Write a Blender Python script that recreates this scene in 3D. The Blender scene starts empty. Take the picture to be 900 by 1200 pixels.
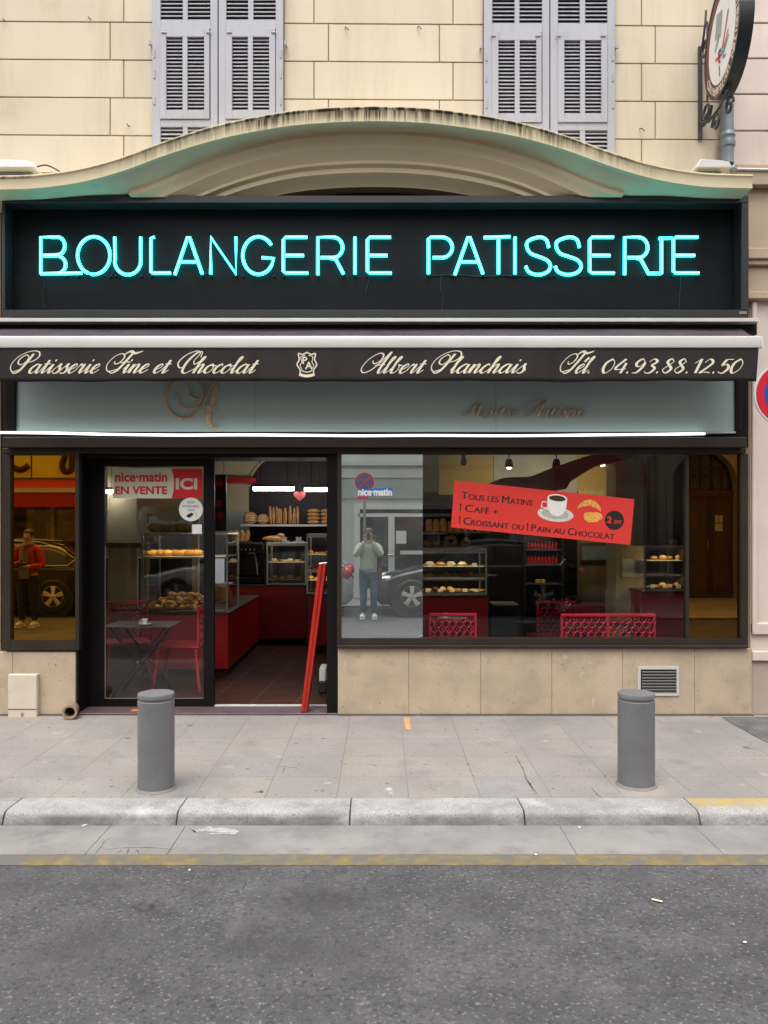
import bpy, bmesh, math, random
from mathutils import Vector, Matrix
random.seed(7)
PI = math.pi
R = math.radians
S = bpy.context.scene
COL = S.collection
# ---------------------------------------------------------------- camera, world, sun, exposure
CAMY, CZ, F, VX, HY = -7.2, 1.69, 936.0, 447.0, 618.0
cam_d = bpy.data.cameras.new("camera"); cam = bpy.data.objects.new("camera", cam_d); COL.objects.link(cam)
cam.location = (0, CAMY, CZ); cam.rotation_euler = (R(90), 0, 0)
cam_d.sensor_fit = 'VERTICAL'; cam_d.sensor_height = 36; cam_d.lens = 36*F/1200
cam_d.shift_x = 3/1200; cam_d.shift_y = 18/1200
cam_d.clip_start = .05; cam_d.clip_end = 600
S.camera = cam
W = bpy.data.worlds.new("World"); S.world = W; W.use_nodes = True
nt = W.node_tree
bg = nt.nodes['Background']; sky = nt.nodes.new('ShaderNodeTexSky'); sky.sky_type = 'NISHITA'; sky.sun_disc = False
SUN_EL, SUN_AZ = R(66), R(196)
sky.sun_elevation = SUN_EL; sky.sun_rotation = SUN_AZ; sky.dust_density = 6; sky.ozone_density = .6; sky.air_density = 1
hs = nt.nodes.new('ShaderNodeHueSaturation'); hs.inputs['Saturation'].default_value = .30
nt.links.new(sky.outputs[0], hs.inputs['Color']); nt.links.new(hs.outputs[0], bg.inputs[0]); bg.inputs[1].default_value = .15
sl = bpy.data.lights.new("sun", 'SUN'); so = bpy.data.objects.new("sun", sl); COL.objects.link(so)
sl.energy = 1.4; sl.angle = R(80); sl.color = (1, .95, .88)
# direction towards the sun: azimuth measured from +y clockwise
sd = Vector((math.sin(SUN_AZ)*math.cos(SUN_EL), math.cos(SUN_AZ)*math.cos(SUN_EL), math.sin(SUN_EL)))
so.rotation_euler = sd.to_track_quat('Z', 'Y').to_euler(); so.location = (0, -20, 30)
S.view_settings.view_transform = 'Standard'; S.view_settings.look = 'None'
S.view_settings.exposure = .70; S.view_settings.gamma = 1
S.render.engine = 'CYCLES'
S.cycles.use_denoising = True; S.cycles.max_bounces = 8; S.cycles.transparent_max_bounces = 16
S.cycles.glossy_bounces = 4; S.cycles.diffuse_bounces = 3
S.cycles.sample_clamp_indirect = 4; S.cycles.caustics_reflective = False; S.cycles.caustics_refractive = False

def X(px, y=0): return (px-VX)*(y-CAMY)/F
def Z(py, y=0): return CZ-(py-HY)*(y-CAMY)/F
def P(px, py, y=0): return Vector((X(px, y), y, Z(py, y)))

# ---------------------------------------------------------------- mesh builder
ONE_EACH = {'side_pane', 'transom_post', 'plinth_backing', 'hinge', 'wall_hook', 'mirror_clip', 'door_jamb', 'drainpipe', 'wheel_arch', 'roof_rail', 'mullion', 'button', 'lamp_shield', 'panel_joint', 'board_joint', 'printed_spot', 'ears', 'tube_holder'}   # built as one object per piece
class MB:
    def __init__(s): s.bm = bmesh.new()
    def _merge(s, b):
        me = bpy.data.meshes.new('tmp'); b.to_mesh(me); b.free(); s.bm.from_mesh(me); bpy.data.meshes.remove(me)
    def box(s, x0, x1, y0, y1, z0, z1, bev=0, seg=1, M=None):
        if x0 > x1: x0, x1 = x1, x0
        if y0 > y1: y0, y1 = y1, y0
        if z0 > z1: z0, z1 = z1, z0
        b = bmesh.new(); bmesh.ops.create_cube(b, size=1)
        for v in b.verts: v.co = Vector(((x0+x1)/2+v.co.x*(x1-x0), (y0+y1)/2+v.co.y*(y1-y0), (z0+z1)/2+v.co.z*(z1-z0)))
        if bev: bmesh.ops.bevel(b, geom=b.edges[:], offset=min(bev, .45*min(x1-x0, y1-y0, z1-z0)), segments=seg, affect='EDGES', profile=.5)
        if M is not None: b.transform(M)
        s._merge(b); return s
    def prism(s, pts, vec, bev=0):
        b = bmesh.new(); f = b.faces.new([b.verts.new(Vector(p)) for p in pts]); v = Vector(vec)
        r = bmesh.ops.extrude_face_region(b, geom=[f])
        for q in r['geom']:
            if isinstance(q, bmesh.types.BMVert): q.co += v
        bmesh.ops.recalc_face_normals(b, faces=b.faces[:])
        if bev: bmesh.ops.bevel(b, geom=b.edges[:], offset=bev, segments=1, affect='EDGES', profile=.5)
        s._merge(b); return s
    def face(s, pts):
        s.bm.faces.new([s.bm.verts.new(Vector(p)) for p in pts]); return s
    def tube(s, pts, r, n=8, closed=False):
        pts = [Vector(p) for p in pts]; m = len(pts)
        rs = r if isinstance(r, (list, tuple)) else [r]*m
        rings = []; prev = None
        for i, p in enumerate(pts):
            if closed: t = pts[(i+1) % m]-pts[i-1]
            else: t = pts[min(i+1, m-1)]-pts[max(i-1, 0)]
            if t.length < 1e-9: t = Vector((0, 0, 1))
            t.normalize()
            if prev is None:
                a = Vector((0, 0, 1)) if abs(t.z) < .9 else Vector((1, 0, 0))
                u = t.cross(a).normalized()
            else:
                u = prev-t*prev.dot(t)
                u = u.normalized() if u.length > 1e-6 else t.orthogonal().normalized()
            prev = u; w = t.cross(u)
            rings.append([s.bm.verts.new(p+(u*math.cos(2*PI*k/n)+w*math.sin(2*PI*k/n))*rs[i]) for k in range(n)])
        for i in range(m if closed else m-1):
            a, b = rings[i], rings[(i+1) % m]
            for k in range(n): s.bm.faces.new((a[k], a[(k+1) % n], b[(k+1) % n], b[k]))
        if not closed:
            s.bm.faces.new(rings[0][::-1]); s.bm.faces.new(rings[-1])
        return s
    def lathe(s, prof, c=(0, 0, 0), n=32, M=None):
        c = Vector(c); rings = []
        for r, z in prof:
            if r < 1e-6: rings.append([s.bm.verts.new(c+(Vector((0, 0, z)) if M is None else M @ Vector((0, 0, z))))])
            else:
                q = [Vector((r*math.cos(2*PI*k/n), r*math.sin(2*PI*k/n), z)) for k in range(n)]
                rings.append([s.bm.verts.new(c+(v if M is None else M @ v)) for v in q])
        for a, b in zip(rings, rings[1:]):
            if len(a) == 1 and len(b) == 1: continue
            for k in range(n):
                if len(a) == 1: s.bm.faces.new((a[0], b[k], b[(k+1) % n]))
                elif len(b) == 1: s.bm.faces.new((a[k], b[0], a[(k+1) % n]))
                else: s.bm.faces.new((a[k], b[k], b[(k+1) % n], a[(k+1) % n]))
        return s
    def ball(s, c, r, nu=16, nv=10, M=None):
        r = r if isinstance(r, (tuple, list)) else (r, r, r)
        b = bmesh.new(); bmesh.ops.create_uvsphere(b, u_segments=nu, v_segments=nv, radius=1)
        for v in b.verts: v.co = Vector((v.co.x*r[0], v.co.y*r[1], v.co.z*r[2]))
        if M is not None: b.transform(M)
        for v in b.verts: v.co += Vector(c)
        s._merge(b); return s
    def loft(s, rows, uv=False, caps=False):
        vr = [[s.bm.verts.new(Vector(p)) for p in row] for row in rows]
        lay = s.bm.loops.layers.uv.verify() if uv else None
        for i in range(len(vr)-1):
            for j in range(len(vr[0])-1):
                q = (vr[i][j], vr[i][j+1], vr[i+1][j+1], vr[i+1][j])
                f = s.bm.faces.new(q)
                if uv:
                    for lp, (a, b2) in zip(f.loops, ((i, j), (i, j+1), (i+1, j+1), (i+1, j))):
                        lp[lay].uv = (a/(len(vr)-1), b2/(len(vr[0])-1))
        if caps:
            s.bm.faces.new(vr[0]); s.bm.faces.new(vr[-1][::-1])
        return s
    def mesh(s, me, M=None):
        b = bmesh.new(); b.from_mesh(me)
        if M is not None: b.transform(M)
        s._merge(b); return s
    def recalc(s): bmesh.ops.recalc_face_normals(s.bm, faces=s.bm.faces[:]); return s
    def islands(s):
        seen = set(); out = []
        for v in s.bm.verts:
            if v in seen: continue
            st = [v]; seen.add(v); isl = []
            while st:
                a = st.pop(); isl.append(a)
                for e in a.link_edges:
                    b = e.other_vert(a)
                    if b not in seen: seen.add(b); st.append(b)
            out.append(isl)
        return out
    def build(s, name, mat, parent=None, smooth=35, recalc=True, origin=None):
        if name in ONE_EACH:
            isl = s.islands()
            if len(isl) > 1:
                res = []
                for group in isl:
                    keep = set(group); c = s.bm.copy(); idx = {v.index for v in keep} if False else None
                    s.bm.verts.index_update(); ids = {v.index for v in keep}; c.verts.ensure_lookup_table(); c.verts.index_update()
                    bmesh.ops.delete(c, geom=[v for v in c.verts if v.index not in ids], context='VERTS')
                    m = MB(); m.bm.free(); m.bm = c; res.append(m._build1(name, mat, parent, smooth, recalc, origin))
                s.bm.free(); return res[0]
        return s._build1(name, mat, parent, smooth, recalc, origin)
    def _build1(s, name, mat, parent=None, smooth=35, recalc=True, origin=None):
        if recalc: bmesh.ops.recalc_face_normals(s.bm, faces=s.bm.faces[:])
        off = Vector(origin) if origin is not None else Vector()
        if parent is not None:
            r = parent
            while r.parent: r = r.parent
            off = Vector(r.location)
        if off.length: bmesh.ops.translate(s.bm, verts=s.bm.verts[:], vec=-off)
        me = bpy.data.meshes.new(name); s.bm.to_mesh(me); s.bm.free()
        me.materials.append(mat)
        if smooth:
            me.polygons.foreach_set('use_smooth', [True]*len(me.polygons)); me.set_sharp_from_angle(angle=R(smooth))
        o = bpy.data.objects.new(name, me); COL.objects.link(o)
        if parent is not None: o.parent = parent
        elif origin is not None: o.location = off
        return o

def tag(o, label=None, cat=None, group=None, kind=None):
    for k, v in (('label', label), ('category', cat), ('group', group), ('kind', kind)):
        if v: o[k] = v
    return o
def thing(name, loc, label, cat, group=None):
    o = bpy.data.objects.new(name, None); COL.objects.link(o); o.location = loc; o.empty_display_size = .1
    return tag(o, label, cat, group)
def copy_tree(o, parent=None):
    c = o.copy(); COL.objects.link(c)
    if parent is not None: c.parent = parent
    for ch in list(o.children): copy_tree(ch, c)
    return c

# ---------------------------------------------------------------- materials
def pm(name, col, rough=.6, metal=0, var=.12, scale=4, bump=.0, bscale=80, spec=.5, stretch=(1, 1, 1), dirt=None, dscale=2, dthr=.55, emit=None, es=0, coat=0):
    m = bpy.data.materials.new(name); m.use_nodes = True; t = m.node_tree; b = t.nodes['Principled BSDF']
    b.inputs['Roughness'].default_value = rough; b.inputs['Metallic'].default_value = metal; b.inputs['Specular IOR Level'].default_value = spec
    b.inputs['Coat Weight'].default_value = coat
    tc = t.nodes.new('ShaderNodeTexCoord'); mp = t.nodes.new('ShaderNodeMapping'); mp.inputs['Scale'].default_value = stretch
    t.links.new(tc.outputs['Object'], mp.inputs[0]); vec = mp.outputs[0]
    n = t.nodes.new('ShaderNodeTexNoise'); n.inputs['Scale'].default_value = scale; n.inputs['Detail'].default_value = 6; t.links.new(vec, n.inputs['Vector'])
    rp = t.nodes.new('ShaderNodeValToRGB'); rp.color_ramp.elements[0].position = .3; rp.color_ramp.elements[1].position = .7
    rp.color_ramp.elements[0].color = [c*(1-var) for c in col]+[1]; rp.color_ramp.elements[1].color = [min(1, c*(1+var)) for c in col]+[1]
    t.links.new(n.outputs[0], rp.inputs[0]); out = rp.outputs[0]
    if dirt:
        n2 = t.nodes.new('ShaderNodeTexNoise'); n2.inputs['Scale'].default_value = dscale; n2.inputs['Detail'].default_value = 9; n2.inputs['Roughness'].default_value = .65
        t.links.new(vec, n2.inputs['Vector'])
        r2 = t.nodes.new('ShaderNodeValToRGB'); r2.color_ramp.elements[0].position = dthr; r2.color_ramp.elements[1].position = min(1, dthr+.2)
        r2.color_ramp.elements[0].color = (0, 0, 0, 1); t.links.new(n2.outputs[0], r2.inputs[0])
        mx = t.nodes.new('ShaderNodeMix'); mx.data_type = 'RGBA'; t.links.new(r2.outputs[0], mx.inputs[0]); t.links.new(out, mx.inputs[6]); mx.inputs[7].default_value = list(dirt)+[1]
        out = mx.outputs[2]
    t.links.new(out, b.inputs['Base Color'])
    if bump:
        n3 = t.nodes.new('ShaderNodeTexNoise'); n3.inputs['Scale'].default_value = bscale; n3.inputs['Detail'].default_value = 4; t.links.new(vec, n3.inputs['Vector'])
        bp = t.nodes.new('ShaderNodeBump'); bp.inputs['Strength'].default_value = bump; bp.inputs['Distance'].default_value = .01
        t.links.new(n3.outputs[0], bp.inputs['Height']); t.links.new(bp.outputs[0], b.inputs['Normal'])
    if emit:
        b.inputs['Emission Color'].default_value = list(emit)+[1]; b.inputs['Emission Strength'].default_value = es
    m['out'] = 1
    return m
def weather(m, island=.05, streak=None, st=(7, 7, .5), lo=.52, hi=.75, amt=.6):
    """stone-to-stone variation and rain streaks that belong to the surface"""
    t, b = nodes_of(m); src = b.inputs['Base Color'].links[0].from_socket
    g = t.nodes.new('ShaderNodeNewGeometry'); r = t.nodes.new('ShaderNodeMapRange'); r.inputs['To Min'].default_value = 1-island; r.inputs['To Max'].default_value = 1+island; t.links.new(g.outputs['Random Per Island'], r.inputs['Value'])
    mu = t.nodes.new('ShaderNodeMix'); mu.data_type = 'RGBA'; mu.blend_type = 'MULTIPLY'; mu.inputs[0].default_value = 1; t.links.new(src, mu.inputs[6]); t.links.new(r.outputs[0], mu.inputs[7]); src = mu.outputs[2]
    if streak:
        tc = t.nodes.new('ShaderNodeTexCoord'); mp = t.nodes.new('ShaderNodeMapping'); mp.inputs['Scale'].default_value = st; t.links.new(tc.outputs['Object'], mp.inputs[0])
        n = t.nodes.new('ShaderNodeTexNoise'); n.inputs['Scale'].default_value = 1; n.inputs['Detail'].default_value = 7; n.inputs['Roughness'].default_value = .65; t.links.new(mp.outputs[0], n.inputs['Vector'])
        q = t.nodes.new('ShaderNodeMapRange'); q.inputs['From Min'].default_value = lo; q.inputs['From Max'].default_value = hi; q.inputs['To Max'].default_value = amt; t.links.new(n.outputs[0], q.inputs['Value'])
        mx = t.nodes.new('ShaderNodeMix'); mx.data_type = 'RGBA'; t.links.new(q.outputs[0], mx.inputs[0]); t.links.new(src, mx.inputs[6]); mx.inputs[7].default_value = list(streak)+[1]; src = mx.outputs[2]
    t.links.new(src, b.inputs['Base Color'])
def nodes_of(m): return m.node_tree, m.node_tree.nodes['Principled BSDF']
def glass_mat(name, tint=(1, 1, 1), f0=.045, rough=0, dust=0):
    m = bpy.data.materials.new(name); m.use_nodes = True; t = m.node_tree
    for n in list(t.nodes):
        if n.type != 'OUTPUT_MATERIAL': t.nodes.remove(n)
    out = [n for n in t.nodes if n.type == 'OUTPUT_MATERIAL'][0]
    tr = t.nodes.new('ShaderNodeBsdfTransparent'); tr.inputs[0].default_value = list(tint)+[1]
    gl = t.nodes.new('ShaderNodeBsdfGlossy'); gl.inputs['Roughness'].default_value = rough; gl.inputs[0].default_value = (1, 1, 1, 1)
    lw = t.nodes.new('ShaderNodeLayerWeight'); lw.inputs['Blend'].default_value = .5
    pw = t.nodes.new('ShaderNodeMath'); pw.operation = 'POWER'; pw.inputs[1].default_value = 5; t.links.new(lw.outputs['Facing'], pw.inputs[0])
    ma = t.nodes.new('ShaderNodeMath'); ma.operation = 'MULTIPLY_ADD'; ma.inputs[1].default_value = 1-f0; ma.inputs[2].default_value = f0; t.links.new(pw.outputs[0], ma.inputs[0])
    mx = t.nodes.new('ShaderNodeMixShader'); t.links.new(ma.outputs[0], mx.inputs[0]); t.links.new(tr.outputs[0], mx.inputs[1]); t.links.new(gl.outputs[0], mx.inputs[2])
    last = mx.outputs[0]
    if dust:
        df = t.nodes.new('ShaderNodeBsdfDiffuse'); df.inputs[0].default_value = (.6, .6, .6, 1)
        m2 = t.nodes.new('ShaderNodeMixShader'); m2.inputs[0].default_value = dust; t.links.new(last, m2.inputs[1]); t.links.new(df.outputs[0], m2.inputs[2]); last = m2.outputs[0]
    t.links.new(last, out.inputs[0])
    return m
def emit_mat(name, col, st):
    m = bpy.data.materials.new(name); m.use_nodes = True; t = m.node_tree; b = t.nodes['Principled BSDF']
    b.inputs['Base Color'].default_value = [.04*c for c in col]+[1]; b.inputs['Specular IOR Level'].default_value = .2; b.inputs['Emission Color'].default_value = list(col)+[1]; b.inputs['Emission Strength'].default_value = st
    return m
def mirror_mat(name, col, dust, dcol):
    m = bpy.data.materials.new(name); m.use_nodes = True; t = m.node_tree
    for n in list(t.nodes):
        if n.type != 'OUTPUT_MATERIAL': t.nodes.remove(n)
    out = [n for n in t.nodes if n.type == 'OUTPUT_MATERIAL'][0]
    g = t.nodes.new('ShaderNodeBsdfGlossy'); g.inputs[0].default_value = list(col)+[1]; g.inputs['Roughness'].default_value = .004
    d = t.nodes.new('ShaderNodeBsdfDiffuse'); d.inputs[0].default_value = list(dcol)+[1]
    tc = t.nodes.new('ShaderNodeTexCoord'); nz = t.nodes.new('ShaderNodeTexNoise'); nz.inputs['Scale'].default_value = 3; nz.inputs['Detail'].default_value = 8; t.links.new(tc.outputs['Object'], nz.inputs['Vector'])
    mr = t.nodes.new('ShaderNodeMapRange'); mr.inputs['From Min'].default_value = .3; mr.inputs['From Max'].default_value = .75; mr.inputs['To Min'].default_value = dust*.6; mr.inputs['To Max'].default_value = dust*1.5
    t.links.new(nz.outputs[0], mr.inputs['Value'])
    mx = t.nodes.new('ShaderNodeMixShader'); t.links.new(mr.outputs[0], mx.inputs[0]); t.links.new(g.outputs[0], mx.inputs[1]); t.links.new(d.outputs[0], mx.inputs[2]); t.links.new(mx.outputs[0], out.inputs[0])
    return m

M = {}
M['cream'] = pm('cream_render', (.61, .535, .41), .85, var=.05, scale=1.5, bump=.15, bscale=120, dirt=(.50, .40, .27), dscale=1.1, dthr=.58)
weather(M['cream'], .035, (.46, .38, .26), (5, 5, .6), .50, .80, .55)
M['joint'] = pm('joint_mortar', (.30, .225, .14), .9)
M['pinkstone'] = pm('pink_stone', (.62, .53, .48), .85, var=.07, scale=2, bump=.2, bscale=90, dirt=(.40, .33, .28), dscale=2.5, dthr=.62)
weather(M['pinkstone'], .05, (.42, .35, .31), (6, 6, .7), .52, .8, .6)
M['tanstone'] = pm('tan_stone', (.44, .34, .25), .85, var=.1, scale=3, bump=.2, bscale=90)
M['shutter'] = pm('lavender_grey_paint', (.38, .385, .425), .55, var=.05, scale=3, bump=.05, bscale=60, dirt=(.27, .28, .32), dscale=6, dthr=.66)
weather(M['shutter'], .05, (.30, .30, .33), (14, 14, 1.2), .52, .72, .55)
M['shade'] = pm('window_void_shade', (.085, .07, .062), .9)
M['dark'] = pm('dark_void', (.012, .010, .010), .9, var=.1)
M['bronze'] = pm('dark_bronze_aluminium', (.034, .025, .019), .42, metal=.2, spec=.35, var=.15, scale=3, bump=.02)
M['blackmetal'] = pm('black_metal', (.005, .0045, .0045), .45, spec=.2, var=.2)
M['board'] = pm('black_signboard', (.0055, .0070, .0085), .55, spec=.14, var=.25, scale=2.5, bump=.03, bscale=15, stretch=(.6, 1, 2))
M['frame'] = pm('sign_frame', (.019, .020, .024), .4, var=.12, scale=4)
M['alu'] = pm('pale_aluminium', (.62, .61, .58), .35, metal=.25, var=.05, scale=3, dirt=(.40, .38, .34), dscale=4, dthr=.64)
M['fabric'] = pm('plum_awning_fabric', (.014, .0085, .009), .85, var=.25, scale=6, bump=.15, bscale=300, stretch=(1, 1, .25), dirt=(.035, .026, .026), dscale=3, dthr=.58)
M['cloth_top'] = pm('plum_awning_top', (.05, .03, .045), .7, var=.3, scale=4)
M['ivory'] = pm('ivory_print', (.66, .60, .47), .7, var=.08, scale=20)
M['gold'] = pm('gold_letter', (.62, .46, .26), .4, metal=.35, var=.15, scale=30)
M['goldblack'] = pm('tarnished_letter', (.55, .43, .30), .5, metal=.1, var=.3, scale=25)
M['teal'] = pm('grey_green_enamel', (.37, .49, .475), .22, var=.06, scale=1.2, spec=.5, dirt=(.17, .22, .21), dscale=9, dthr=.7, stretch=(.5, 1, 1))
M['red'] = pm('red_laminate', (.42, .010, .014), .35, var=.12, scale=2)
M['redplastic'] = pm('red_plastic', (.48, .014, .035), .3, var=.06, scale=4)
M['redpaint'] = pm('red_paint', (.40, .016, .009), .4, var=.12, scale=8)
M['white'] = pm('white_paint', (.74, .74, .72), .5, var=.04)
M['grey'] = pm('bollard_grey', (.17, .175, .185), .5, var=.10, scale=5, bump=.06, bscale=40, dirt=(.12, .12, .125), dscale=5, dthr=.63, metal=.1)
weather(M['grey'], .03, (.095, .095, .10), (26, 26, 5), .60, .72, .6); weather(M['grey'], .0, (.30, .30, .31), (60, 60, 30), .70, .74, .7)
M['chrome'] = pm('chrome', (.75, .75, .75), .18, metal=1, var=.04)
M['steel'] = pm('brushed_steel', (.45, .45, .45), .3, metal=.9, var=.06)
M['zinc'] = pm('zinc_pipe', (.23, .26, .29), .5, metal=.3, var=.2, scale=6)
M['iron'] = pm('wrought_iron', (.035, .03, .04), .5, var=.2)
M['glass'] = glass_mat('shop_glass', (.95, .97, .96), .030)
M['caseglass'] = glass_mat('case_glass', (.97, .98, .98), .025)
M['bronze_mirror'] = mirror_mat('bronze_mirror', (.50, .25, .042), .004, (.3, .2, .1))
M['bronze_mirror_dim'] = mirror_mat('dimmed_bronze_mirror', (.27, .135, .03), .006, (.3, .2, .1))  # same bronze glass, tint darkened so its reflection reads dimmer
M['mirror'] = mirror_mat('dusty_mirror', (.86, .92, .91), .085, (.55, .60, .60))
M['tube'] = emit_mat('fluorescent_tube', (1, .96, .96), 26)
M['neoncore'] = emit_mat('neon_core', (.20, 1, 1), 2.8)
M['led'] = emit_mat('led_strip', (1, .98, 1), 2.2)
M['neon'] = emit_mat('neon_cyan', (.022, .86, .88), 4.8)
M['warm'] = emit_mat('warm_case_lamp', (1, .72, .36), 16)
M['warm2'] = emit_mat('croissant_lamp', (1, .74, .40), 34)
M['clay'] = pm('clay_pipe', (.30, .22, .15), .8, var=.2, scale=10)
M['plumtile'] = pm('plum_threshold', (.10, .065, .075), .5, var=.2, scale=6)
M['crust'] = pm('bread_crust', (.50, .25, .08), .6, var=.35, scale=14, bump=.3, bscale=40)
M['pastry'] = pm('golden_pastry', (.76, .43, .12), .45, var=.35, scale=18, bump=.3, bscale=50)
M['cream_food'] = pm('cream_icing', (.78, .68, .48), .5, var=.15, scale=12)
M['choc'] = pm('dark_chocolate', (.05, .025, .015), .4, var=.2)
M['porcelain'] = pm('white_porcelain', (.78, .77, .74), .2, var=.03)
M['wallcream'] = pm('shop_cream_wall', (.55, .47, .30), .8, var=.06, scale=2)
M['mustard'] = pm('shop_mustard_wall', (.50, .36, .13), .8, var=.08, scale=2)
M['darkwall'] = pm('shop_dark_wall', (.018, .013, .012), .6, var=.3)
M['ceil'] = pm('shop_ceiling', (.70, .69, .68), .8, var=.04)
M['wood'] = pm('dark_wood', (.10, .05, .025), .5, var=.3, scale=3, stretch=(6, 6, .6))
M['paper'] = pm('white_paper', (.74, .74, .72), .7, var=.03)
M['black'] = pm('black_print', (.012, .010, .010), .5, var=.1)
M['rubber'] = pm('black_rubber', (.016, .016, .017), .7, var=.2)
M['carblack'] = pm('black_car_paint', (.006, .006, .007), .2, var=.1, spec=.35)
M['carsilver'] = pm('silver_car_paint', (.55, .58, .60), .28, metal=.4, var=.03, coat=1)
M['carglass'] = pm('car_glass', (.02, .024, .026), .05, var=.1, spec=.8)
M['lamp_clear'] = pm('clear_lamp', (.62, .64, .66), .1, metal=.5, var=.1)
M['lamp_red'] = pm('red_lamp', (.55, .02, .03), .15, var=.1)
# ---------------------------------------------------------------- writing
_fc = {}
def text_bm(s, bold=0, ext=.0, shear=0, sp=1):
    c = bpy.data.curves.new('t', 'FONT'); c.body = s; c.size = 1; c.offset = bold; c.extrude = ext; c.shear = shear; c.space_character = sp; c.resolution_u = 4
    o = bpy.data.objects.new('t', c); me = bpy.data.meshes.new_from_object(o); bpy.data.objects.remove(o); bpy.data.curves.remove(c)
    return me
def put_text(mb, s, c, width=None, height=None, right=(1, 0, 0), up=(0, 0, 1), bold=0, depth=.001, shear=0, sp=1, align='C', conv=None):
    """adds the words to a mesh builder, fitted to width and/or height (metres) about centre c"""
    me = text_bm(s, bold, 0, shear, sp)
    vs = [v.co for v in me.vertices]
    x0, x1 = min(v.x for v in vs), max(v.x for v in vs); y0, y1 = min(v.y for v in vs), max(v.y for v in vs)
    sx = width/(x1-x0) if width else None; sy = height/(y1-y0) if height else None
    if sx is None: sx = sy
    if sy is None: sy = sx
    r, u = Vector(right).normalized(), Vector(up).normalized(); n = r.cross(u); c = Vector(c)
    cx = (x0+x1)/2 if align == 'C' else (x0 if align == 'L' else x1)
    for v in me.vertices:
        a, b = (v.co.x-cx)*sx, (v.co.y-(y0+y1)/2)*sy
        v.co = c+r*a+u*b+n*depth
    mb.mesh(me); bpy.data.meshes.remove(me)
    return (x1-x0)*sx
def catmull(pts, k=8, closed=False):
    p = [Vector((a[0], a[1], a[2] if len(a) > 2 else 0)) for a in pts]; out = []
    n = len(p)
    for i in range(n-1):
        a, b, c, d = p[max(i-1, 0)], p[i], p[i+1], p[min(i+2, n-1)]
        for j in range(k):
            t = j/k
            out.append(.5*((2*b)+(c-a)*t+(2*a-5*b+4*c-d)*t*t+(3*b-3*c+d-a)*t**3))
    out.append(p[-1]); return out
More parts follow.
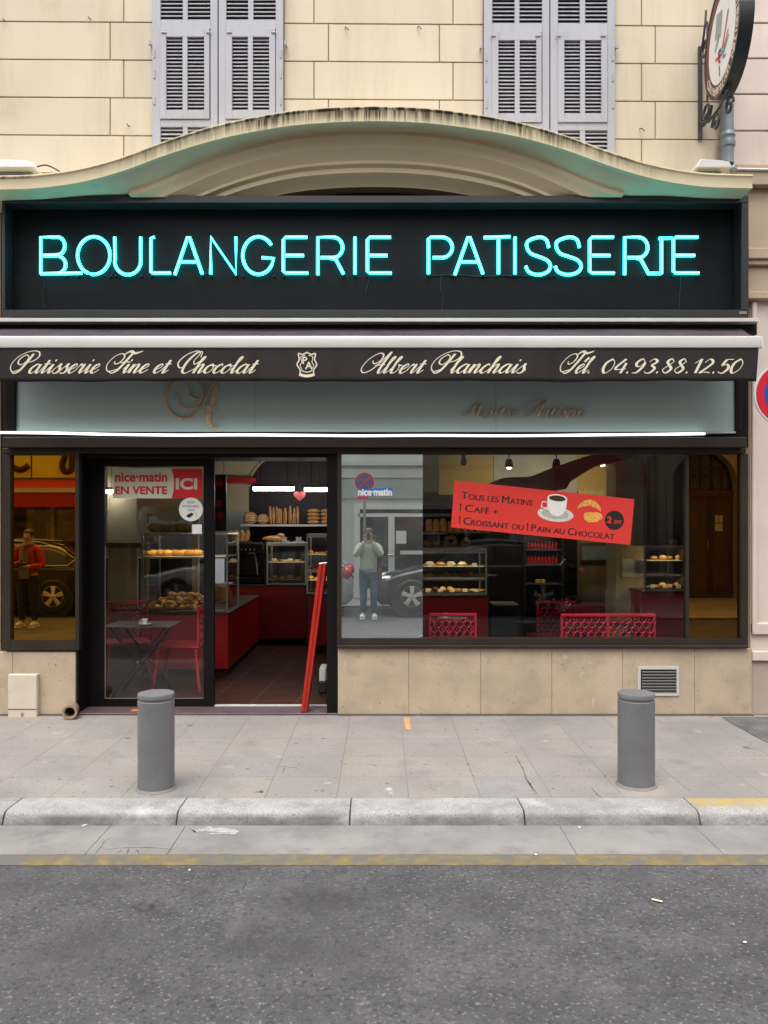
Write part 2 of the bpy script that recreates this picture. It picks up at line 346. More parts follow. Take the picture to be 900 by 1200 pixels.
# calligraphic hand: strokes on a baseline 0, x-height 1; (advance, [strokes])
LET = {
 'a': (1.08, [[(.78, .82), (.5, 1.0), (.16, .62), (.12, .22), (.36, 0), (.62, .28), (.78, .8)], [(.8, 1.0), (.76, .3), (.86, .02), (1.0, .1), (1.18, .42)]]),
 'i': (.56, [[(0, .4), (.24, .95)], [(.26, 1.0), (.24, .25), (.35, .02), (.62, .38)], 'dot', (.30, 1.42)]),
 't': (.60, [[(0, .4), (.28, 1.1)], [(.32, 1.65), (.27, .25), (.38, .02), (.66, .38)], [(.04, 1.02), (.6, 1.05)]]),
 's': (.68, [[(0, .35), (.4, 1.08)], [(.4, 1.08), (.42, .75), (.58, .38), (.46, .05), (.2, .0), (.08, .15)], [(.46, .05), (.74, .38)]]),
 'e': (.72, [[(0, .35), (.35, .5), (.6, .8), (.47, 1.02), (.2, .75), (.14, .3), (.36, 0), (.78, .4)]]),
 'r': (.78, [[(0, .4), (.18, 1.0)], [(.18, 1.04), (.3, .88), (.52, .95), (.46, .3), (.56, .02), (.84, .38)]]),
 'n': (.98, [[(0, .4), (.16, .95)], [(.2, 1.0), (.18, 0)], [(.19, .35), (.45, .92), (.62, .97), (.68, .7), (.63, .22), (.74, .02), (1.02, .38)]]),
 'h': (.98, [[(0, .35), (.34, 1.4), (.46, 2.0), (.36, 2.2), (.24, 1.7), (.18, 0)], [(.19, .35), (.45, .92), (.62, .97), (.68, .7), (.63, .22), (.74, .02), (1.02, .38)]]),
 'o': (.86, [[(.52, 1.0), (.18, .7), (.13, .25), (.38, 0), (.7, .3), (.72, .75), (.52, 1.0), (.62, .82), (.92, .85)]]),
 'c': (.72, [[(.62, .8), (.5, 1.02), (.19, .7), (.13, .25), (.38, 0), (.78, .4)]]),
 'l': (.58, [[(0, .3), (.32, 1.3), (.46, 2.0), (.36, 2.2), (.24, 1.7), (.22, .3), (.34, .02), (.62, .38)]]),
 'b': (.88, [[(0, .3), (.32, 1.3), (.46, 2.0), (.36, 2.2), (.24, 1.7), (.22, .3), (.42, .02), (.7, .3), (.68, .75), (.52, .95)], [(.52, .95), (.92, .82)]]),
 'P': (1.92, [[(1.45, 2.15), (1.3, 1.2), (1.05, .25), (.72, 0), (.48, .12)], [(1.15, .45), (.45, .2), (0, .9), (.2, 1.8), (.95, 2.4), (1.75, 2.4), (2.1, 1.9), (1.85, 1.4), (1.35, 1.2)], [(.85, 2.05), (.5, 1.65), (.52, 1.15), (.9, .95), (1.2, 1.35), (1.15, 1.85), (.85, 2.05)]]),
 'F': (1.72, [[(1.7, 2.2), (1.5, 1.2), (1.25, .3), (.9, 0), (.6, .15)], [(1.15, .4), (.45, .2), (0, .9), (.2, 1.8), (.75, 2.15), (1.15, 1.8), (1.05, 1.2), (.7, 1.0), (.5, 1.3)], [(1.0, 2.05), (1.4, 2.42), (1.9, 2.2), (2.5, 2.45)], [(1.1, 1.12), (1.5, 1.25), (2.0, 1.2)]]),
 'T': (1.8, [[(1.7, 2.2), (1.5, 1.2), (1.25, .3), (.9, 0), (.6, .15)], [(1.15, .4), (.45, .2), (0, .9), (.2, 1.8), (.75, 2.15), (1.15, 1.8), (1.05, 1.2), (.7, 1.0), (.5, 1.3)], [(1.0, 2.05), (1.4, 2.42), (1.9, 2.2), (2.5, 2.45)]]),
 'C': (1.78, [[(1.75, 1.75), (1.6, 2.35), (1.15, 2.2), (.78, 1.3), (.82, .3), (1.2, 0), (1.75, .45)], [(1.9, 1.3), (1.6, 1.0), (1.35, 1.4), (1.5, 2.2), (1.0, 2.45), (.3, 2.0), (0, 1.2), (.4, .6), (.75, .75)]]),
 'A': (2.0, [[(1.75, 2.35), (1.4, 1.3), (.95, .35), (.4, .05), (0, .55), (.15, 1.5), (.75, 2.2), (1.25, 2.0), (1.25, 1.35), (.85, 1.05), (.6, 1.4)], [(1.78, 2.38), (1.68, 1.2), (1.66, .3), (1.82, 0), (2.1, .25)], [(1.05, .88), (1.9, .95)]]),
 'M': (2.1, [[(0, .25), (.2, .0), (.55, .8), (.85, 2.0)], [(.88, 2.05), (.92, .05)], [(.92, .05), (1.5, 2.05)], [(1.52, 2.05), (1.52, .3), (1.68, 0), (2.1, .38)]]),
 '0': (1.0, [[(.58, 1.75), (.2, 1.25), (.14, .5), (.4, 0), (.8, .5), (.86, 1.25), (.58, 1.75)]]),
 '1': (.75, [[(.15, 1.2), (.55, 1.75)], [(.56, 1.75), (.5, 0)]]),
 '2': (1.0, [[(.18, 1.3), (.5, 1.75), (.82, 1.3), (.5, .65), (.1, .05), (.45, .14), (.92, .06)]]),
 '3': (.95, [[(.2, 1.4), (.5, 1.75), (.8, 1.4), (.45, .95)], [(.45, .95), (.82, .6), (.62, .1), (.3, 0), (.1, .22)]]),
 '4': (1.0, [[(.66, 1.75), (.1, .55), (.95, .55)], [(.8, 1.25), (.68, 0)]]),
 '5': (.95, [[(.95, 1.7), (.42, 1.68)], [(.42, 1.68), (.26, .98), (.6, 1.08), (.82, .6), (.5, 0), (.12, .18)]]),
 '8': (.98, [[(.78, 1.42), (.52, 1.75), (.27, 1.4), (.52, .95), (.78, .5), (.46, 0), (.14, .4), (.45, .9), (.78, 1.42)]]),
 '9': (1.0, [[(.85, 1.3), (.58, 1.75), (.22, 1.3), (.32, .88), (.6, .85), (.85, 1.3), (.8, .7), (.5, .08), (.16, .05)]]),
 '.': (.42, ['dot', (.2, .08)]), ' ': (.55, []),
}
for _c in 'thlb':
    LET[_c] = (LET[_c][0], [[(p[0], p[1] if p[1] <= 1 else 1+(p[1]-1)*.70) for p in s_] for s_ in LET[_c][1]])
THICK = dict(P=(0,), F=(0, 2), T=(0, 2), C=(0,), A=(1,), M=(1, 3))
LET['é'] = (.72, LET['e'][1]+[[(.62, 1.75), (.42, 1.25)]])
def script(mb, s, c, height, width, hair=.035, thick=.16, slant=.55, surf=None, depth=0.0012):
    """calligraphic words centred at c=(x,y,z baseline) ; height = x-height ; width = total ; surf(x,z)->y"""
    x = 0; strokes = []
    for ch in s:
        adv, st = LET[ch]; i = 0
        while i < len(st):
            if st[i] == 'dot':
                a, b = st[i+1]; strokes.append(('d', x+a, b)); i += 2
            else:
                strokes.append(('s', [(x+p[0], p[1]) for p in st[i]], ch, .30 if ch in THICK and i not in THICK[ch] else 1)); i += 1
        x += adv
    tot = x; sx = width/tot; k0 = 0
    for st in strokes:
        k0 += 1; dy = -depth-.00012*(k0 % 9)
        def w3(a, b):
            xx = c[0]-width/2+a*sx+slant*b*height*.9; zz = c[2]+b*height
            return Vector((xx, (surf(xx, zz) if surf else c[1])+dy, zz))
        if st[0] == 'd':
            r = thick*.75
            mb.face([w3(st[1]+r*.9*math.cos(2*PI*k/14)*height/sx, st[2]+r*1.1*math.sin(2*PI*k/14)) for k in range(14)][::-1]); continue
        pts = catmull(st[1], 9); n = len(pts); L = []; Rr = []
        ws = []
        for i in range(n):
            t = pts[min(i+1, n-1)]-pts[max(i-1, 0)]; t = t.normalized() if t.length else Vector((0, -1, 0))
            dn = max(0, -t.y); ws.append(hair+(thick-hair)*st[3]*dn**1.6)
        for i in range(n):
            a = ws[max(0, i-2):i+3]; w = sum(a)/len(a)
            if st[2] in 'FT' and pts[0].y > 1.9 and pts[-1].y > 2.2: w = hair+(.6*thick)*math.sin(PI*i/(n-1))
            t = pts[min(i+1, n-1)]-pts[max(i-1, 0)]; t = t.normalized() if t.length else Vector((0, -1, 0))
            nn = Vector((-t.y, t.x, 0))
            q = pts[i]
            L.append(w3(q.x+nn.x*w*height/sx, q.y+nn.y*w)); Rr.append(w3(q.x-nn.x*w*height/sx, q.y-nn.y*w))
        for i in range(n-1):
            try: mb.face([L[i], L[i+1], Rr[i+1], Rr[i]])
            except ValueError: pass

# ---------------------------------------------------------------- ground
def GP(px, py, z=0):
    d = (CZ-z)*F/(py-HY); return Vector(((px-VX)*d/F, d+CAMY, z))
def road_mat():
    m = pm('asphalt', (.080, .080, .087), .88, var=.26, scale=5, bump=.9, bscale=75)
    t, b = nodes_of(m); src = b.inputs['Base Color'].links[0].from_socket
    tc = t.nodes.new('ShaderNodeTexCoord')
    def noise(sc, lo, hi, c, d=8, st=(1, 1, 1)):
        nonlocal src
        mp = t.nodes.new('ShaderNodeMapping'); mp.inputs['Scale'].default_value = st; t.links.new(tc.outputs['Object'], mp.inputs[0])
        n = t.nodes.new('ShaderNodeTexNoise'); n.inputs['Scale'].default_value = sc; n.inputs['Detail'].default_value = d; n.inputs['Roughness'].default_value = .6; t.links.new(mp.outputs[0], n.inputs['Vector'])
        r = t.nodes.new('ShaderNodeMapRange'); r.inputs['From Min'].default_value = lo; r.inputs['From Max'].default_value = hi; t.links.new(n.outputs[0], r.inputs['Value'])
        mx = t.nodes.new('ShaderNodeMix'); mx.data_type = 'RGBA'; t.links.new(r.outputs[0], mx.inputs[0]); t.links.new(src, mx.inputs[6]); mx.inputs[7].default_value = list(c)+[1]; src = mx.outputs[2]
    noise(52, .58, .64, (.20, .195, .195), 5)
    noise(44, .52, .66, (.040, .040, .043), 6)
    noise(1.7, .52, .78, (.052, .051, .055))
    noise(9, .60, .75, (.045, .044, .047))
    noise(2.6, .66, .80, (.125, .122, .12))
    def blot(x, y, rx_, ry_, c, st_=1, ns=26, lo=.42, hi=.66):
        nonlocal src
        mp = t.nodes.new('ShaderNodeMapping'); mp.vector_type = 'POINT'; mp.inputs['Location'].default_value = (-x/rx_, -y/ry_, 0); mp.inputs['Scale'].default_value = (1/rx_, 1/ry_, 0); t.links.new(tc.outputs['Object'], mp.inputs[0])
        g = t.nodes.new('ShaderNodeTexGradient'); g.gradient_type = 'SPHERICAL'; t.links.new(mp.outputs[0], g.inputs[0])
        n = t.nodes.new('ShaderNodeTexNoise'); n.inputs['Scale'].default_value = ns; n.inputs['Detail'].default_value = 8; n.inputs['Roughness'].default_value = .7; t.links.new(tc.outputs['Object'], n.inputs['Vector'])
        r = t.nodes.new('ShaderNodeMapRange'); r.inputs['From Min'].default_value = lo; r.inputs['From Max'].default_value = hi; r.inputs['To Max'].default_value = st_; t.links.new(n.outputs[0], r.inputs['Value'])
        q = t.nodes.new('ShaderNodeMath'); q.operation = 'MULTIPLY'; q.use_clamp = True; t.links.new(g.outputs[1], q.inputs[0]); t.links.new(r.outputs[0], q.inputs[1])
        q2 = t.nodes.new('ShaderNodeMath'); q2.operation = 'MULTIPLY'; q2.use_clamp = True; q2.inputs[1].default_value = 2.2; t.links.new(q.outputs[0], q2.inputs[0])
        mx = t.nodes.new('ShaderNodeMix'); mx.data_type = 'RGBA'; t.links.new(q2.outputs[0], mx.inputs[0]); t.links.new(src, mx.inputs[6]); mx.inputs[7].default_value = list(c)+[1]; src = mx.outputs[2]
    for (px_, py_, rx_, ry_, c, st_) in ((276, 1085, .045, .16, .22, .5), (280, 1062, .035, .05, .24, .5), (427, 1176, .05, .08, .20, .45), (172, 1063, .11, .09, .03, 1), (370, 1053, .40, .14, .045, .9), (310, 1095, .28, .30, .05, .8), (120, 1040, .3, .1, .05, .6), (725, 1158, .22, .03, .16, .5), (625, 1082, .12, .08, .15, .45), (820, 1105, .2, .1, .14, .45), (236, 1046, .1, .06, .05, .8), (60, 1120, .6, .3, .065, .5), (560, 1130, .7, .3, .13, .35)):
        d = 1.765*F/(py_-HY); blot((px_-VX)*d/F, d+CAMY, rx_, ry_, (c, c*.985, c), st_)
    t.links.new(src, b.inputs['Base Color']); return m
M['road'] = road_mat()
ROADZ = -.075
tag(MB().box(-90, 90, -90, 40, -.6, ROADZ).build('road', M['road'], smooth=0), kind='structure')
def slab_mat():
    m = pm('pavement_slabs', (.268, .256, .248), .85, var=.12, scale=1.3, bump=.25, bscale=70)
    t, b = nodes_of(m); src = b.inputs['Base Color'].links[0].from_socket
    tc = t.nodes.new('ShaderNodeTexCoord'); br = t.nodes.new('ShaderNodeTexBrick')
    mp = t.nodes.new('ShaderNodeMapping'); mp.inputs['Location'].default_value = (-.17, -.17, 0); t.links.new(tc.outputs['Object'], mp.inputs[0])
    t.links.new(mp.outputs[0], br.inputs['Vector']); br.offset = 0; br.inputs['Scale'].default_value = 1
    br.inputs['Brick Width'].default_value = .45; br.inputs['Row Height'].default_value = .49; br.inputs['Mortar Size'].default_value = .0035; br.inputs['Mortar Smooth'].default_value = .3
    br.inputs['Color1'].default_value = (.93, .92, .93, 1); br.inputs['Color2'].default_value = (1.09, 1.03, .97, 1); br.inputs['Mortar'].default_value = (.64, .60, .57, 1); br.inputs['Bias'].default_value = 0
    mu = t.nodes.new('ShaderNodeMix'); mu.data_type = 'RGBA'; mu.blend_type = 'MULTIPLY'; mu.inputs[0].default_value = 1
    t.links.new(src, mu.inputs[6]); t.links.new(br.outputs[0], mu.inputs[7]); src = mu.outputs[2]
    for sc, lo, hi, c in ((7, .69, .72, (.07, .062, .058)), (1.1, .50, .68, (.215, .20, .195)), (2.6, .55, .75, (.20, .185, .175)), (42, .58, .70, (.17, .16, .15)), (4.3, .66, .74, (.36, .32, .28)), (23, .685, .705, (.055, .05, .048))):
        n = t.nodes.new('ShaderNodeTexNoise'); n.inputs['Scale'].default_value = sc; n.inputs['Detail'].default_value = 6; t.links.new(tc.outputs['Object'], n.inputs['Vector'])
        r = t.nodes.new('ShaderNodeMapRange'); r.inputs['From Min'].default_value = lo; r.inputs['From Max'].default_value = hi; t.links.new(n.outputs[0], r.inputs['Value'])
        mx = t.nodes.new('ShaderNodeMix'); mx.data_type = 'RGBA'; t.links.new(r.outputs[0], mx.inputs[0]); t.links.new(src, mx.inputs[6]); mx.inputs[7].default_value = list(c)+[1]; src = mx.outputs[2]
    t.links.new(src, b.inputs['Base Color']); return m
M['slab'] = slab_mat()
KB = -2.21
tag(MB().box(-40, 40, KB, .02, -.3, 0).build('pavement', M['slab'], smooth=0), kind='structure')
tag(MB().prism([GP(846, 840.5, .0035), GP(862, 850, .0035), GP(882, 861, .0035), GP(905, 873, .0035), (4.6, -1.15, .0035), (9, -1.2, .0035), (9, -.03, .0035)], (0, 0, .002)).build('pavement_patch', pm('dark_patch', (.12, .115, .115), .9, var=.35, scale=5, bump=.5, bscale=60), smooth=0), kind='structure')
# kerb of rounded granite stones
def kerb_mat():
    m = pm('granite_kerb', (.36, .355, .35), .8, var=.18, scale=2, bump=.5, bscale=120)
    t, b = nodes_of(m); src = b.inputs['Base Color'].links[0].from_socket
    tc = t.nodes.new('ShaderNodeTexCoord'); sx = t.nodes.new('ShaderNodeSeparateXYZ'); t.links.new(tc.outputs['Object'], sx.inputs[0])
    def mixin(fac, c):
        nonlocal src
        mx = t.nodes.new('ShaderNodeMix'); mx.data_type = 'RGBA'; t.links.new(fac, mx.inputs[0]); t.links.new(src, mx.inputs[6]); mx.inputs[7].default_value = list(c)+[1]; src = mx.outputs[2]
    def mr(sock, a, bb, c=0, d=1):
        r = t.nodes.new('ShaderNodeMapRange'); r.inputs['From Min'].default_value = a; r.inputs['From Max'].default_value = bb; r.inputs['To Min'].default_value = c; r.inputs['To Max'].default_value = d; t.links.new(sock, r.inputs['Value']); return r.outputs[0]
    def mul(a, bb):
        q = t.nodes.new('ShaderNodeMath'); q.operation = 'MULTIPLY'; t.links.new(a, q.inputs[0]); t.links.new(bb, q.inputs[1]); return q.outputs[0]
    def noise(sc, d=6, st=(1, 1, 1)):
        mp = t.nodes.new('ShaderNodeMapping'); mp.inputs['Scale'].default_value = st; t.links.new(tc.outputs['Object'], mp.inputs[0])
        n = t.nodes.new('ShaderNodeTexNoise'); n.inputs['Scale'].default_value = sc; n.inputs['Detail'].default_value = d; n.inputs['Roughness'].default_value = .7; t.links.new(mp.outputs[0], n.inputs['Vector']); return n.outputs[0]
    mixin(mr(noise(110, 3), .54, .68), (.13, .13, .13))
    mixin(mr(noise(95, 3), .56, .70), (.56, .55, .54))
    mixin(mr(noise(3.5, 8), .48, .68), (.22, .215, .21))
    mixin(mr(noise(2.3, 9), .56, .70), (.52, .51, .50))
    # tyre and splash grime rubbed on the outer face, patchy
    mixin(mul(mr(sx.outputs[2], -.012, -.035), mr(noise(6, 10, (.5, 1, 1)), .36, .62, .12, .80)), (.085, .082, .08))
    # yellow paint on the top of the stones at the far end
    pf = mul(mul(mr(sx.outputs[0], 1.90, 1.91), mr(sx.outputs[1], -2.375, -2.355)), mr(noise(11, 9), .36, .54))
    mixin(pf, (.40, .305, .11))
    t.links.new(src, b.inputs['Base Color']); return m
M['kerb'] = kerb_mat()
kb = MB(); kprof = [(KB-.002, 0)]
for k in range(7):
    a = k/6*PI/2*.85; kprof.append((-2.402-.052*math.sin(a), .004-.032*(1-math.cos(a))))
kprof += [(-2.486, -.08), (-2.486, -.25), (KB-.002, -.25)]
xj = [X(p, -2.46) for p in (207, 410, 615, 820)]
xs = [xj[0]-1.03*k for k in range(30, 0, -1)]+xj+[xj[-1]+1.03*k for k in range(1, 30)]
for a, b in zip(xs, xs[1:]):
    j = random.uniform(-.004, .004)
    rows = [[(x, y+(j if 0 < i < len(kprof)-1 else 0), z) for i, (y, z) in enumerate(kprof)]+[(x, kprof[0][0], kprof[0][1])] for x in (a+.004, a+.012, b-.012, b-.004)]
    for q, sh in ((0, .006), (3, .006)):
        rows[q] = [(x, y+(sh if z < .004 and y < -2.3 else 0), z-(sh if y < -2.3 else sh*.5) if z > -.1 else z) for (x, y, z) in rows[q]]
    kb.loft(rows)
    kb.face(rows[0][:-1]); kb.face(rows[-1][:-1])
tag(kb.build('kerb', M['kerb'], smooth=50), kind='structure')
tag(MB().box(-40, 40, -2.40, KB+.01, -.3, -.014).build('kerb_bed', pm('dark_joint', (.05, .047, .045), .9), smooth=0), kind='structure')
gm = pm('gutter_concrete', (.235, .224, .215), .88, var=.2, scale=3, bump=.7, bscale=70, dirt=(.17, .163, .157), dscale=3.5, dthr=.50)
gb = MB()
gx = [-40, -22, -12, -6, -3.6, X(115, -2.7), X(207, -2.7), 1.05, X(830, -2.7), 3.6, 8, 20, 40]
for a, b in zip(gx, gx[1:]): gb.box(a+.002, b-.002, -2.905, -2.488, -.2, ROADZ+.006)
tag(gb.build('gutter', gm, smooth=0), kind='structure')
ym = pm('worn_yellow_paint', (.215, .16, .055), .85, var=.3, scale=14, bump=.5, dirt=(.13, .125, .115), dscale=9, dthr=.37)
tag(MB().box(-40, 40, -3.035, -2.907, -.2, ROADZ+.004).build('yellow_line', ym, smooth=0), kind='structure')
# far side of the street: pavement with a widened stretch by the arched door
fp = MB().box(-40, 5.3, -12.2, -10.45, -.3, -.02).box(5.302, 40, -12.2, -8.15, -.3, -.02)
tag(fp.build('far_pavement', pm('far_paving', (.30, .28, .265), .85, var=.15, scale=1, bump=.2), smooth=0), kind='structure')
fk = MB().box(-40, 5.3, -10.448, -10.25, -.3, -.015, .015).box(5.1, 5.298, -10.24, -8.15, -.3, -.015, .015).box(5.1, 40, -8.148, -7.95, -.3, -.015, .015)
tag(fk.build('far_kerb', M['kerb'], smooth=40), kind='structure')
# cracks and splashes
def flatline(mb, pts, w, z):
    q = [GP(a, b, z) for a, b in pts]; pp = catmull(q, 5); n = len(pp); rnd = random.Random(len(pts)*7+int(pts[0][0]))
    L = []; Q = []
    for i, p in enumerate(pp):
        t = (pp[min(i+1, n-1)]-pp[max(i-1, 0)]).normalized(); nn = Vector((-t.y, t.x, 0))*w*rnd.uniform(.4, 1.3)*(math.sin(PI*(i+.6)/(n+.2))**.5); j = Vector((rnd.uniform(-w, w), rnd.uniform(-w, w), 0))*.6
        L.append(p+nn+j); Q.append(p-nn+j)
    for i in range(n-1): mb.face([L[i], L[i+1], Q[i+1], Q[i]])
ck = MB(); zg_ = ROADZ+.0068
for pts in ([(130, 981), (122, 987), (118, 993), (110, 1002)], [(118, 996), (140, 994), (170, 993), (203, 995)], [(152, 994), (148, 1001)], [(136, 1000), (143, 996)], [(160, 995), (163, 1000)]): flatline(ck, pts, .0045, zg_)
tag(ck.build('gutter_crack', pm('gutter_crack_dirt', (.11, .10, .095), .9), smooth=0), kind='structure')
ck = MB()
for pts in ([(322, 899), (331, 898.5), (349, 900)], [(333, 900), (332, 906)], [(429, 895.5), (436, 896), (442, 898)], [(604, 885), (612, 900), (619, 916), (628, 931)], [(618, 915), (624, 923), (630, 931)], [(693, 924), (700, 931), (704, 934)], [(310, 913), (320, 914)], [(60, 893), (66, 892.5)], [(494, 896), (501, 896)]): flatline(ck, pts, .006, .0012)
tag(ck.build('pavement_crack', pm('crack_dirt', (.125, .105, .085), .9), smooth=0), kind='structure')
wsp = pm('white_splash', (.46, .45, .44), .8, var=.2, scale=40, dirt=(.27, .255, .24), dscale=16, dthr=.40)
ck = MB()
for pts, w in (([(225, 974), (238, 971.5), (255, 972.5), (282, 974)], .03), ([(240, 977), (262, 976), (276, 976.5)], .012)): flatline(ck, pts, w, zg_+.0006 if w < .02 else zg_)
for pts, w in (([(448, 922), (455, 924), (460, 930)], .022), ([(380, 917), (388, 918)], .012)): flatline(ck, pts, w, .0014)
tag(ck.build('white_splash', wsp, smooth=0), kind='structure')
# dropped things: orange paint dab, small litter
tag(MB().prism([(X(474, -.35), -.12, .003), (X(481, -.35), -.12, .003), (X(481.5, -.5), -.55, .003), (X(475.5, -.5), -.53, .003)], (0, 0, .001)).build('paint_mark', pm('orange_paint', (.65, .30, .10), .8, var=.2, scale=30, dirt=(.32, .28, .25), dscale=25, dthr=.5), smooth=0), kind='structure')
for (px, py, y, ln, an, c) in ((100, 968, -2.55, .04, .9, 'cream_food'), (222, 1021, -3.1, .012, .3, 'cream_food'), (679, 971, -2.52, .012, .2, 'paper'), (628, 1003, -2.88, .012, .1, 'paper'), (770, 1057, -3.5, .05, 2.6, 'cream_food'), (873, 1106, -3.8, .014, .5, 'paper')):
    d = 1.765*F/(py-HY); yy = d+CAMY; x = (px-VX)*d/F
    z = ROADZ+.006
    o = MB().box(-ln/2, ln/2, -.006, .006, 0, .004, .0015).build('litter_scrap', M[c]); o.location = (x, yy, z); o.rotation_euler = (0, 0, an)
    tag(o, {100: 'pale splinter lying in the gutter near the kerb at the left', 222: 'tiny white scrap on the asphalt beside the yellow line', 679: 'tiny white scrap right at the foot of the kerb', 628: 'tiny white scrap at the edge of the gutter concrete', 770: 'straw coloured twig lying on the asphalt', 873: 'small white scrap on the asphalt at the right edge'}[px], 'litter')
# ---------------------------------------------------------------- bakery building
bld = thing('bakery_building', (0, .1, 0), 'cream rendered building with the bakery shopfront and lavender grey shutters', 'building')
XB = X(857)                                             # where the pink neighbour begins
ZT = 8.2
def tilt(x): return -.000062*0 + -(x)*.0068            # the courses drop a little towards the right, as in the photo
def zc(py, x): return Z(py)+tilt(x)
mb = MB().box(-14, XB, .012, .32, 4.7, ZT).box(-14, -3.44, .012, .32, 0, 4.7)
mb.build('wall_backing', M['joint'], bld, smooth=0)
rows_py = [161+44.3*1, 161, 116.7, 72.4, 28.1]+[28.1-44.3*k for k in range(1, 9)]
win = [(X(180), X(333)), (X(566), X(718))]
blk = MB()
vj_a = [X(p) for p in (-420, -235, -55, 129, 385, 515, 768)]; vj_b = [X(p) for p in (-400, -215, -38, 145, 368, 531, 752)]
WZ0, WZ1 = Z(205), Z(-190)
for i, (lo, hi) in enumerate(zip(rows_py, rows_py[1:])):
    vs = [-14, -11.5, -9, -6.9]+sorted((vj_b if i % 2 == 0 else vj_a)+[w for ww in win for w in ww])+[XB]
    for a, b in zip(vs, vs[1:]):
        mid = (a+b)/2
        zz = (Z(lo)+Z(hi))/2
        if any(w0 < mid < w1 for w0, w1 in win) and WZ0-.2 < zz < WZ1: continue
        g = .005
        def edge(x): return any(abs(x-w) < 1e-6 for ww in win for w in ww)
        x0 = a+(0 if edge(a) else g); x1 = b-(0 if edge(b) else g)
        z0, z1 = Z(lo)-tilt(0)*0+g, Z(hi)-g
        m4 = Matrix.Identity(4)
        b2 = MB().box(x0, x1, 0, .03, z0, z1, .003)
        for v in b2.bm.verts: v.co.z += -v.co.x*.0068*1.0+.0    # gentle fall to the right
        me = bpy.data.meshes.new('t'); b2.bm.to_mesh(me); b2.bm.free(); blk.mesh(me); bpy.data.meshes.remove(me)
# the left flank below the canopy
for k in range(14):
    z0 = k*.345
    if z0 > 4.75: break
    for a, b in ((-14, -10), (-10, -6.5), (-6.5, -4.9), (-4.9, -3.46)):
        blk.box(a+.005, b-.005, 0, .03, z0+.005, z0+.34, .006)
blk.build('wall', M['cream'], bld, smooth=0)
# shutters
def shutter_leaf(px0, px1, dy, cols, flap, fcols, hinge_side):
    y0, y1 = -.055, -.02
    zt, zb = Z(-185+dy), Z(200+dy)
    f = MB()
    xa, xb = X(px0), X(px1)
    ca = [X(c) for c in cols]
    def rail(pya, pyb): f.box(ca[0], ca[3], y0, y1, Z(pyb+dy), Z(pya+dy))
    f.box(xa+.002, ca[0], y0, y1, zb, zt, .003); f.box(ca[3], xb-.002, y0, y1, zb, zt, .003)
    rail(28.5, 38); rail(144, 152); rail(-190, -180)
    for (a, b) in ((-180, 28.5), (152, 200)): f.box(ca[1], ca[2], y0+.002, y1, Z(b+dy), Z(a+dy))
    o = f.build('shutter', M['shutter'], bld)
    # flap
    g = MB(); fx0, fx1 = X(flap[0]), X(flap[1]); fa = [X(c) for c in fcols]
    yy0, yy1 = y0-.012, y1-.006
    g.box(fx0+.003, fa[0], yy0, yy1, Z(143.5+dy), Z(38.5+dy), .003); g.box(fa[3], fx1-.003, yy0, yy1, Z(143.5+dy), Z(38.5+dy), .003)
    g.box(fa[0]+.0, fa[3], yy0+.001, yy1, Z(48+dy), Z(38.5+dy)-.002); g.box(fa[0], fa[3], yy0+.001, yy1, Z(143.5+dy)+.002, Z(134+dy)); g.box(fa[1], fa[2], yy0+.002, yy1, Z(134+dy), Z(48+dy))
    g.build('flap_panel', M['shutter'], o)
    def slats(xx0, xx1, pya, pyb, yc, n):
        lv = MB()
        for k in range(n):
            zz = Z(pya+dy)+(Z(pyb+dy)-Z(pya+dy))*(k+.5)/n
            h = .0122
            lv.prism([(xx0, yc-.012, zz-h), (xx0, yc-.008, zz-h-.004), (xx0, yc+.014, zz+h-.004), (xx0, yc+.010, zz+h)], (xx1-xx0, 0, 0))
        lv.build('louvre_slats', M['shutter'], o, smooth=0)
    for j in (0, 2):
        slats(ca[j], ca[j+1], -180, 28.5, -.036, 44); slats(ca[j], ca[j+1], 152, 200, -.036, 10)
        slats(fa[j], fa[j+1], 48, 134, -.044, 20)
    h = MB()
    for hx in (flap[0]+3, flap[1]-3): h.tube([P(hx-3, 38+dy, yy0-.004), P(hx+3, 38+dy, yy0-.004)], .006, 8)
    sx = px0+3 if hinge_side < 0 else px1-3
    for hy in (67, 91, 122): h.box(X(sx)-.008, X(sx)+.008, y0-.008, y0+.004, Z(hy+5+dy), Z(hy-5+dy), .003)
    h.build('hinge', M['shutter'], o)
for wi, (dx, dy) in enumerate(((0, 0), (386, 4))):
    MB().box(X(180+dx)+.001, X(333+dx)-.001, .0, .0115, Z(200+dy), Z(-186+dy)).build('window_void_board', M['shade'], bld, smooth=0)  # dark board put in for the shade behind the louvre slats
    shutter_leaf(180+dx, 256.7+dx, dy, [c+dx for c in (190, 216, 221.5, 248)], (189+dx, 247.5+dx), [c+dx for c in (197, 216, 221.5, 241)], -1)
    shutter_leaf(257.3+dx, 333+dx, dy, [c+dx for c in (266.5, 292, 298, 324)], (265.5+dx, 324+dx), [c+dx for c in (273.5, 292, 297.5, 316.5)], 1)
    c = MB()
    for px in (177+dx, 335.5+dx):
        p = P(px, 53+dy, -.02); c.tube([p+Vector((0, .03, 0)), p+Vector((0, -.05, 0))], .007, 8).box(p.x-.012, p.x+.012, -.075, -.055, p.z-.03, p.z+.02, .005)
    c.build('shutter_catch', M['shutter'], bld)
hk = MB()
for px, py in ((5, 24), (105, 22), (405, 34), (150, 147), (490, 33), (750, 152)):
    p = P(px, py, 0); hk.tube([p+Vector((-.005, .01, .01)), p+Vector((0, -.03, 0)), p+Vector((.012, -.04, -.015)), p+Vector((.03, -.035, -.03))], .004, 6)
hk.build('wall_hook', M['iron'], bld)
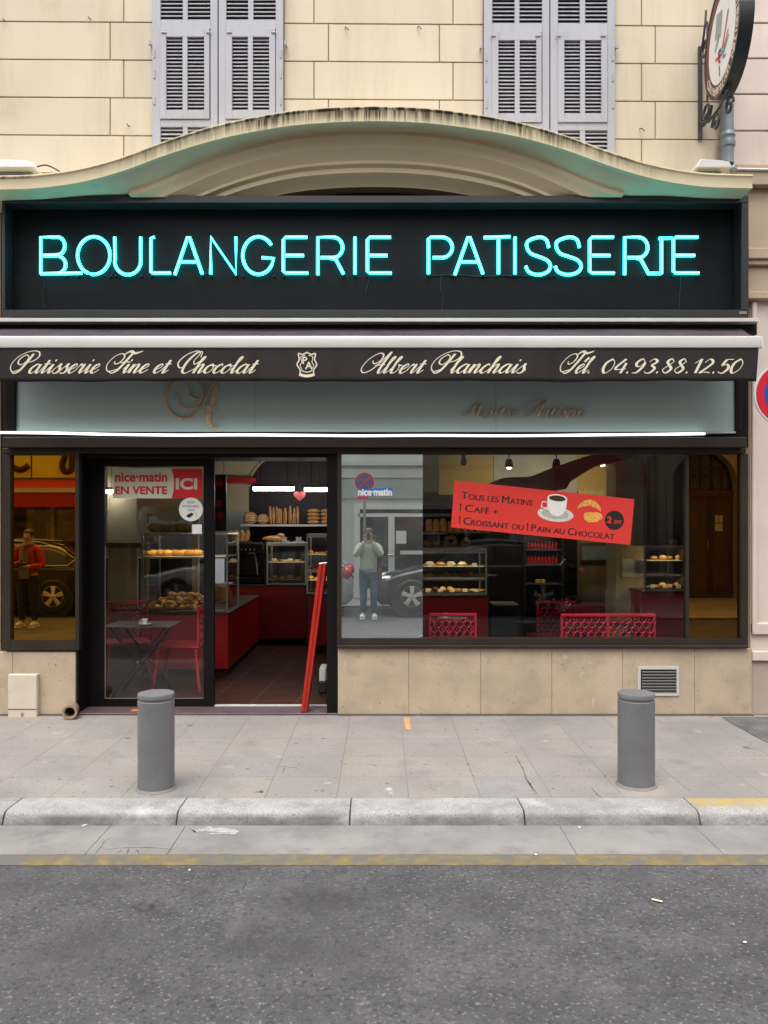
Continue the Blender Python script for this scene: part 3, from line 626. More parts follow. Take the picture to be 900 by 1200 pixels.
# canopy
CY = -.48
ctop = [(-34, 207), (0, 205.5), (40, 204), (90, 197.5), (140, 184.5), (200, 162.5), (260, 144.5), (330, 131), (380, 126), (430, 124), (480, 125), (530, 129.5), (600, 141), (660, 157.5), (720, 179), (770, 193.5), (820, 201.5), (860, 203.5), (882, 204)]
cp = catmull([(X(a, CY), Z(b, CY)) for a, b in ctop], 5)
def fth(x): return .115+.012*math.exp(-(x/2.2)**2)
def slope(x):
    d = abs(x+.04)-2.0; return .112*math.exp(-(d/(.75 if d < 0 else .38))**2)
ZF0 = Z(124, CY)
can = MB()
rows = []
for q in cp:
    x, z = q.x, q.y; th = fth(x)
    rows.append([(x, .01, z+.02), (x, CY+.04, z+.004), (x, CY+.012, z+.003), (x, CY-.006, z-.006), (x, CY-.008, z-.018), (x, CY, z-.028), (x, CY+.004, z-.034), (x, CY+.004, z-th), (x, CY+.03, z-th-.002)])
fm = pm('canopy_paint', (.62, .54, .36), .8, var=.06, scale=2, bump=.15, bscale=60)
def canopy_stain(m):
    t, b = nodes_of(m); src = b.inputs['Base Color'].links[0].from_socket
    tc = t.nodes.new('ShaderNodeTexCoord'); uv = t.nodes.new('ShaderNodeSeparateXYZ'); t.links.new(tc.outputs['UV'], uv.inputs[0])
    cx = t.nodes.new('ShaderNodeSeparateXYZ'); t.links.new(tc.outputs['Object'], cx.inputs[0])
    def mr(sock, a, bb, c=0, d=1):
        r = t.nodes.new('ShaderNodeMapRange'); r.inputs['From Min'].default_value = a; r.inputs['From Max'].default_value = bb; r.inputs['To Min'].default_value = c; r.inputs['To Max'].default_value = d; t.links.new(sock, r.inputs['Value']); return r.outputs[0]
    def mul(a, bb):
        q = t.nodes.new('ShaderNodeMath'); q.operation = 'MULTIPLY'; t.links.new(a, q.inputs[0]); t.links.new(bb, q.inputs[1]); return q.outputs[0]
    def noise(sc, st, d=3, rg=.6):
        mp = t.nodes.new('ShaderNodeMapping'); mp.inputs['Scale'].default_value = st; t.links.new(tc.outputs['Object'], mp.inputs[0])
        n = t.nodes.new('ShaderNodeTexNoise'); n.inputs['Scale'].default_value = sc; n.inputs['Detail'].default_value = d; n.inputs['Roughness'].default_value = rg; t.links.new(mp.outputs[0], n.inputs['Vector']); return n.outputs[0]
    def mixin(fac, c):
        nonlocal src
        mx = t.nodes.new('ShaderNodeMix'); mx.data_type = 'RGBA'; t.links.new(fac, mx.inputs[0]); t.links.new(src, mx.inputs[6]); mx.inputs[7].default_value = list(c)+[1]; src = mx.outputs[2]
    xm = mul(mr(cx.outputs[0], -2.6, -1.2), mr(cx.outputs[0], 2.5, 1.4))
    band = mr(uv.outputs[1], .80, .64)                        # v: 0 at the wall, 1 under the lip
    rim = mul(mr(uv.outputs[1], .40, .46), mr(uv.outputs[1], .87, .70))
    st = mul(mul(mr(noise(1, (24, 1, .6), 4), .40, .58), rim), xm)
    mixin(st, (.045, .032, .02))
    st2 = mul(mr(noise(1, (5, 5, 5), 8, .7), .46, .62), mul(mr(uv.outputs[1], .40, .44), mr(uv.outputs[1], .74, .66)))
    mixin(mul(st2, mr(noise(1, (1.3, 1, 1), 2), .40, .55)), (.04, .032, .02))
    big = mr(noise(1, (2.2, 1, 1), 3), .35, .6, .25, 1)
    st3 = mul(mr(noise(1, (42, 1, .4), 3), .48, .58), mul(mul(mr(uv.outputs[1], .70, .74), mr(uv.outputs[1], .92, .80)), xm))
    mixin(mul(st3, big), (.07, .05, .03))
    t.links.new(src, b.inputs['Base Color'])
canopy_stain(fm)
fas = MB(); fas.loft(rows, uv=True); fas.build('canopy_edge', fm, bld, smooth=40)
so_ = MB()
so_.loft([[(q.x, CY+.03, q.y-fth(q.x)-.002), (q.x, CY+.05, q.y-fth(q.x)+.004), (q.x, -.31, q.y-fth(q.x)-slope(q.x)), (q.x, -.18, q.y-fth(q.x)-slope(q.x)+.004), (q.x, .011, q.y-fth(q.x)-slope(q.x)*.5+.004)] for q in cp])
for q in (cp[0], cp[-1]):
    so_.face([(q.x, .01, q.y+.03), (q.x, CY+.012, q.y+.003), (q.x, CY+.004, q.y-fth(q.x)), (q.x, -.31, q.y-fth(q.x)-slope(q.x)), (q.x, .011, q.y-fth(q.x)-slope(q.x)*.5)])
so_.build('canopy_soffit', M['canopy_under'] if 'canopy_under' in M else pm('canopy_underside', (.58, .53, .38), .75, var=.06, scale=2, dirt=(.33, .34, .24), dscale=2, dthr=.6), bld, smooth=40)
zbot = 4.56
prof = [(154.5, -.31), (158, -.313), (164, -.29), (170.5, -.272), (172.5, -.272), (186, -.212), (188, -.206), (191.5, -.209), (196.5, -.177), (198.5, -.174), (202, -.176), (216, -.10), (219, -.09), (226, .0)]
cv = MB(); rows = []
x0c, x1c = X(151, -.31), X(731, -.31)
for k in range(61):
    x = x0c+(x1c-x0c)*k/60
    zf = None
    for a, b in zip(cp, cp[1:]):
        if a.x <= x <= b.x: zf = a.y+(b.y-a.y)*(x-a.x)/(b.x-a.x); break
    drop = ZF0-zf
    row = []
    for py, y in prof:
        zz = max(Z(py, y)-drop*1.0-slope(x)+slope(0), zbot-.0005*(y+.31)); row.append((x, y, zz))
    row.insert(0, (x, -.31, max(zf-fth(x)-slope(x)+.003, zbot)))
    rows.append(row)
cv.loft(rows)
for r in (rows[0], rows[-1]): cv.face(r+[(r[0][0], 0, r[0][2])])
cv.build('canopy_cove', pm('cove_paint', (.62, .53, .35), .75, var=.06, scale=2), bld, smooth=30)
# shopfront shell: dark cladding behind sign and awning, portal, frames
sf = MB()
sf.box(X(2), X(877), .0, .3, Z(524)+.0, 4.7)
sf.build('fascia_backing', M['blackmetal'], bld, smooth=0)
# transom panel
tp = MB().box(X(18, -.06), X(862, -.06), -.06, -.002, Z(506, -.06), 3.32)
trans = tp.build('transom_panel', M['teal'], bld, smooth=0)
jm = MB()
for px in (300, 580): jm.box(X(px)-.0012, X(px)+.0012, -.0612, -.06, Z(503, -.06), 3.3)
jm.build('panel_joint', pm('grey_joint', (.09, .11, .11), .6), trans, smooth=0)
MB().box(X(5, -.09), X(17.6, -.09), -.09, -.001, Z(505, -.09), 3.32, .004).box(X(862.4, -.09), X(869, -.09), -.09, -.001, Z(505, -.09), 3.32, .004).build('transom_post', M['blackmetal'], bld)
def put_gold():
    # big swash A. and the small cut-out words
    g = MB()
    yy = -.066
    def st(pts, wf):
        pp = catmull([(X(170+a*130/900, yy), Z(440+b*80/554, yy)) for a, b in pts], 10); n = len(pp); L = []; Q = []
        for i, p in enumerate(pp):
            t = (pp[min(i+1, n-1)]-pp[max(i-1, 0)]).normalized(); nn = Vector((-t.y, t.x)); w = wf(i/(n-1))
            L.append((p.x+nn.x*w, p.y+nn.y*w)); Q.append((p.x-nn.x*w, p.y-nn.y*w))
        for i in range(n-1):
            g.prism([(L[i][0], yy, L[i][1]), (L[i+1][0], yy, L[i+1][1]), (Q[i+1][0], yy, Q[i+1][1]), (Q[i][0], yy, Q[i][1])], (0, -.012, 0))
    st([(265, 145), (258, 205), (330, 272), (420, 250), (468, 160), (440, 70), (385, 20), (345, 80), (360, 160), (405, 190), (440, 190)], lambda t: .0055+.003*math.sin(PI*t))
    st([(330, -10), (240, 60), (180, 130), (165, 205), (205, 300), (300, 356), (400, 330), (470, 230), (520, 130), (555, 60), (575, 0)], lambda t: .005+.006*abs(math.sin(PI*1.5*t)))
    st([(560, -20), (572, 80), (556, 190), (520, 290), (515, 370), (545, 425), (585, 428), (602, 402)], lambda t: .006+.018*max(0, math.sin(PI*min(1, t*1.15))))
    st([(390, 238), (430, 245), (480, 250), (540, 240), (590, 270)], lambda t: .004)
    p = P(170+608*130/900, 440+351*80/554, yy); g.lathe([(0, -.0), (.013, 0), (.013, .012), (0, .012)], p, 14, Matrix.Rotation(R(90), 3, 'X'))
    o = g.build('monogram', M['gold'], trans, smooth=0)
    h = MB(); script(h, 'Maitre Artisan', (X(617, yy)-.03, yy, Z(489, yy)), .060, X(692, yy)-X(549, yy), hair=.05, thick=.17, slant=.5)
    r = bmesh.ops.extrude_face_region(h.bm, geom=h.bm.faces[:])
    for q in r['geom']:
        if isinstance(q, bmesh.types.BMVert): q.co.y -= .012
    h.build('raised_lettering', M['goldblack'], trans, smooth=0)
put_gold()
# ledge above the windows
MB().box(X(3, -.14), X(875, -.14), -.14, -.001, Z(524, -.14), Z(512, -.14), .006).box(X(3, -.06)-.004, X(875, -.06), -.05, -.0015, Z(531, -.05), Z(524, -.14)-.002, .004).build('shopfront_ledge', M['bronze'], bld)
# plinth stone
def trav():
    m = pm('travertine', (.45, .36, .265), .5, var=.13, scale=4, bump=.15, bscale=30, dirt=(.34, .26, .185), dscale=7, dthr=.56)
    t, b = nodes_of(m); src = b.inputs['Base Color'].links[0].from_socket; tc = t.nodes.new('ShaderNodeTexCoord')
    for sc, lo, hi, c in ((34, .69, .73, (.13, .085, .05)), (13, .66, .74, (.52, .44, .35))):
        n = t.nodes.new('ShaderNodeTexNoise'); n.inputs['Scale'].default_value = sc; n.inputs['Detail'].default_value = 3; t.links.new(tc.outputs['Object'], n.inputs['Vector'])
        r = t.nodes.new('ShaderNodeMapRange'); r.inputs['From Min'].default_value = lo; r.inputs['From Max'].default_value = hi; t.links.new(n.outputs[0], r.inputs['Value'])
        mx = t.nodes.new('ShaderNodeMix'); mx.data_type = 'RGBA'; t.links.new(r.outputs[0], mx.inputs[0]); t.links.new(src, mx.inputs[6]); mx.inputs[7].default_value = list(c)+[1]; src = mx.outputs[2]
    t.links.new(src, b.inputs['Base Color']); return m
M['trav'] = trav()
pl = MB(); px = [396, 479, 563, 646, 729, 813, 880]
for a, b in zip(px, px[1:]): pl.box(X(a)+.0012, X(b)-.0012, -.022, .05, .012, Z(759.5), .0025)
pl.build('stone_plinth', M['trav'], bld); pl = MB()
for a, b in ((-30, 16), (16, 89.5)): pl.box(X(a)+.0012, X(b)-.0012, -.022, .05, .012, Z(763.5), .0025)
pl.build('stone_plinth', M['trav'], bld)
MB().box(X(396), X(880), -.012, .3, 0.001, Z(762)).box(-3.46, X(89), -.012, .3, .001, Z(766)).box(X(396)+.002, X(880.5), -.045, -.0225, .0005, .011).box(-3.6, X(89), -.045, -.0225, .0005, .011).build('plinth_backing', pm('plinth_core', (.11, .10, .09), .9), bld, smooth=0)
# right-hand shop window
def ring_frame(mb, a0, a1, b0, b1, i0, i1, j0, j1, yf, yb, bev=.004):
    """rectangular frame between outer px box (a0..a1, b0..b1) and inner (i0..i1, j0..j1)"""
    mb.box(X(a0, yf), X(i0, yf), yf, yb, Z(b1, yf), Z(b0, yf), bev); mb.box(X(i1, yf), X(a1, yf), yf, yb, Z(b1, yf), Z(b0, yf), bev)
    mb.box(X(i0, yf), X(i1, yf), yf+.001, yb, Z(j0, yf), Z(b0, yf)); mb.box(X(i0, yf), X(i1, yf), yf+.001, yb, Z(b1, yf), Z(j1, yf))
rw = MB(); ring_frame(rw, 395, 877, 531.5, 757, 400, 868, 532, 748, -.04, .04)
rw.box(X(395, -.06), X(877.5, -.06), -.06, -.0225, Z(759.5, -.06)-.002, Z(756.5, -.06), .003)
rw.box(X(802.5), X(806.5), -.02, .04, Z(749), Z(531))
wn = rw.build('shop_window', M['bronze'], bld)
MB().box(X(495.5), X(802.5), .002, .008, Z(749), Z(531)).build('pane', M['glass'], wn, smooth=0)
MB().box(X(399.2), X(495.3), -.006, .0075, Z(747.5), Z(531)).build('mirror_panel', M['mirror'], wn, smooth=0)
MB().box(X(806.5), X(868.5), -.001, .0085, Z(749), Z(531)).build('bronze_mirror_panel', M['bronze_mirror_dim'], wn, smooth=0)
cl = MB()
for px_, py_ in ((400.5, 746), (493.5, 746)): cl.box(X(px_)-.012, X(px_)+.012, -.016, -.0055, Z(py_)-.012, Z(py_)+.012, .003)
cl.build('mirror_clip', M['chrome'], wn)
MB().box(X(496), X(802), -.001, .0015, Z(532.6), Z(531.4)).build('pane_edge_line', M['steel'], wn, smooth=0)  # thin pale strip put in for the reflection along the glass top
# left mirror window
lw = MB(); ring_frame(lw, 3, 92.5, 525, 762, 12, 88, 533, 750, -.04, .04)
ln = lw.build('side_window', M['bronze'], bld)
MB().box(X(12)-.02, X(88)+.02, .0, .0085, Z(751), Z(532)).build('bronze_mirror_panel', M['bronze_mirror'], ln, smooth=0)
# portal and sliding door
YD = .25
po = MB()
po.box(X(90), X(92.3), .0, .45, .0, Z(525)); po.box(X(92.6), X(396)-.002, .041, .45, Z(536, .041), Z(524))
po.box(X(384, .1), X(395.5), -.004, .45, .0, Z(525))
po.build('portal', M['blackmetal'], bld, smooth=0)
df = MB(); ring_frame(df, 103, 251, 534, 829, 122.5, 238.5, 546.5, 819, YD, YD+.05)
dr = df.build('sliding_door', M['blackmetal'], bld)
MB().box(X(122, YD), X(239, YD), YD+.02, YD+.026, Z(819.5, YD), Z(546, YD)).build('pane', M['glass'], dr, smooth=0)
MB().box(X(122, YD), X(239, YD), YD+.008, YD+.014, Z(819.5, YD), Z(818, YD)).box(X(122.6, YD), X(123.4, YD), YD+.006, YD+.012, Z(819, YD), Z(640, YD)).build('pane_edge_line', M['steel'], dr, smooth=0)
d2 = MB(); y2 = YD+.07
d2.box(X(383, y2), X(391, y2), y2, y2+.3, .03, Z(534, y2)); dr2 = d2.build('sliding_door', M['blackmetal'], bld, smooth=0)
MB().box(X(386.6, y2), X(387.6, y2), y2-.006, y2-.001, Z(722, y2), Z(684, y2)).box(X(386.6, y2), X(387.6, y2), y2-.006, y2-.001, Z(650, y2), Z(575, y2)).build('edge_strip', M['alu'], dr2, smooth=0)
MB().box(X(90)+.001, X(396), -.02, .26, .0006, .018, .004).build('door_threshold', M['plumtile'], bld)
MB().box(X(104, .262), X(384, .262), .262, .30, .0006, .030, .003).build('threshold_rail', M['alu'], bld)
MB().box(X(150), X(161), .06, .14, .0185, .0195).build('threshold_tape', pm('orange_tape', (.7, .18, .04), .6), bld, smooth=0)
# ---------------------------------------------------------------- neighbour on the right
nb = thing('neighbour_building', (8, .1, 0), 'pinkish white stone building next door with a grey moulded band', 'building')
w = MB()
w.box(XB, 14, .03, .33, 0, ZT)
w.build('wall_backing', M['joint'], nb, smooth=0)
w = MB(); ys = [197, 152.5, 109.5, 67.5, 26]+[26-41.6*k for k in range(1, 9)]
for i, (lo, hi) in enumerate(zip(ys, ys[1:])):
    vs = [XB, 4.1, 5.6, 7.2, 8.8, 11, 14] if i % 2 else [XB, 4.8, 6.4, 8, 9.6, 12, 14]
    for a, b in zip(vs, vs[1:]): w.box(a+.004, b-.004, .012, .06, Z(lo)+.006, Z(hi)-.006, .006)
xs0 = X(880.5)
w.box(xs0, 14, .02, .1, Z(770), Z(352))
w.build('wall', M['pinkstone'], nb, smooth=0)
s = MB()
s.box(XB, 14, -.10, .1, Z(222), Z(198), .006)
s.box(xs0-.06, 14, -.02, .1, Z(293), Z(222)-.002, .003); s.box(xs0-.06, 14, -.07, .1, Z(306), Z(293)-.002, .008); s.box(xs0-.06, 14, -.045, .1, Z(312), Z(306)-.002, .006)
s.box(xs0-.06, 14, -.005, .1, Z(343), Z(312)-.002, .003); s.box(xs0-.06, 14, -.05, .1, Z(352), Z(343)-.002, .008)
s.build('string_course', M['tanstone'], nb)
s = MB()
s.box(xs0+.006, xs0+.05, -.012, .03, Z(742), Z(354), .008); s.box(xs0+.006, 14, -.010, .03, Z(744), Z(730), .01)
s.box(xs0, 14, -.03, .1, Z(774), Z(763), .006); s.build('panel_moulding', M['pinkstone'], nb)
MB().box(xs0, 14, .0, .1, 0.002, Z(774)-.002, .004).build('base_course', pm('base_stone', (.42, .34, .29), .85, var=.1, scale=3, bump=.2), nb)
MB().tube([P(856, 198, -.11), P(905, 199, -.11)], .012, 8).tube([P(846, 197, -.13), P(856, 198, -.11)], .02, 8).build('cable_duct', M['alu'], nb)
# ---------------------------------------------------------------- neon sign
sg = thing('neon_sign', (0, -.02, 4.0), 'long black sign box with cyan neon letters reading BOULANGERIE PATISSERIE', 'sign')
SY = -.25; BY = -.10; NY = -.132
MB().box(X(4, SY), X(876, SY), BY, -.002, Z(370, SY), Z(231, SY)).build('backboard', M['board'], sg, smooth=0)
f = MB()
f.box(X(2, SY), X(877.5, SY), SY, BY+.01, Z(237.5, SY), Z(229, SY), .004).box(X(2, SY), X(877.5, SY), SY, BY+.01, Z(371, SY), Z(363, SY), .004)
f.box(X(2, SY), X(5.5, SY), SY+.001, BY+.01, Z(363, SY), Z(237.5, SY), .002).box(X(869, SY), X(877.5, SY), SY+.001, BY+.01, Z(363, SY), Z(237.5, SY), .004)
f.build('frame', M['frame'], sg)
sp = MB()
for px in (228, 518, 690): sp.box(X(px, BY)-.0015, X(px, BY)+.0015, BY-.0015, BY-.0002, Z(360, SY), Z(325, BY))
sp.build('board_joint', M['dark'], sg, smooth=0)
MB().box(X(866, SY), X(875, SY), SY-.003, SY-.0005, Z(368, SY), Z(365, SY)).build('maker_plate', M['steel'], sg, smooth=0)
T_, B_ = 278, 321
MID = 299.5
def arc(cx, cy, rx, ry, a0, a1, n=14): return [(cx+rx*math.cos(R(a0+(a1-a0)*k/n)), cy-ry*math.sin(R(a0+(a1-a0)*k/n))) for k in range(n+1)]
def n_B(x0, x1): return [[(x0, B_), (x0, T_)]+[(x0+14, T_)]+arc(x1-10, (T_+MID)/2-.5, 9, 10.5, 80, -80)+[(x0+2, MID)], [(x0+2, MID+.5), (x1-10, MID+.5)]+arc(x1-11, (B_+MID)/2, 11, 10.5, 80, -80)+[(x0, B_), (x0+48, B_-1)]]
def n_O(x0, x1): return [arc((x0+x1)/2, MID, (x1-x0)/2, 22, 250, 250-352, 40)]
def n_U(x0, x1): return [[(x0, T_), (x0+.5, 305)]+arc((x0+x1)/2, 306, (x1-x0)/2, 16, 180, 360, 18)+[(x1, T_)]]
def n_L(x0, x1): return [[(x0+4, T_), (x0, T_+1), (x0, B_-2), (x0+2, B_-1), (x1, B_-1)]]
def n_A(x0, x1): return [[(x0, B_+1), ((x0+x1)/2-1, T_), ((x0+x1)/2+1, T_), (x1, B_)], [(x0+6, 307), (x1-6, 307)]]
def n_N(x0, x1): return [[(x0, B_), (x0, T_), (x1, B_), (x1, T_)]]
def n_G(x0, x1): return [arc((x0+x1)/2, MID, (x1-x0)/2, 22, 35, 325, 34)+[(x1, 303), (x1-14, 302)]]
def n_E(x0, x1): return [[(x1, T_), (x0+3, T_), (x0, T_+3), (x0, B_-3), (x0+3, B_-1), (x1+1, B_-1)], [(x0+2, MID), (x1-4, MID)]]
def n_R(x0, x1, leg=True): return [[(x0, B_+1), (x0, T_)]+arc(x1-12, (T_+302)/2, 11, 12, 90, -90)+[(x0+3, 302)], [(x0+12, 302), (x1-9, 304), (x1, B_)]]
def n_I(x0, x1): return [[(x0, T_), (x0, B_)]]
def n_P(x0, x1): return [[(x0, B_), (x0, T_+2), (x0+3, T_)]+arc(x1-12, (T_+302)/2, 12, 12, 90, -90)+[(x0+5, 302)]]
def n_T(x0, x1): return [[(x0, T_+.5), (x1, T_-.5)], [((x0+x1)/2+1.5, T_+2), ((x0+x1)/2+1.5, B_)]]
def n_S(x0, x1):
    c = (x0+x1)/2; w = (x1-x0)/2
    return [[(p.x, p.y) for p in catmull([(x1-2, 290), (x1-5, 281), (c+1, 278), (x0+3, 282.5), (x0+1.5, 290), (x0+6, 297), (c, 300.5), (x1-4, 305), (x1, 312), (x1-4, 319), (c, 322), (x0+4, 319), (x0, 312)], 5)]]
LETT = [('B', 48, 77), ('O', 91, 129), ('U', 134.5, 165), ('L', 177, 200), ('A', 205, 237), ('N', 247, 276.5), ('G', 284.5, 321), ('E', 332, 360), ('R', 372.5, 402.5), ('I', 416, 416), ('E', 430.5, 458),
        ('P', 502, 530), ('A', 533, 566), ('T', 567, 598), ('I', 603.5, 603.5), ('S', 616, 645), ('S', 650.5, 681), ('E', 691, 719), ('R', 732, 760), ('I', 775, 775), ('E', 789, 818)]
FN = dict(B=n_B, O=n_O, U=n_U, L=n_L, A=n_A, N=n_N, G=n_G, E=n_E, R=n_R, I=n_I, P=n_P, T=n_T, S=n_S)
for i, (ch, a, b) in enumerate(LETT):
    m = MB()
    for st in FN[ch](a, b):
        m.tube([P(x, y, NY) for x, y in st], .0145, 8)
    if i == 18: m.tube([P(759, 320.5, NY), P(774.5, 320.5, NY)], .0135, 8)
    if i == 19: m.tube([P(772, 279.5, NY), P(788, 279, NY)], .0135, 8)
    lo_ = m.build('neon_letter', M['neon'], sg, smooth=60); cr_ = MB()
    for st in FN[ch](a, b): cr_.tube([P(x, y, NY)+Vector((0, -.0105, 0)) for x, y in st], .0056, 6)
    cr_.build('glowing_core', M['neoncore'], lo_, smooth=60)
st_ = MB()
for ch, a, b in LETT:
    for px in ({a, b} if b-a > 5 else {a}):
        p = P(px, B_+1, NY); st_.tube([p+Vector((0, .01, -.004)), p+Vector((0, .032, -.004))], .009, 6)
st_.build('tube_holder', M['black'], sg)
cb = MB()
def cable(pts, r=.0035): cb.tube(catmull([P(x, y, NY+.025) for x, y in pts], 5), r, 6)
cable([(49, 322), (52, 335), (51, 348), (53, 362)]); cable([(428, 345), (431, 335), (433, 322)]); cable([(518, 322), (516, 335), (519, 350), (518, 363)]); cable([(797, 322), (797, 340), (796, 350), (796, 363)])
cable([(100, 321), (120, 322), (128, 325), (133, 318), (134, 300)]); cable([(166, 279), (176, 279)]); cable([(238, 321), (246, 321)]); cable([(503, 323), (540, 322), (560, 324), (600, 323), (640, 325)])
cb.build('cable', M['rubber'], sg)
# ---------------------------------------------------------------- awning
aw = thing('awning', (0, -.05, 3.4), 'retracted plum fabric awning with white front rail and ivory script lettering', 'awning')
AY = -.52
MB().box(X(-30, -.3), X(888, -.3), -.33, -.01, Z(377, -.33), Z(372.5, -.33), .003).build('top_rail', M['alu'], aw)
MB().box(X(-30, -.24), X(887, -.24), -.24, -.001, Z(392, -.24), Z(378, -.24)).build('cassette', M['blackmetal'], aw, smooth=0)
def topf(u, v):
    x = X(-30, AY)+(X(886, AY)-X(-30, AY))*u; y = -.25+(AY+.03+.25)*v
    z = Z(385, -.25)*(1-v)+(Z(396, AY)+.015)*v
    z += .010*math.sin(9*u+1)*math.sin(PI*v)+.005*math.sin(31*u)*math.sin(PI*v)
    return (x, y, z)
tf = MB(); tf.loft([[topf(u/70, v/4) for v in range(5)] for u in range(71)]); tf.build('canopy_fabric', M['cloth_top'], aw, smooth=60)
fb = MB().box(X(-30, AY), X(893.5, AY), AY, AY+.06, Z(407.5, AY), Z(393.5, AY), .008, 3); fb.build('front_rail', M['alu'], aw)
MB().box(X(893.5, AY), X(894.5, AY), AY+.004, AY+.056, Z(407, AY), Z(394, AY)).build('end_cap', M['white'], aw)
def vy(x, z):
    t = max(0, min(1, (Z(407, AY)-z)/.29))
    return AY+.016+t*(.006*math.sin(4.1*x+1)+.004*math.sin(9.7*x)+.002*math.sin(23*x))
vb = MB(); zt, zb = Z(406, AY), Z(446.5, AY)
rows = []
nx = 240; xa, xb = X(-30, AY), X(890, AY)
for i in range(nx+1):
    x = xa+(xb-xa)*i/nx
    rows.append([(x-(.02*(j/8) if i == nx else 0), vy(x, zt+(zb-zt)*j/8), zt+(zb-zt)*j/8+(.004*math.sin(3.1*x)+.0025*math.sin(11*x))*(j/8)) for j in range(9)])
vb.loft(rows)
val = vb.build('valance', M['fabric'], aw, smooth=60)
so2 = val.modifiers.new('thick', 'SOLIDIFY'); so2.thickness = .004; so2.offset = 1
LZ = Z(437, AY)
xh = 10.6*6.68/F
for s, a, b in (('Patisserie Fine et Chocolat', 6, 296), ('Albert Planchais', 420, 613), ('Tél.', 652, 692), ('04.93.88.12.50', 703, 868)):
    g = MB(); script(g, s, ((X(a, AY)+X(b, AY))/2, AY, LZ), xh if s[0] != '0' else .068, X(b, AY)-X(a, AY), hair=.05, thick=.145 if s[0] != '0' else .165, slant=.70 if s[0] != '0' else .50, surf=lambda x, z: vy(x, z)-.0035)
    g.build('lettering', M['ivory'], val, smooth=0)
# emblem
em = MB()
def es(pts, w=.006):
    pp = catmull(pts, 6); L = []; Q = []; n = len(pp)
    for i, p in enumerate(pp):
        t = (pp[min(i+1, n-1)]-pp[max(i-1, 0)]).normalized(); nn = Vector((-t.y, t.x))
        k = F/(AY-CAMY)
        c = (X(p.x, AY), Z(p.y, AY)); L.append((c[0]+nn.x*w, c[1]-nn.y*w)); Q.append((c[0]-nn.x*w, c[1]+nn.y*w))
    for i in range(n-1): em.face([(L[i][0], vy(*L[i])-.0045, L[i][1]), (L[i+1][0], vy(*L[i+1])-.0045, L[i+1][1]), (Q[i+1][0], vy(*Q[i+1])-.0045, Q[i+1][1]), (Q[i][0], vy(*Q[i])-.0045, Q[i][1])])
for sgn in (1, -1):
    cx = 359.5
    es([(cx, 412.5), (cx+5*sgn, 415), (cx+10*sgn, 414), (cx+9*sgn, 421), (cx+11.5*sgn, 427), (cx+8*sgn, 433), (cx+8*sgn, 437)], .0052)
    es([(cx+2*sgn, 416), (cx+7*sgn, 418), (cx+6*sgn, 424), (cx+8*sgn, 428), (cx+5.5*sgn, 433)], .003)
es([(350.5, 438.5), (359.5, 440.5), (368.5, 438.5)], .012); es([(353, 434), (359.5, 436), (366, 434)], .004)
c_ = P(357.2, 422, AY); put_text(em, 'P', (c_.x, vy(c_.x, c_.z)-.005, c_.z), height=.062, bold=.02)
c_ = P(361.8, 428, AY); put_text(em, 'A', (c_.x, vy(c_.x, c_.z)-.0053, c_.z), height=.062, bold=.02)
em.build('emblem', M['ivory'], val, smooth=0, recalc=False)
# LED strip over the windows
ls = MB()
lp = [(-2, 506.2), (60, 506.8), (120, 508.2), (200, 509.2), (280, 509), (350, 509.4), (420, 510), (500, 509.6), (600, 510), (700, 509), (780, 508.2), (826, 507.6)]
ls.tube(catmull([P(a, b+.6, -.12) for a, b in lp], 5), .0105, 8)
lst = ls.build('light_tube', M['led'], None)
lt = thing('light_strip', (0, -.12, Z(509, -.12)), 'glowing white rope light lying along the ledge over the shop windows', 'light')
me = lst.data
for v in me.vertices: v.co -= Vector(lt.location)
lst.parent = lt
MB().tube([P(826, 507.6, -.12), P(862, 507, -.12)], .009, 6).build('lead', M['zinc'], lt)
# ---------------------------------------------------------------- disc sign on its bracket
ds = thing('hanging_disc_sign', (2.83, -.03, 5.3), 'round white blade sign with maroon lettered ring on a scrolled iron bracket', 'sign')
dc = Vector((2.81, -.60, Z(44, -.6))); u = Vector((-.10, -.995, 0)).normalized(); nrm = Vector((u.y, -u.x, 0)); up = Vector((0, 0, 1))   # nrm faces the shop
if nrm.x > 0: nrm = -nrm
rad = .46
B3 = Matrix((( -u.x, up.x, nrm.x), (-u.y, up.y, nrm.y), (-u.z, up.z, nrm.z)))  # columns: reading direction, up, normal
rd = u if u.cross(up).dot(nrm) > 0 else -u
def dp(a, b, d=0): return dc+rd*a+up*b+nrm*d
def disc_ring(mb, r0, r1, d0, d1, n=56):
    rows = []
    for k in range(n+1):
        c, s = math.cos(2*PI*k/n), math.sin(2*PI*k/n)
        rows.append([dp(r0*c, r0*s, d0), dp(r1*c, r1*s, d0), dp(r1*c, r1*s, d1), dp(r0*c, r0*s, d1), dp(r0*c, r0*s, d0)])
    mb.loft(rows)
m = MB(); disc_ring(m, rad*.965, rad, .005, -.105); m.build('rim', pm('black_rim', (.02, .024, .03), .35, var=.3), ds)
m = MB(); disc_ring(m, rad*.755, rad*.963, .0, -.10); m.build('ring_band', pm('maroon_band', (.12, .028, .04), .5, var=.15), ds)
m = MB(); m.prism([dp(rad*.754*math.cos(2*PI*k/56), rad*.754*math.sin(2*PI*k/56), -.002) for k in range(56)], nrm*-.095); m.build('face', pm('white_face', (.80, .80, .79), .4, var=.03), ds)
t = MB()
def ring_text(s, a0, step, h=.075):
    for i, ch in enumerate(s):
        if ch == ' ': continue
        a = R(a0+step*i); pos = dp(.86*rad*math.cos(a), .86*rad*math.sin(a), .0022)
        inward = -(rd*math.cos(a)+up*math.sin(a)); along = inward.cross(nrm)
        put_text(t, ch, pos, height=h if ch.isupper() or ch in 'lthdé' else h*.78, right=along, up=inward, bold=.03, depth=0)
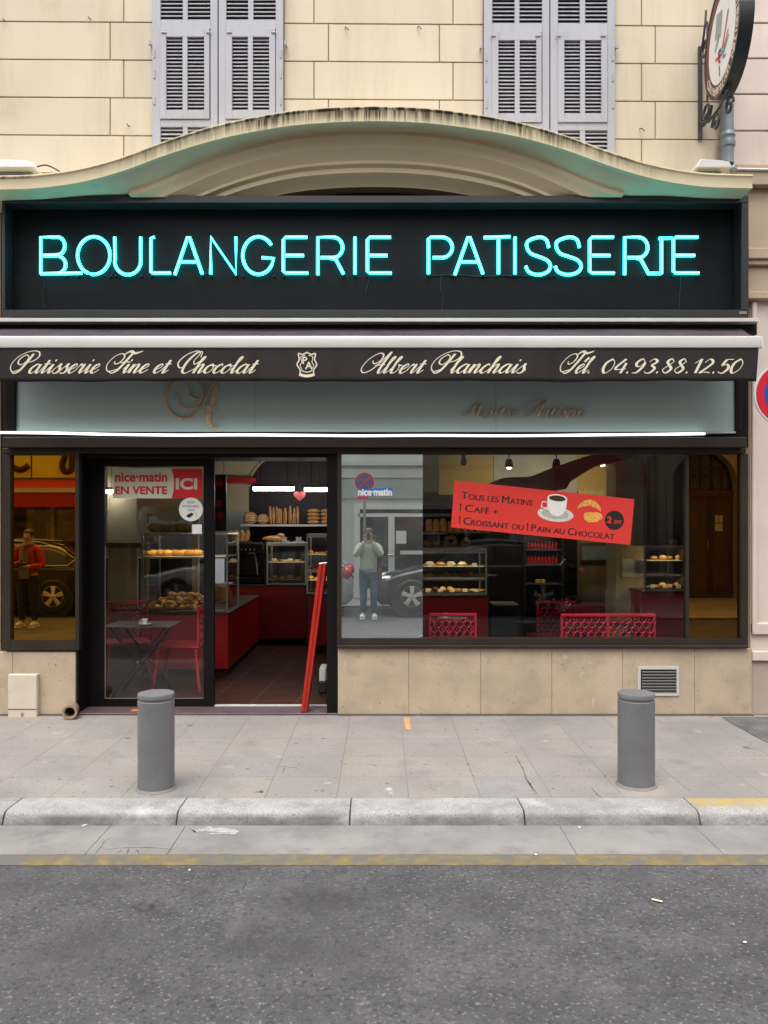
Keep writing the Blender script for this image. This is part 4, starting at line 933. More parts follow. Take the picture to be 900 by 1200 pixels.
ring_text('Confederation', -150, 7.2); ring_text('Nationale', -46, 7.2); ring_text('Patissiers', 32, 7.4)
t.build('lettering', M['ivory'], ds, smooth=0)
e_ = [((.16, .16, .16), [(-.02, .27), (.10, .30), (.12, .10), (.02, .06)], 'hat'), ((.35, .02, .05), [(.02, -.10), (.05, -.11), (.24, .19), (.21, .2)], 'pin')]
def bar(mb, a, b, w):
    a, b = Vector(a), Vector(b); t = (b-a).normalized(); n_ = Vector((-t.y, t.x))*w
    mb.face([dp(*(a+n_), .001), dp(*(b+n_), .001), dp(*(b-n_), .001), dp(*(a-n_), .001)])
g = MB(); bar(g, (-.10, .05), (-.05, .24), .075); bar(g, (-.17, -.02), (-.06, .06), .018); g.build('emblem', pm('grey_print', (.33, .36, .36), .5), ds, smooth=0)
g = MB(); bar(g, (.02, -.10), (.17, .13), .013); bar(g, (.05, -.12), (.17, -.03), .009); bar(g, (-.16, -.10), (-.05, -.13), .012)
g.tube([dp(-.03+.03*math.cos(a), -.15+.03*math.sin(a), .002) for a in [k*.4 for k in range(12)]], .01, 6); g.build('emblem', pm('red_print', (.50, .05, .06), .5), ds, smooth=0)
g = MB(); bar(g, (.03, -.16), (.18, -.08), .008); bar(g, (.03, -.18), (.10, -.20), .010); bar(g, (-.06, -.2), (-.05, -.29), .010)
g.tube([dp(-.03+.065*math.cos(a), -.15+.065*math.sin(a), .0025) for a in [.3+k*.25 for k in range(9)]], .008, 6); g.build('emblem', pm('blue_print', (.06, .20, .30), .5), ds, smooth=0)
br = MB(); bx = X(821, -.03)
br.box(bx-.018, bx+.018, -.03, -.008, Z(165), Z(56), .003)
def scroll(c, r, a0, turns, plane='y'):
    n = int(18*abs(turns)); pts = []
    for k in range(n+1):
        tt = k/n; a = a0+turns*2*PI*tt; rr = r*(1-.75*tt)
        pts.append((bx+.002*k/n, c[0]+rr*math.cos(a), c[1]+rr*math.sin(a)))
    br.tube(pts, .012, 6)
rz0 = dc.z-rad-.035
br.tube([(bx, -.03, Z(146)), (bx, -.2, rz0), (bx-.005, -.45, rz0), (2.81, -.70, rz0)], .011, 8)
br.tube([(bx, -.03, Z(66)), (bx-.01, -.10, Z(60)), (bx-.01, -.16, Z(40)), (bx, -.15, Z(25))], .010, 8)
br.tube([(bx+.02, -.13, Z(122, -.1)), (bx+.02, -.13, Z(28, -.1))], .009, 8)
scroll((-.13, Z(66)-.02), .085, PI, -1.3); scroll((-.17, rz0+.11), .10, PI, 1.3); scroll((-.36, rz0-.09), .085, 0, 1.2); scroll((-.62, rz0-.085), .08, PI, -1.25); scroll((-.10, Z(146)), .07, PI, 1.2)
br.tube([(2.82, -.6, dc.z-rad+.01), (2.82, -.6, rz0)], .012, 8)
br.build('bracket', M['iron'], ds)
# downpipe
dpip = thing('downpipe', (X(848), -.06, Z(200)), 'grey metal downpipe behind the round sign at the joint of two houses', 'pipe')
pxc = X(848); m = MB(); m.lathe([(.055, Z(197)), (.055, 8.1)], (pxc, -.075, 0), 20); m.build('pipe', M['zinc'], dpip)
m = MB(); m.lathe([(.055, Z(178)), (.066, Z(177)), (.07, Z(172)), (.062, Z(170)), (.062, Z(167)), (.07, Z(165)), (.06, Z(161)), (.055, Z(160))], (pxc, -.075, 0), 20); m.box(pxc-.03, pxc+.03, -.02, .012, Z(172), Z(166)).build('collar', M['zinc'], dpip)
# flood lights resting on the canopy
def flood(pxa, pxb, lab, cab):
    y = -.34; zt0 = Z(203, y)+.01
    fl = thing('floodlight', (X((pxa+pxb)/2, y), y, zt0-.02), lab, 'light')
    x0, x1 = X(pxa, y), X(pxb, y); z0 = zt0-.005; m = MB()
    m.prism([(x0+.02, y-.1, z0), (x1, y-.1, z0), (x1-.02, y-.1, z0+.05), (x1-.09, y-.1, z0+.062), (x0+.07, y-.1, z0+.075), (x0+.04, y-.1, z0+.05)], (0, .2, 0), .006)
    m.build('housing', M['white'] if cab else M['alu'], fl)
    m = MB().box(x0+.06, x1-.06, y-.02, y+.02, z0-.03, z0+.002, .004); m.build('bracket', M['zinc'], fl)
    if cab: MB().tube(catmull([(x1-.02, y, z0+.05), (x1+.06, y+.03, z0+.075), (x1+.17, y+.1, z0+.03), (x1+.2, y+.2, z0-.0)], 5), .006, 6).build('cable', M['rubber'], fl)
    else: MB().ball((x1+.05, y, z0+.035), .03).tube([(x1-.02, y, z0+.03), (x1+.08, y, z0+.035), (x1+.18, y+.3, z0+.03), (x1+.3, y+.75, z0+.02)], .006, 6).build('cable', M['zinc'], fl)
flood(-12, 46, 'white floodlight lying on the left end of the canopy', True)
flood(808, 852, 'pale grey floodlight on the right end of the canopy by the downpipe', False)
# no-parking sign at the right edge
def noparking(loc, zc_, r, lab, face):
    ns = thing('no_parking_sign', loc, lab, 'road sign', None)
    x, y, zg = loc; s = face  # +1: faces -y
    def dsk(mb, rr, d0, d1, n=40): mb.prism([(x+rr*math.cos(2*PI*k/n), y-s*d1, zc_+rr*math.sin(2*PI*k/n)) for k in range(n)], (0, s*(d1-d0), 0))
    m = MB(); dsk(m, r, .030, .045); m.build('plate', pm('sign_rim', (.55, .58, .6), .4), ns)
    m = MB(); dsk(m, r*.95, .0452, .047); m.build('red_ring', pm('sign_red', (.52, .015, .03), .35, var=.04), ns)
    m = MB(); dsk(m, r*.70, .0472, .049); m.build('blue_disc', pm('sign_blue', (.012, .07, .36), .35, var=.04), ns)
    m = MB(); d = Vector((1, 0, 1)).normalized()*r*.78; w_ = Vector((-1, 0, 1)).normalized()*r*.10; c = Vector((x, y-s*.0495, zc_))
    for d_ in (d, Vector((-d.x, 0, d.z))): 
        w2 = Vector((-d_.z, 0, d_.x)).normalized()*r*.10
        m.prism([c+d_+w2, c+d_-w2, c-d_-w2, c-d_+w2], (0, -s*.0008, 0)); c = c+Vector((0, -s*.001, 0))
    m.build('red_cross', bpy.data.materials['sign_red'], ns, smooth=0)
    MB().lathe([(.03, zg-.3), (.03, zc_+r*.9), (0, zc_+r*.9+.01)], (x, y, 0), 16).build('pole', M['zinc'], ns)
    return ns
noparking((X(918, -1.6), -1.6, 0), Z(463, -1.6), 37.5*5.6/F, 'round blue no parking sign with red ring at the right edge of the view', 1)
# ---------------------------------------------------------------- street furniture by the shop
def bollard(px, pyb, lab):
    d = CZ*F/(pyb-HY); x, y = (px-VX)*d/F, d+CAMY
    b = thing('bollard', (x, y, 0), lab, 'bollard', 'bollards along the kerb')
    r = 21*d/F; h = (pyb-811)*d/F
    MB().lathe([(r, -.05), (r, h-.052), (r*.955, h-.048), (r*.955, h-.035)], (x, y, 0), 40).build('post', M['grey'], b)
    MB().lathe([(r*.955, h-.036), (r*1.0, h-.032), (r*1.01, h-.012), (r*.985, h-.004), (0, h+.002)], (x, y, 0), 40).build('cap', M['grey'], b)
    MB().lathe([(r*1.004, .0), (r*1.12, .001), (r*1.06, .012), (r*1.003, .016)], (x, y, 0), 32).build('foot_seal', pm('mortar_collar', (.20, .19, .18), .9), b)
    return b
bollard(183, 924, 'grey metal bollard standing in front of the sliding door'); bo = bollard(745.5, 920, 'grey metal bollard standing in front of the wall vent')
tb = MB().box(X(9, -.08), X(43, -.08), -.08, -.024, Z(841.5, -.08), Z(790.5, -.08), .006)
ub = thing('utility_box', (X(30), -.05, 0), 'cream meter box on the stone plinth at the left', 'utility box')
tb.build('cover', pm('cream_box', (.60, .53, .44), .5, var=.08, scale=5, dirt=(.42, .36, .29), dscale=7, dthr=.6), ub)
MB().box(X(9, -.082)+.002, X(43, -.082)-.002, -.083, -.0805, Z(831.5, -.08), Z(830.7, -.08)).build('cover_joint', M['plumtile'], ub, smooth=0)
MB().lathe([(0, .0), (.012, .0), (.014, .005), (0, .008)], P(26, 837, -.081), 12, Matrix.Rotation(R(90), 3, 'X')).build('lock', M['steel'], ub)
pc = P(83.5, 838, -.16); pcz = .068
ps = thing('clay_pipe', (pc.x, -.12, 0), 'short open clay drain pipe lying at the foot of the portal', 'pipe')
MB().lathe([(.044, .0), (.062, .0), (.066, .012), (.060, .03), (.056, .16), (.044, .16), (.044, .0)], (pc.x, -.20, pcz), 24, Matrix.Rotation(R(12), 3, 'Z') @ Matrix.Rotation(R(-90), 3, 'X')).build('pipe', M['clay'], ps)
MB().lathe([(0, .1), (.043, .1)], (pc.x, -.20, pcz), 20, Matrix.Rotation(R(12), 3, 'Z') @ Matrix.Rotation(R(-90), 3, 'X')).build('pipe_inside', M['dark'], ps)
vt = thing('wall_vent', (X(772), -.03, Z(815)), 'square white framed louvre vent set in the stone plinth', 'vent')
fr = MB(); ring_frame(fr, 747.5, 796, 781, 815.5, 751, 793, 784.5, 812.5, -.034, -.022, .002); fr.build('frame', M['alu'], vt)
MB().box(X(750), X(794), -.0225, -.0221, Z(813), Z(784)).build('opening', M['dark'], vt, smooth=0)
sl_ = MB()
for k in range(8):
    z = Z(786.5+3.45*k); sl_.prism([(X(751), -.033, z-.006), (X(751), -.032, z-.009), (X(751), -.0232, z+.004), (X(751), -.0242, z+.006)], (X(793)-X(751), 0, 0))
sl_.build('slats', pm('vent_slat', (.075, .075, .075), .5, dirt=(.02, .02, .02), dscale=15), vt, smooth=0)
# folded red board leaning in the doorway
fbx = thing('folding_board', (X(362, .05), .05, .02), 'folded red pavement board leaning edge-on in the open doorway', 'sign board')
def leaf(pxa_t, pxb_t, pxa_b, pxb_b, y0, y1, nm):
    m = MB(); zt_, zb_ = Z(661, y0), Z(834.5, y0)
    zb_ = max(zb_, .0205)
    m.prism([(X(pxa_b, y0), y0, zb_), (X(pxb_b, y0), y0, zb_), (X(pxb_t, y0), y0, zt_), (X(pxa_t, y0), y0, zt_)], (0, y1-y0, 0), .003); m.build(nm, M['redpaint'], fbx)
leaf(373.5, 377.6, 352.5, 356, .0, .2, 'panel'); leaf(378.4, 382.4, 355.4, 359.6, .01, .21, 'panel')
MB().tube([P(374, 660.5, .05), P(383, 659.5, .05)], .008, 8).build('hinge', M['steel'], fbx)
# ---------------------------------------------------------------- stickers and the poster
def quad_face(mb, pts, y): mb.face([P(a, b, y) for a, b in pts])
def sheet(mb, pts, y, th=.0012): mb.prism([P(a, b, y) for a, b in pts], (0, th, 0))
YS = YD+.0195
stk = thing('newspaper_sticker', P(185, 582, YS), 'white and red newspaper sticker reading EN VENTE ICI on the glass door', 'sticker')
m = MB(); sheet(m, [(132, 584), (204, 584), (204.5, 548.5), (132, 549)], YS-.0012); m.build('sheet', pm('sticker_white', (.62, .62, .50), .4, var=.03), stk, smooth=0)
m = MB(); m.prism([P(a, b, YS-.0026) for a, b in [(201, 583.8), (237, 583.5), (237, 549.5), (200.5, 549.5), (203, 556), (204, 566), (203.5, 575)]], (0, .0012, 0)); m.build('red_field', pm('sticker_red', (.62, .012, .02), .4, var=.03), stk, smooth=0)
m = MB(); c = P(165.5, 559.3, YS-.0035); put_text(m, 'nice·matin', c, width=X(196, YS)-X(135, YS), height=.088, bold=.028)
c = P(165.5, 574.5, YS-.0035); put_text(m, 'EN VENTE', c, width=X(196, YS)-X(135, YS), height=.075, bold=.03); m.build('lettering', bpy.data.materials['sticker_red'], stk, smooth=0)
m = MB(); c = P(218.5, 567, YS-.0035); put_text(m, 'ICI', c, width=X(231, YS)-X(206, YS), height=.108, bold=.035); m.build('lettering', bpy.data.materials['sticker_white'], stk, smooth=0)
cs = thing('camera_notice', P(223.5, 611, YS), 'small round white video surveillance sticker on the glass door', 'sticker')
m = MB(); m.prism([P(223.7+14*math.cos(2*PI*k/36), 597+13.8*math.sin(2*PI*k/36), YS-.0042) for k in range(36)], (0, .0012, 0)); m.build('disc', M['paper'], cs, smooth=0)
m = MB()
for s, y_, w_ in (('SOUS', 588.7, 8), ('SURVEILLANCE', 593.2, 20), ('VIDEO', 597.8, 9)): put_text(m, s, P(223.5, y_, YS-.005), width=X(w_, 0)-X(0, 0), height=.019)
m.prism([P(218.5, 605.5, YS-.005), P(222, 607, YS-.005), P(227, 603, YS-.005), P(225, 600.5, YS-.005), P(219, 603.5, YS-.005)], (0, -.0004, 0)); m.prism([P(229.5, 607, YS-.005), P(229.9, 607, YS-.005), P(229.9, 600, YS-.005), P(229.5, 600, YS-.005)], (0, -.0004, 0))
m.build('lettering', M['black'], cs, smooth=0)
m = MB(); sheet(m, [(225, 625.5), (236.5, 625.5), (236.5, 614.5), (225, 614.5)], YS-.0012); o = m.build('small_notice', M['paper'], None, smooth=0, origin=P(231, 626, YS)); tag(o, 'small square white notice under the round sticker on the door', 'sticker')
ms = thing('newspaper_sticker', P(439, 584, -.008), 'blue newspaper sticker with white letters on the narrow mirror panel', 'sticker')
YM = -.0075
m = MB(); sheet(m, [(419.5, 582), (460, 580.5), (460, 571.5), (419.5, 573)], YM); m.build('sheet', pm('sticker_blue', (.02, .17, .50), .4), ms, smooth=0)
m = MB(); put_text(m, 'nice·matin', P(439.5, 576.8, YM-.001), width=X(459, 0)-X(419, 0), height=.064, bold=.045); m.build('lettering', M['paper'], ms, smooth=0)
m = MB(); sheet(m, [(417.5, 584.5), (432, 584), (432, 581.8), (417.5, 582.2)], YM-.0005); m.build('red_line', bpy.data.materials['sticker_red'], ms, smooth=0)
# the red poster hanging inside the window
YP = -.0045
Q = [(528.5, 618), (738.5, 638.5), (743.5, 585), (532.5, 563)]
pt = thing('breakfast_poster', P(635, 628, YP), 'tilted red poster offering coffee with a croissant on the shop window', 'poster')
m = MB(); sheet(m, Q, YP, .002); m.build('sheet', pm('poster_red', (.66, .035, .026), .5, var=.04, scale=3), pt, smooth=0)
def PP(u, v, d=.001):
    a = [Q[3][i]+(Q[2][i]-Q[3][i])*u for i in (0, 1)]; b = [Q[0][i]+(Q[1][i]-Q[0][i])*u for i in (0, 1)]
    return P(a[0]+(b[0]-a[0])*v, a[1]+(b[1]-a[1])*v, YP-d)
rgt = (PP(1, .5)-PP(0, .5)).normalized(); upv = (PP(.5, 0)-PP(.5, 1)).normalized(); upv = (upv-rgt*upv.dot(rgt)).normalized()
m = MB()
def caps(words, u0, v, H, total_u):
    """small capitals: tokens (text, big?) ; a blank token is a word space"""
    x = 0; pos = []
    for s, bg_ in words:
        if s == ' ': x += .30; continue
        me = text_bm(s, 0); xs_ = [q.co.x for q in me.vertices]; ys_ = [q.co.y for q in me.vertices]
        w = (max(xs_)-min(xs_))/.72*(1 if bg_ else .76); asp = (max(ys_)-min(ys_))/.72*(1 if bg_ else .76); lo = min(ys_)/.72*(1 if bg_ else .76); bpy.data.meshes.remove(me)
        pos.append((s, x, w, asp, lo)); x += w+.13
    k = total_u*(PP(1, .5)-PP(0, .5)).length/(x-.13); base = PP(u0, v)
    for s, xx, w, asp, lo in pos:
        if s == '1':
            for q, (pa, pb) in enumerate((((.5, 0), (.5, 1)), ((.5, .985), (.16, .76)))):
                A, B = base+rgt*(xx+w*.5+(pa[0]-.5)*.35)*k*1+upv*pa[1]*H, base+rgt*(xx+w*.5+(pb[0]-.5)*.35)*k+upv*pb[1]*H
                nn = (B-A).normalized().cross(Vector((0, 1, 0)))*.0050; m.face([A+nn+Vector((0, -.0002*q, 0)), A-nn+Vector((0, -.0002*q, 0)), B-nn+Vector((0, -.0002*q, 0)), B+nn+Vector((0, -.0002*q, 0))])
            continue
        for q in (-1, 1): put_text(m, s, base+rgt*((xx+w/2)*k+q*.0022)+upv*(lo+asp/2)*H, width=w*k, height=asp*H, right=rgt, up=upv, bold=0, depth=.0001*(q+1))
HH = .068
caps([('T', 1), ('OUS', 0), (' ', 0), ('LES', 0), (' ', 0), ('M', 1), ('ATINS', 0)], .045, .37, HH, .395)
caps([('1', 1), (' ', 0), ('C', 1), ('AFÉ', 0), (' ', 0), ('+', 0)], .042, .635, HH, .21)
caps([('1', 1), (' ', 0), ('C', 1), ('ROISSANT', 0), (' ', 0), ('OU', 0), (' ', 0), ('1', 1), (' ', 0), ('P', 1), ('AIN', 0), (' ', 0), ('AU', 0), (' ', 0), ('C', 1), ('HOCOLAT', 0)], .042, .91, HH, .865)
m.build('lettering', M['black'], pt, smooth=0)
cc = PP(.90, .50, .0022); r_ = 11.2*7.2/F
m = MB(); m.prism([cc+rgt*r_*math.cos(2*PI*k/36)+upv*r_*math.sin(2*PI*k/36) for k in range(36)], (0, -.0006, 0)); m.build('price_disc', M['black'], pt, smooth=0)
m = MB(); put_text(m, '2', cc-rgt*.045+Vector((0, -.001, 0)), height=.062, right=rgt, up=upv, bold=.03); put_text(m, '.00€', cc+rgt*.030-upv*.012+Vector((0, -.001, 0)), width=.075, height=.036, right=rgt, up=upv, bold=.02); m.build('lettering', bpy.data.materials['poster_red'], pt, smooth=0)
def flat(mb, pts, d): mb.prism([PP(u, v, d) for u, v in pts], (0, -.0004, 0))
def ell(cu, cv, ru, rv, n=28, a0=0, a1=360): return [(cu+ru*math.cos(R(a0+(a1-a0)*k/n)), cv-rv*math.sin(R(a0+(a1-a0)*k/n))) for k in range(n)]
g1 = MB(); flat(g1, ell(.572, .50, .10, .16), .0012); g1.build('printed_saucer', pm('print_offwhite', (.62, .60, .55), .5, var=.1, scale=30), pt, smooth=0)
g1 = MB(); flat(g1, ell(.572, .50, .075, .10), .0018); g1.build('printed_saucer', pm('print_grey', (.42, .40, .37), .5, var=.15, scale=30), pt, smooth=0)
g1 = MB(); flat(g1, [(.52, .15), (.522, .34), (.54, .48), (.562, .535), (.59, .535), (.615, .47), (.628, .34), (.63, .15)], .0024); flat(g1, ell(.575, .15, .055, .085), .003)
g1.tube([PP(.523, .26, .003), PP(.495, .26, .003), PP(.49, .37, .003), PP(.535, .44, .003)], .006, 6); g1.build('printed_cup', pm('print_white', (.76, .75, .72), .5, var=.06, scale=30), pt, smooth=0)
g1 = MB(); flat(g1, ell(.575, .155, .046, .062), .0036); g1.build('printed_coffee', M['choc'], pt, smooth=0)
g1 = MB(); flat(g1, [(.690, .33), (.700, .23), (.725, .14), (.757, .10), (.79, .14), (.815, .24), (.822, .34), (.80, .29), (.757, .24), (.715, .28)], .0014); flat(g1, [(.728, .46), (.735, .40), (.765, .38), (.81, .37), (.833, .42), (.83, .50), (.80, .58), (.755, .60), (.735, .55)], .0014)
g1.build('printed_pastry', pm('print_pastry', (.80, .36, .08), .5, var=.4, scale=60), pt, smooth=0)
g1 = MB()
for a, b, c, d in ((.715, .28, .72, .15), (.738, .26, .745, .11), (.765, .25, .768, .11), (.79, .27, .793, .15), (.745, .42, .81, .50), (.74, .47, .795, .56)):
    p0, p1 = PP(a, b, .0019), PP(c, d, .0019); w_ = rgt*.0022; g1.face([p0-w_, p0+w_, p1+w_, p1-w_])
g1.build('printed_crease', pm('print_brown', (.36, .13, .03), .5), pt, smooth=0)
m = MB(); sheet(m, [(572, 572), (610, 575.5), (609, 569), (575, 567)], YP+.003); m.build('tape', M['caseglass'], pt, smooth=0)

# ---------------------------------------------------------------- the shop interior
def st_room(): pass
FZ = .022
def tile_floor():
    m = pm('terracotta_tiles', (.06, .020, .013), .6, spec=.12, var=.3, scale=3)
    t, b = nodes_of(m); src = b.inputs['Base Color'].links[0].from_socket; tc = t.nodes.new('ShaderNodeTexCoord'); br_ = t.nodes.new('ShaderNodeTexBrick')
    mp = t.nodes.new('ShaderNodeMapping'); mp.inputs['Rotation'].default_value = (0, 0, R(4)); t.links.new(tc.outputs['Object'], mp.inputs[0]); t.links.new(mp.outputs[0], br_.inputs[0])
    br_.offset = 0; br_.inputs['Scale'].default_value = 1; br_.inputs['Brick Width'].default_value = .42; br_.inputs['Row Height'].default_value = .42; br_.inputs['Mortar Size'].default_value = .006
    br_.inputs['Color1'].default_value = (0, 0, 0, 1); br_.inputs['Color2'].default_value = (0, 0, 0, 1); br_.inputs['Mortar'].default_value = (1, 1, 1, 1)
    mx = t.nodes.new('ShaderNodeMix'); mx.data_type = 'RGBA'; t.links.new(br_.outputs[0], mx.inputs[0]); t.links.new(src, mx.inputs[6]); mx.inputs[7].default_value = (.11, .08, .065, 1); t.links.new(mx.outputs[2], b.inputs['Base Color']); return m
RX0, RX1, RY0, RY1, RZ = -4.6, 3.30, .302, 5.7, 3.12
tag(MB().box(RX0, RX1, .301, RY1+.1, -.3, FZ).build('shop_floor', tile_floor(), smooth=0), kind='structure')
tag(MB().box(RX0-.1, RX1+.02, .30, RY1+.2, RZ, RZ+.1).build('shop_ceiling', M['ceil'], smooth=0), kind='structure')
sw = thing('shop_room', (0, 3, 0), 'inner walls of the shop with a dark arched alcove behind the counter', 'room')
wl = MB()
wl.box(RX0-.1, RX0, .30, RY1+.1, -.2, RZ).box(RX0, RX1, RY1+.002, RY1+.1, 1.95, RZ)
wl.box(RX0, -3.44, .31, .36, 0, RZ)
wl.build('wall', M['wallcream'], sw, smooth=0)
for pa_, pb_, pc_ in ((514, 577.5, 580), (676.5, 722, 584)): MB().box(X(pa_, 3.6), X(pb_, 3.6), 3.56, 3.61, Z(pc_, 3.6), RZ-.002).build('upper_wall', M['mustard'], sw, smooth=0)
wl = MB(); wl.box(-.6, RX1, RY1-.05, RY1, -.2, 2.11).box(RX0, -2.75, RY1-.05, RY1, .0, 1.2); wl.box(RX1, RX1+.1, .31, RY1+.1, -.2, RZ); wl.build('dark_wall', M['darkwall'], sw, smooth=0)
# alcove (arched)
ya = RY1-.012
xa0, xa1 = X(292, ya), X(402, ya); arcp = []
for k in range(17):
    a = PI-PI*k/16; arcp.append(((xa0+xa1)/2+(xa1-xa0)/2*math.cos(a), 2.35+.58*math.sin(a)))
m = MB(); m.prism([(xa0, ya, .0)]+[(x, ya, z) for x, z in arcp]+[(xa1, ya, 0)], (0, .02, 0)); m.build('arched_alcove', M['darkwall'], sw, smooth=0)
m = MB(); m.tube([(x, ya-.01, z) for x, z in arcp], .025, 8); m.build('arch_moulding', M['wallcream'], sw)
m = MB().box(X(262, 5.4), X(300, 5.4), 5.36, 5.66, Z(566, 5.4), Z(560, 5.4)); m.build('red_shelf_trim', M['red'], sw, smooth=0)
# pillars and partition in the window half
m = MB(); m.box(X(722, 1.9), X(754, 1.9), 1.9, 2.3, FZ, RZ).box(X(722, 1.9)-.01, X(754, 1.9)+.01, 1.885, 2.31, FZ, .95)
m.build('pillar', M['wallcream'], sw, smooth=0)
m = MB(); m.box(X(678, 3.0), X(726, 3.0), 3.0, 3.08, FZ, Z(575, 3.0)); m.build('partition', pm('ochre_panel', (.22, .15, .06), .6, var=.25, scale=2, stretch=(6, 1, .5)), sw, smooth=0)
m = MB(); m.box(X(578, 3.6), X(676, 3.6), 3.55, 3.6, Z(583, 3.6), RZ-.002); m.build('pale_panel', pm('pale_wall', (.42, .41, .38), .8), sw, smooth=0)
# left arch wall seen through the door glass
m = MB(); yl = 4.2
m.box(X(126, yl), X(160, yl), yl, yl+.1, FZ, RZ).box(X(166, yl), X(173.5, yl), yl-.05, yl+.05, FZ, Z(600, yl)).box(X(226, yl), X(233, yl), yl-.05, yl+.05, FZ, Z(600, yl))
pts = [(X(166, yl), yl-.03, Z(603, yl)), (X(166, yl), yl-.03, Z(594, yl)), (X(233, yl), yl-.03, Z(594, yl)), (X(233, yl), yl-.03, Z(603, yl))]+[(X(233-67*k/12, yl), yl-.03, Z(604+7*math.sin(PI*k/12)*(1 if 3 < k < 9 else .3), yl)) for k in range(1, 12)]
m.prism(pts, (0, .05, 0)); m.build('arch_surround', M['wallcream'], sw, smooth=0)
m = MB(); m.box(X(124, yl), X(166, yl), yl-.06, yl-.001, Z(642, yl), Z(636, yl)); m.build('dado_rail', M['wood'], sw, smooth=0)
# hood and an added panel shaped like the awning's reflection in the glass
m = MB(); m.box(X(495, 4.4), X(530, 4.4), 4.4, 4.9, Z(590, 4.4), Z(576, 4.4), .01); o = m.build('extractor_hood', pm('beige_hood', (.42, .38, .28), .5), None, origin=P(512, 590, 4.4)); tag(o, 'beige extractor hood high behind the pastry case', 'hood')
m = MB(); yb_ = 1.2
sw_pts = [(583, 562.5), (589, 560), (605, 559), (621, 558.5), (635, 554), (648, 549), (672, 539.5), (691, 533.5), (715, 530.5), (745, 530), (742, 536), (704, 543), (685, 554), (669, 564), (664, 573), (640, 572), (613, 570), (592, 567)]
m.prism([P(a, b, yb_) for a, b in sw_pts], (0, .9, 0), .01); o = m.build('awning_reflection_panel', pm('maroon_panel', (.20, .06, .045), .5, var=.2), None, origin=P(650, 530, yb_)); tag(o, 'dark maroon swooping stand-in for an awning reflection above the red poster', 'reflection stand-in')
# lamps
def tube_lamp(pa, pb, py, y, lab):
    p0, p1 = P(pa, py, y), P(pb, py, y)
    t_ = thing('fluorescent_lamp', (p0+p1)/2, lab, 'lamp', 'fluorescent lamps')
    MB().tube([p0, p1], .026, 12).build('tube', M['tube'], t_)
    MB().box(p0.x-.01, p1.x+.01, y-.03, y+.03, p0.z+.028, p0.z+.06, .004).tube([(p0.x+.1, y, p0.z+.06), (p0.x+.1, y, RZ)], .005, 6).tube([(p1.x-.1, y, p0.z+.06), (p1.x-.1, y, RZ)], .005, 6).build('housing', M['black'], t_)
tube_lamp(297, 344.5, 572.8, 4.3, 'longer lit fluorescent tube hanging over the bread shelf left of the heart')
tube_lamp(357, 383, 573.8, 4.3, 'shorter lit fluorescent tube right of the hanging heart')
tube_lamp(122, 134, 576, 4.0, 'lit fluorescent tube glimpsed left of the newspaper sticker through the door glass')
def spot(px, py, y, lab):
    p = P(px, py, y); t_ = thing('ceiling_spot', (p.x, y, RZ), lab, 'lamp', 'ceiling spots')
    MB().tube([(p.x, y, RZ), (p.x, y, p.z+.1)], .008, 6).lathe([(.03, .1), (.045, .06), (.05, 0), (.045, -.0), (.02, .09)], p, 16).build('lamp_body', M['black'], t_)
    MB().ball((p.x, y, p.z+.0), (.030, .03, .016), 12, 8).build('bulb', M['warm'], t_)
    ld = bpy.data.lights.new('spot_beam', 'SPOT'); ld.energy = 11; ld.color = (1, .82, .55); ld.spot_size = R(110); ld.spot_blend = .8; ld.shadow_soft_size = .04
    lo_ = bpy.data.objects.new('spot_beam', ld); COL.objects.link(lo_); lo_.parent = t_; lo_.location = Vector((p.x, y+.03, p.z-.03))-Vector(t_.location); lo_.rotation_euler = (R(68), 0, 0)
spot(596.5, 548, 2.2, 'small lit ceiling spot left of the maroon reflection panel'); spot(652, 548, 2.2, 'small lit ceiling spot in front of the pale panel'); spot(706, 545, 2.4, 'small lit ceiling spot beside the cream pillar')
p = P(543, 540, 1.4); t_ = thing('pendant_socket', (p.x, 1.4, RZ), 'bare black pendant lamp socket above the red poster', 'lamp')
MB().tube(catmull([(p.x-.05, 1.4, RZ), (p.x-.02, 1.4, p.z+.25), (p.x, 1.4, p.z+.08)], 5), .005, 6).build('cord', M['black'], t_)
MB().lathe([(.0, .09), (.018, .085), (.022, .03), (.032, .02), (.034, -.03), (.025, -.05), (0, -.05)], p, 14).build('socket', M['black'], t_)
# counters and cases
def counter(x0, x1, y0, y1, z1, lab, top='choc'):
    c = thing('counter', ((x0+x1)/2, (y0+y1)/2, FZ), lab, 'counter')
    MB().box(x0, x1, y0, y1, FZ+.08, z1-.03, .004).build('front', M['red'], c)
    MB().box(x0+.02, x1-.02, y0+.04, y1, FZ, FZ+.08).build('plinth', M['dark'], c, smooth=0)
    MB().box(x0-.01, x1+.01, y0-.02, y1, z1-.03, z1, .006).build('worktop', M['choc'] if top == 'choc' else M['wood'], c)
    return c
yc = 4.2
counter(X(268, yc), X(359, yc), yc, yc+.6, .87, 'red fronted counter facing the open doorway under the bread shelf')
counter(X(359, 3.5)+.01, X(400, 3.5), 3.5, 4.1, .80, 'red counter under the tall pastry case behind the doorway jamb')
xk0, xk1 = -2.72, -1.72
counter(xk0, xk1, 1.75, 4.0, .74, 'long red counter under the heap of croissants inside the door glass', 'wood')
ybc = 1.55
counter(X(494, ybc), X(572, ybc), ybc, ybc+.7, Z(697, ybc), 'red counter under the lit pastry case in the window')
counter(X(752, 1.5), X(806, 1.5), 1.5, 2.1, Z(692, 1.5), 'dark red counter beside the cream pillar at the right of the window')
counter(X(676, 2.4), X(722, 2.4), 2.4, 2.9, Z(702, 2.4), 'low red bench in front of the ochre partition')
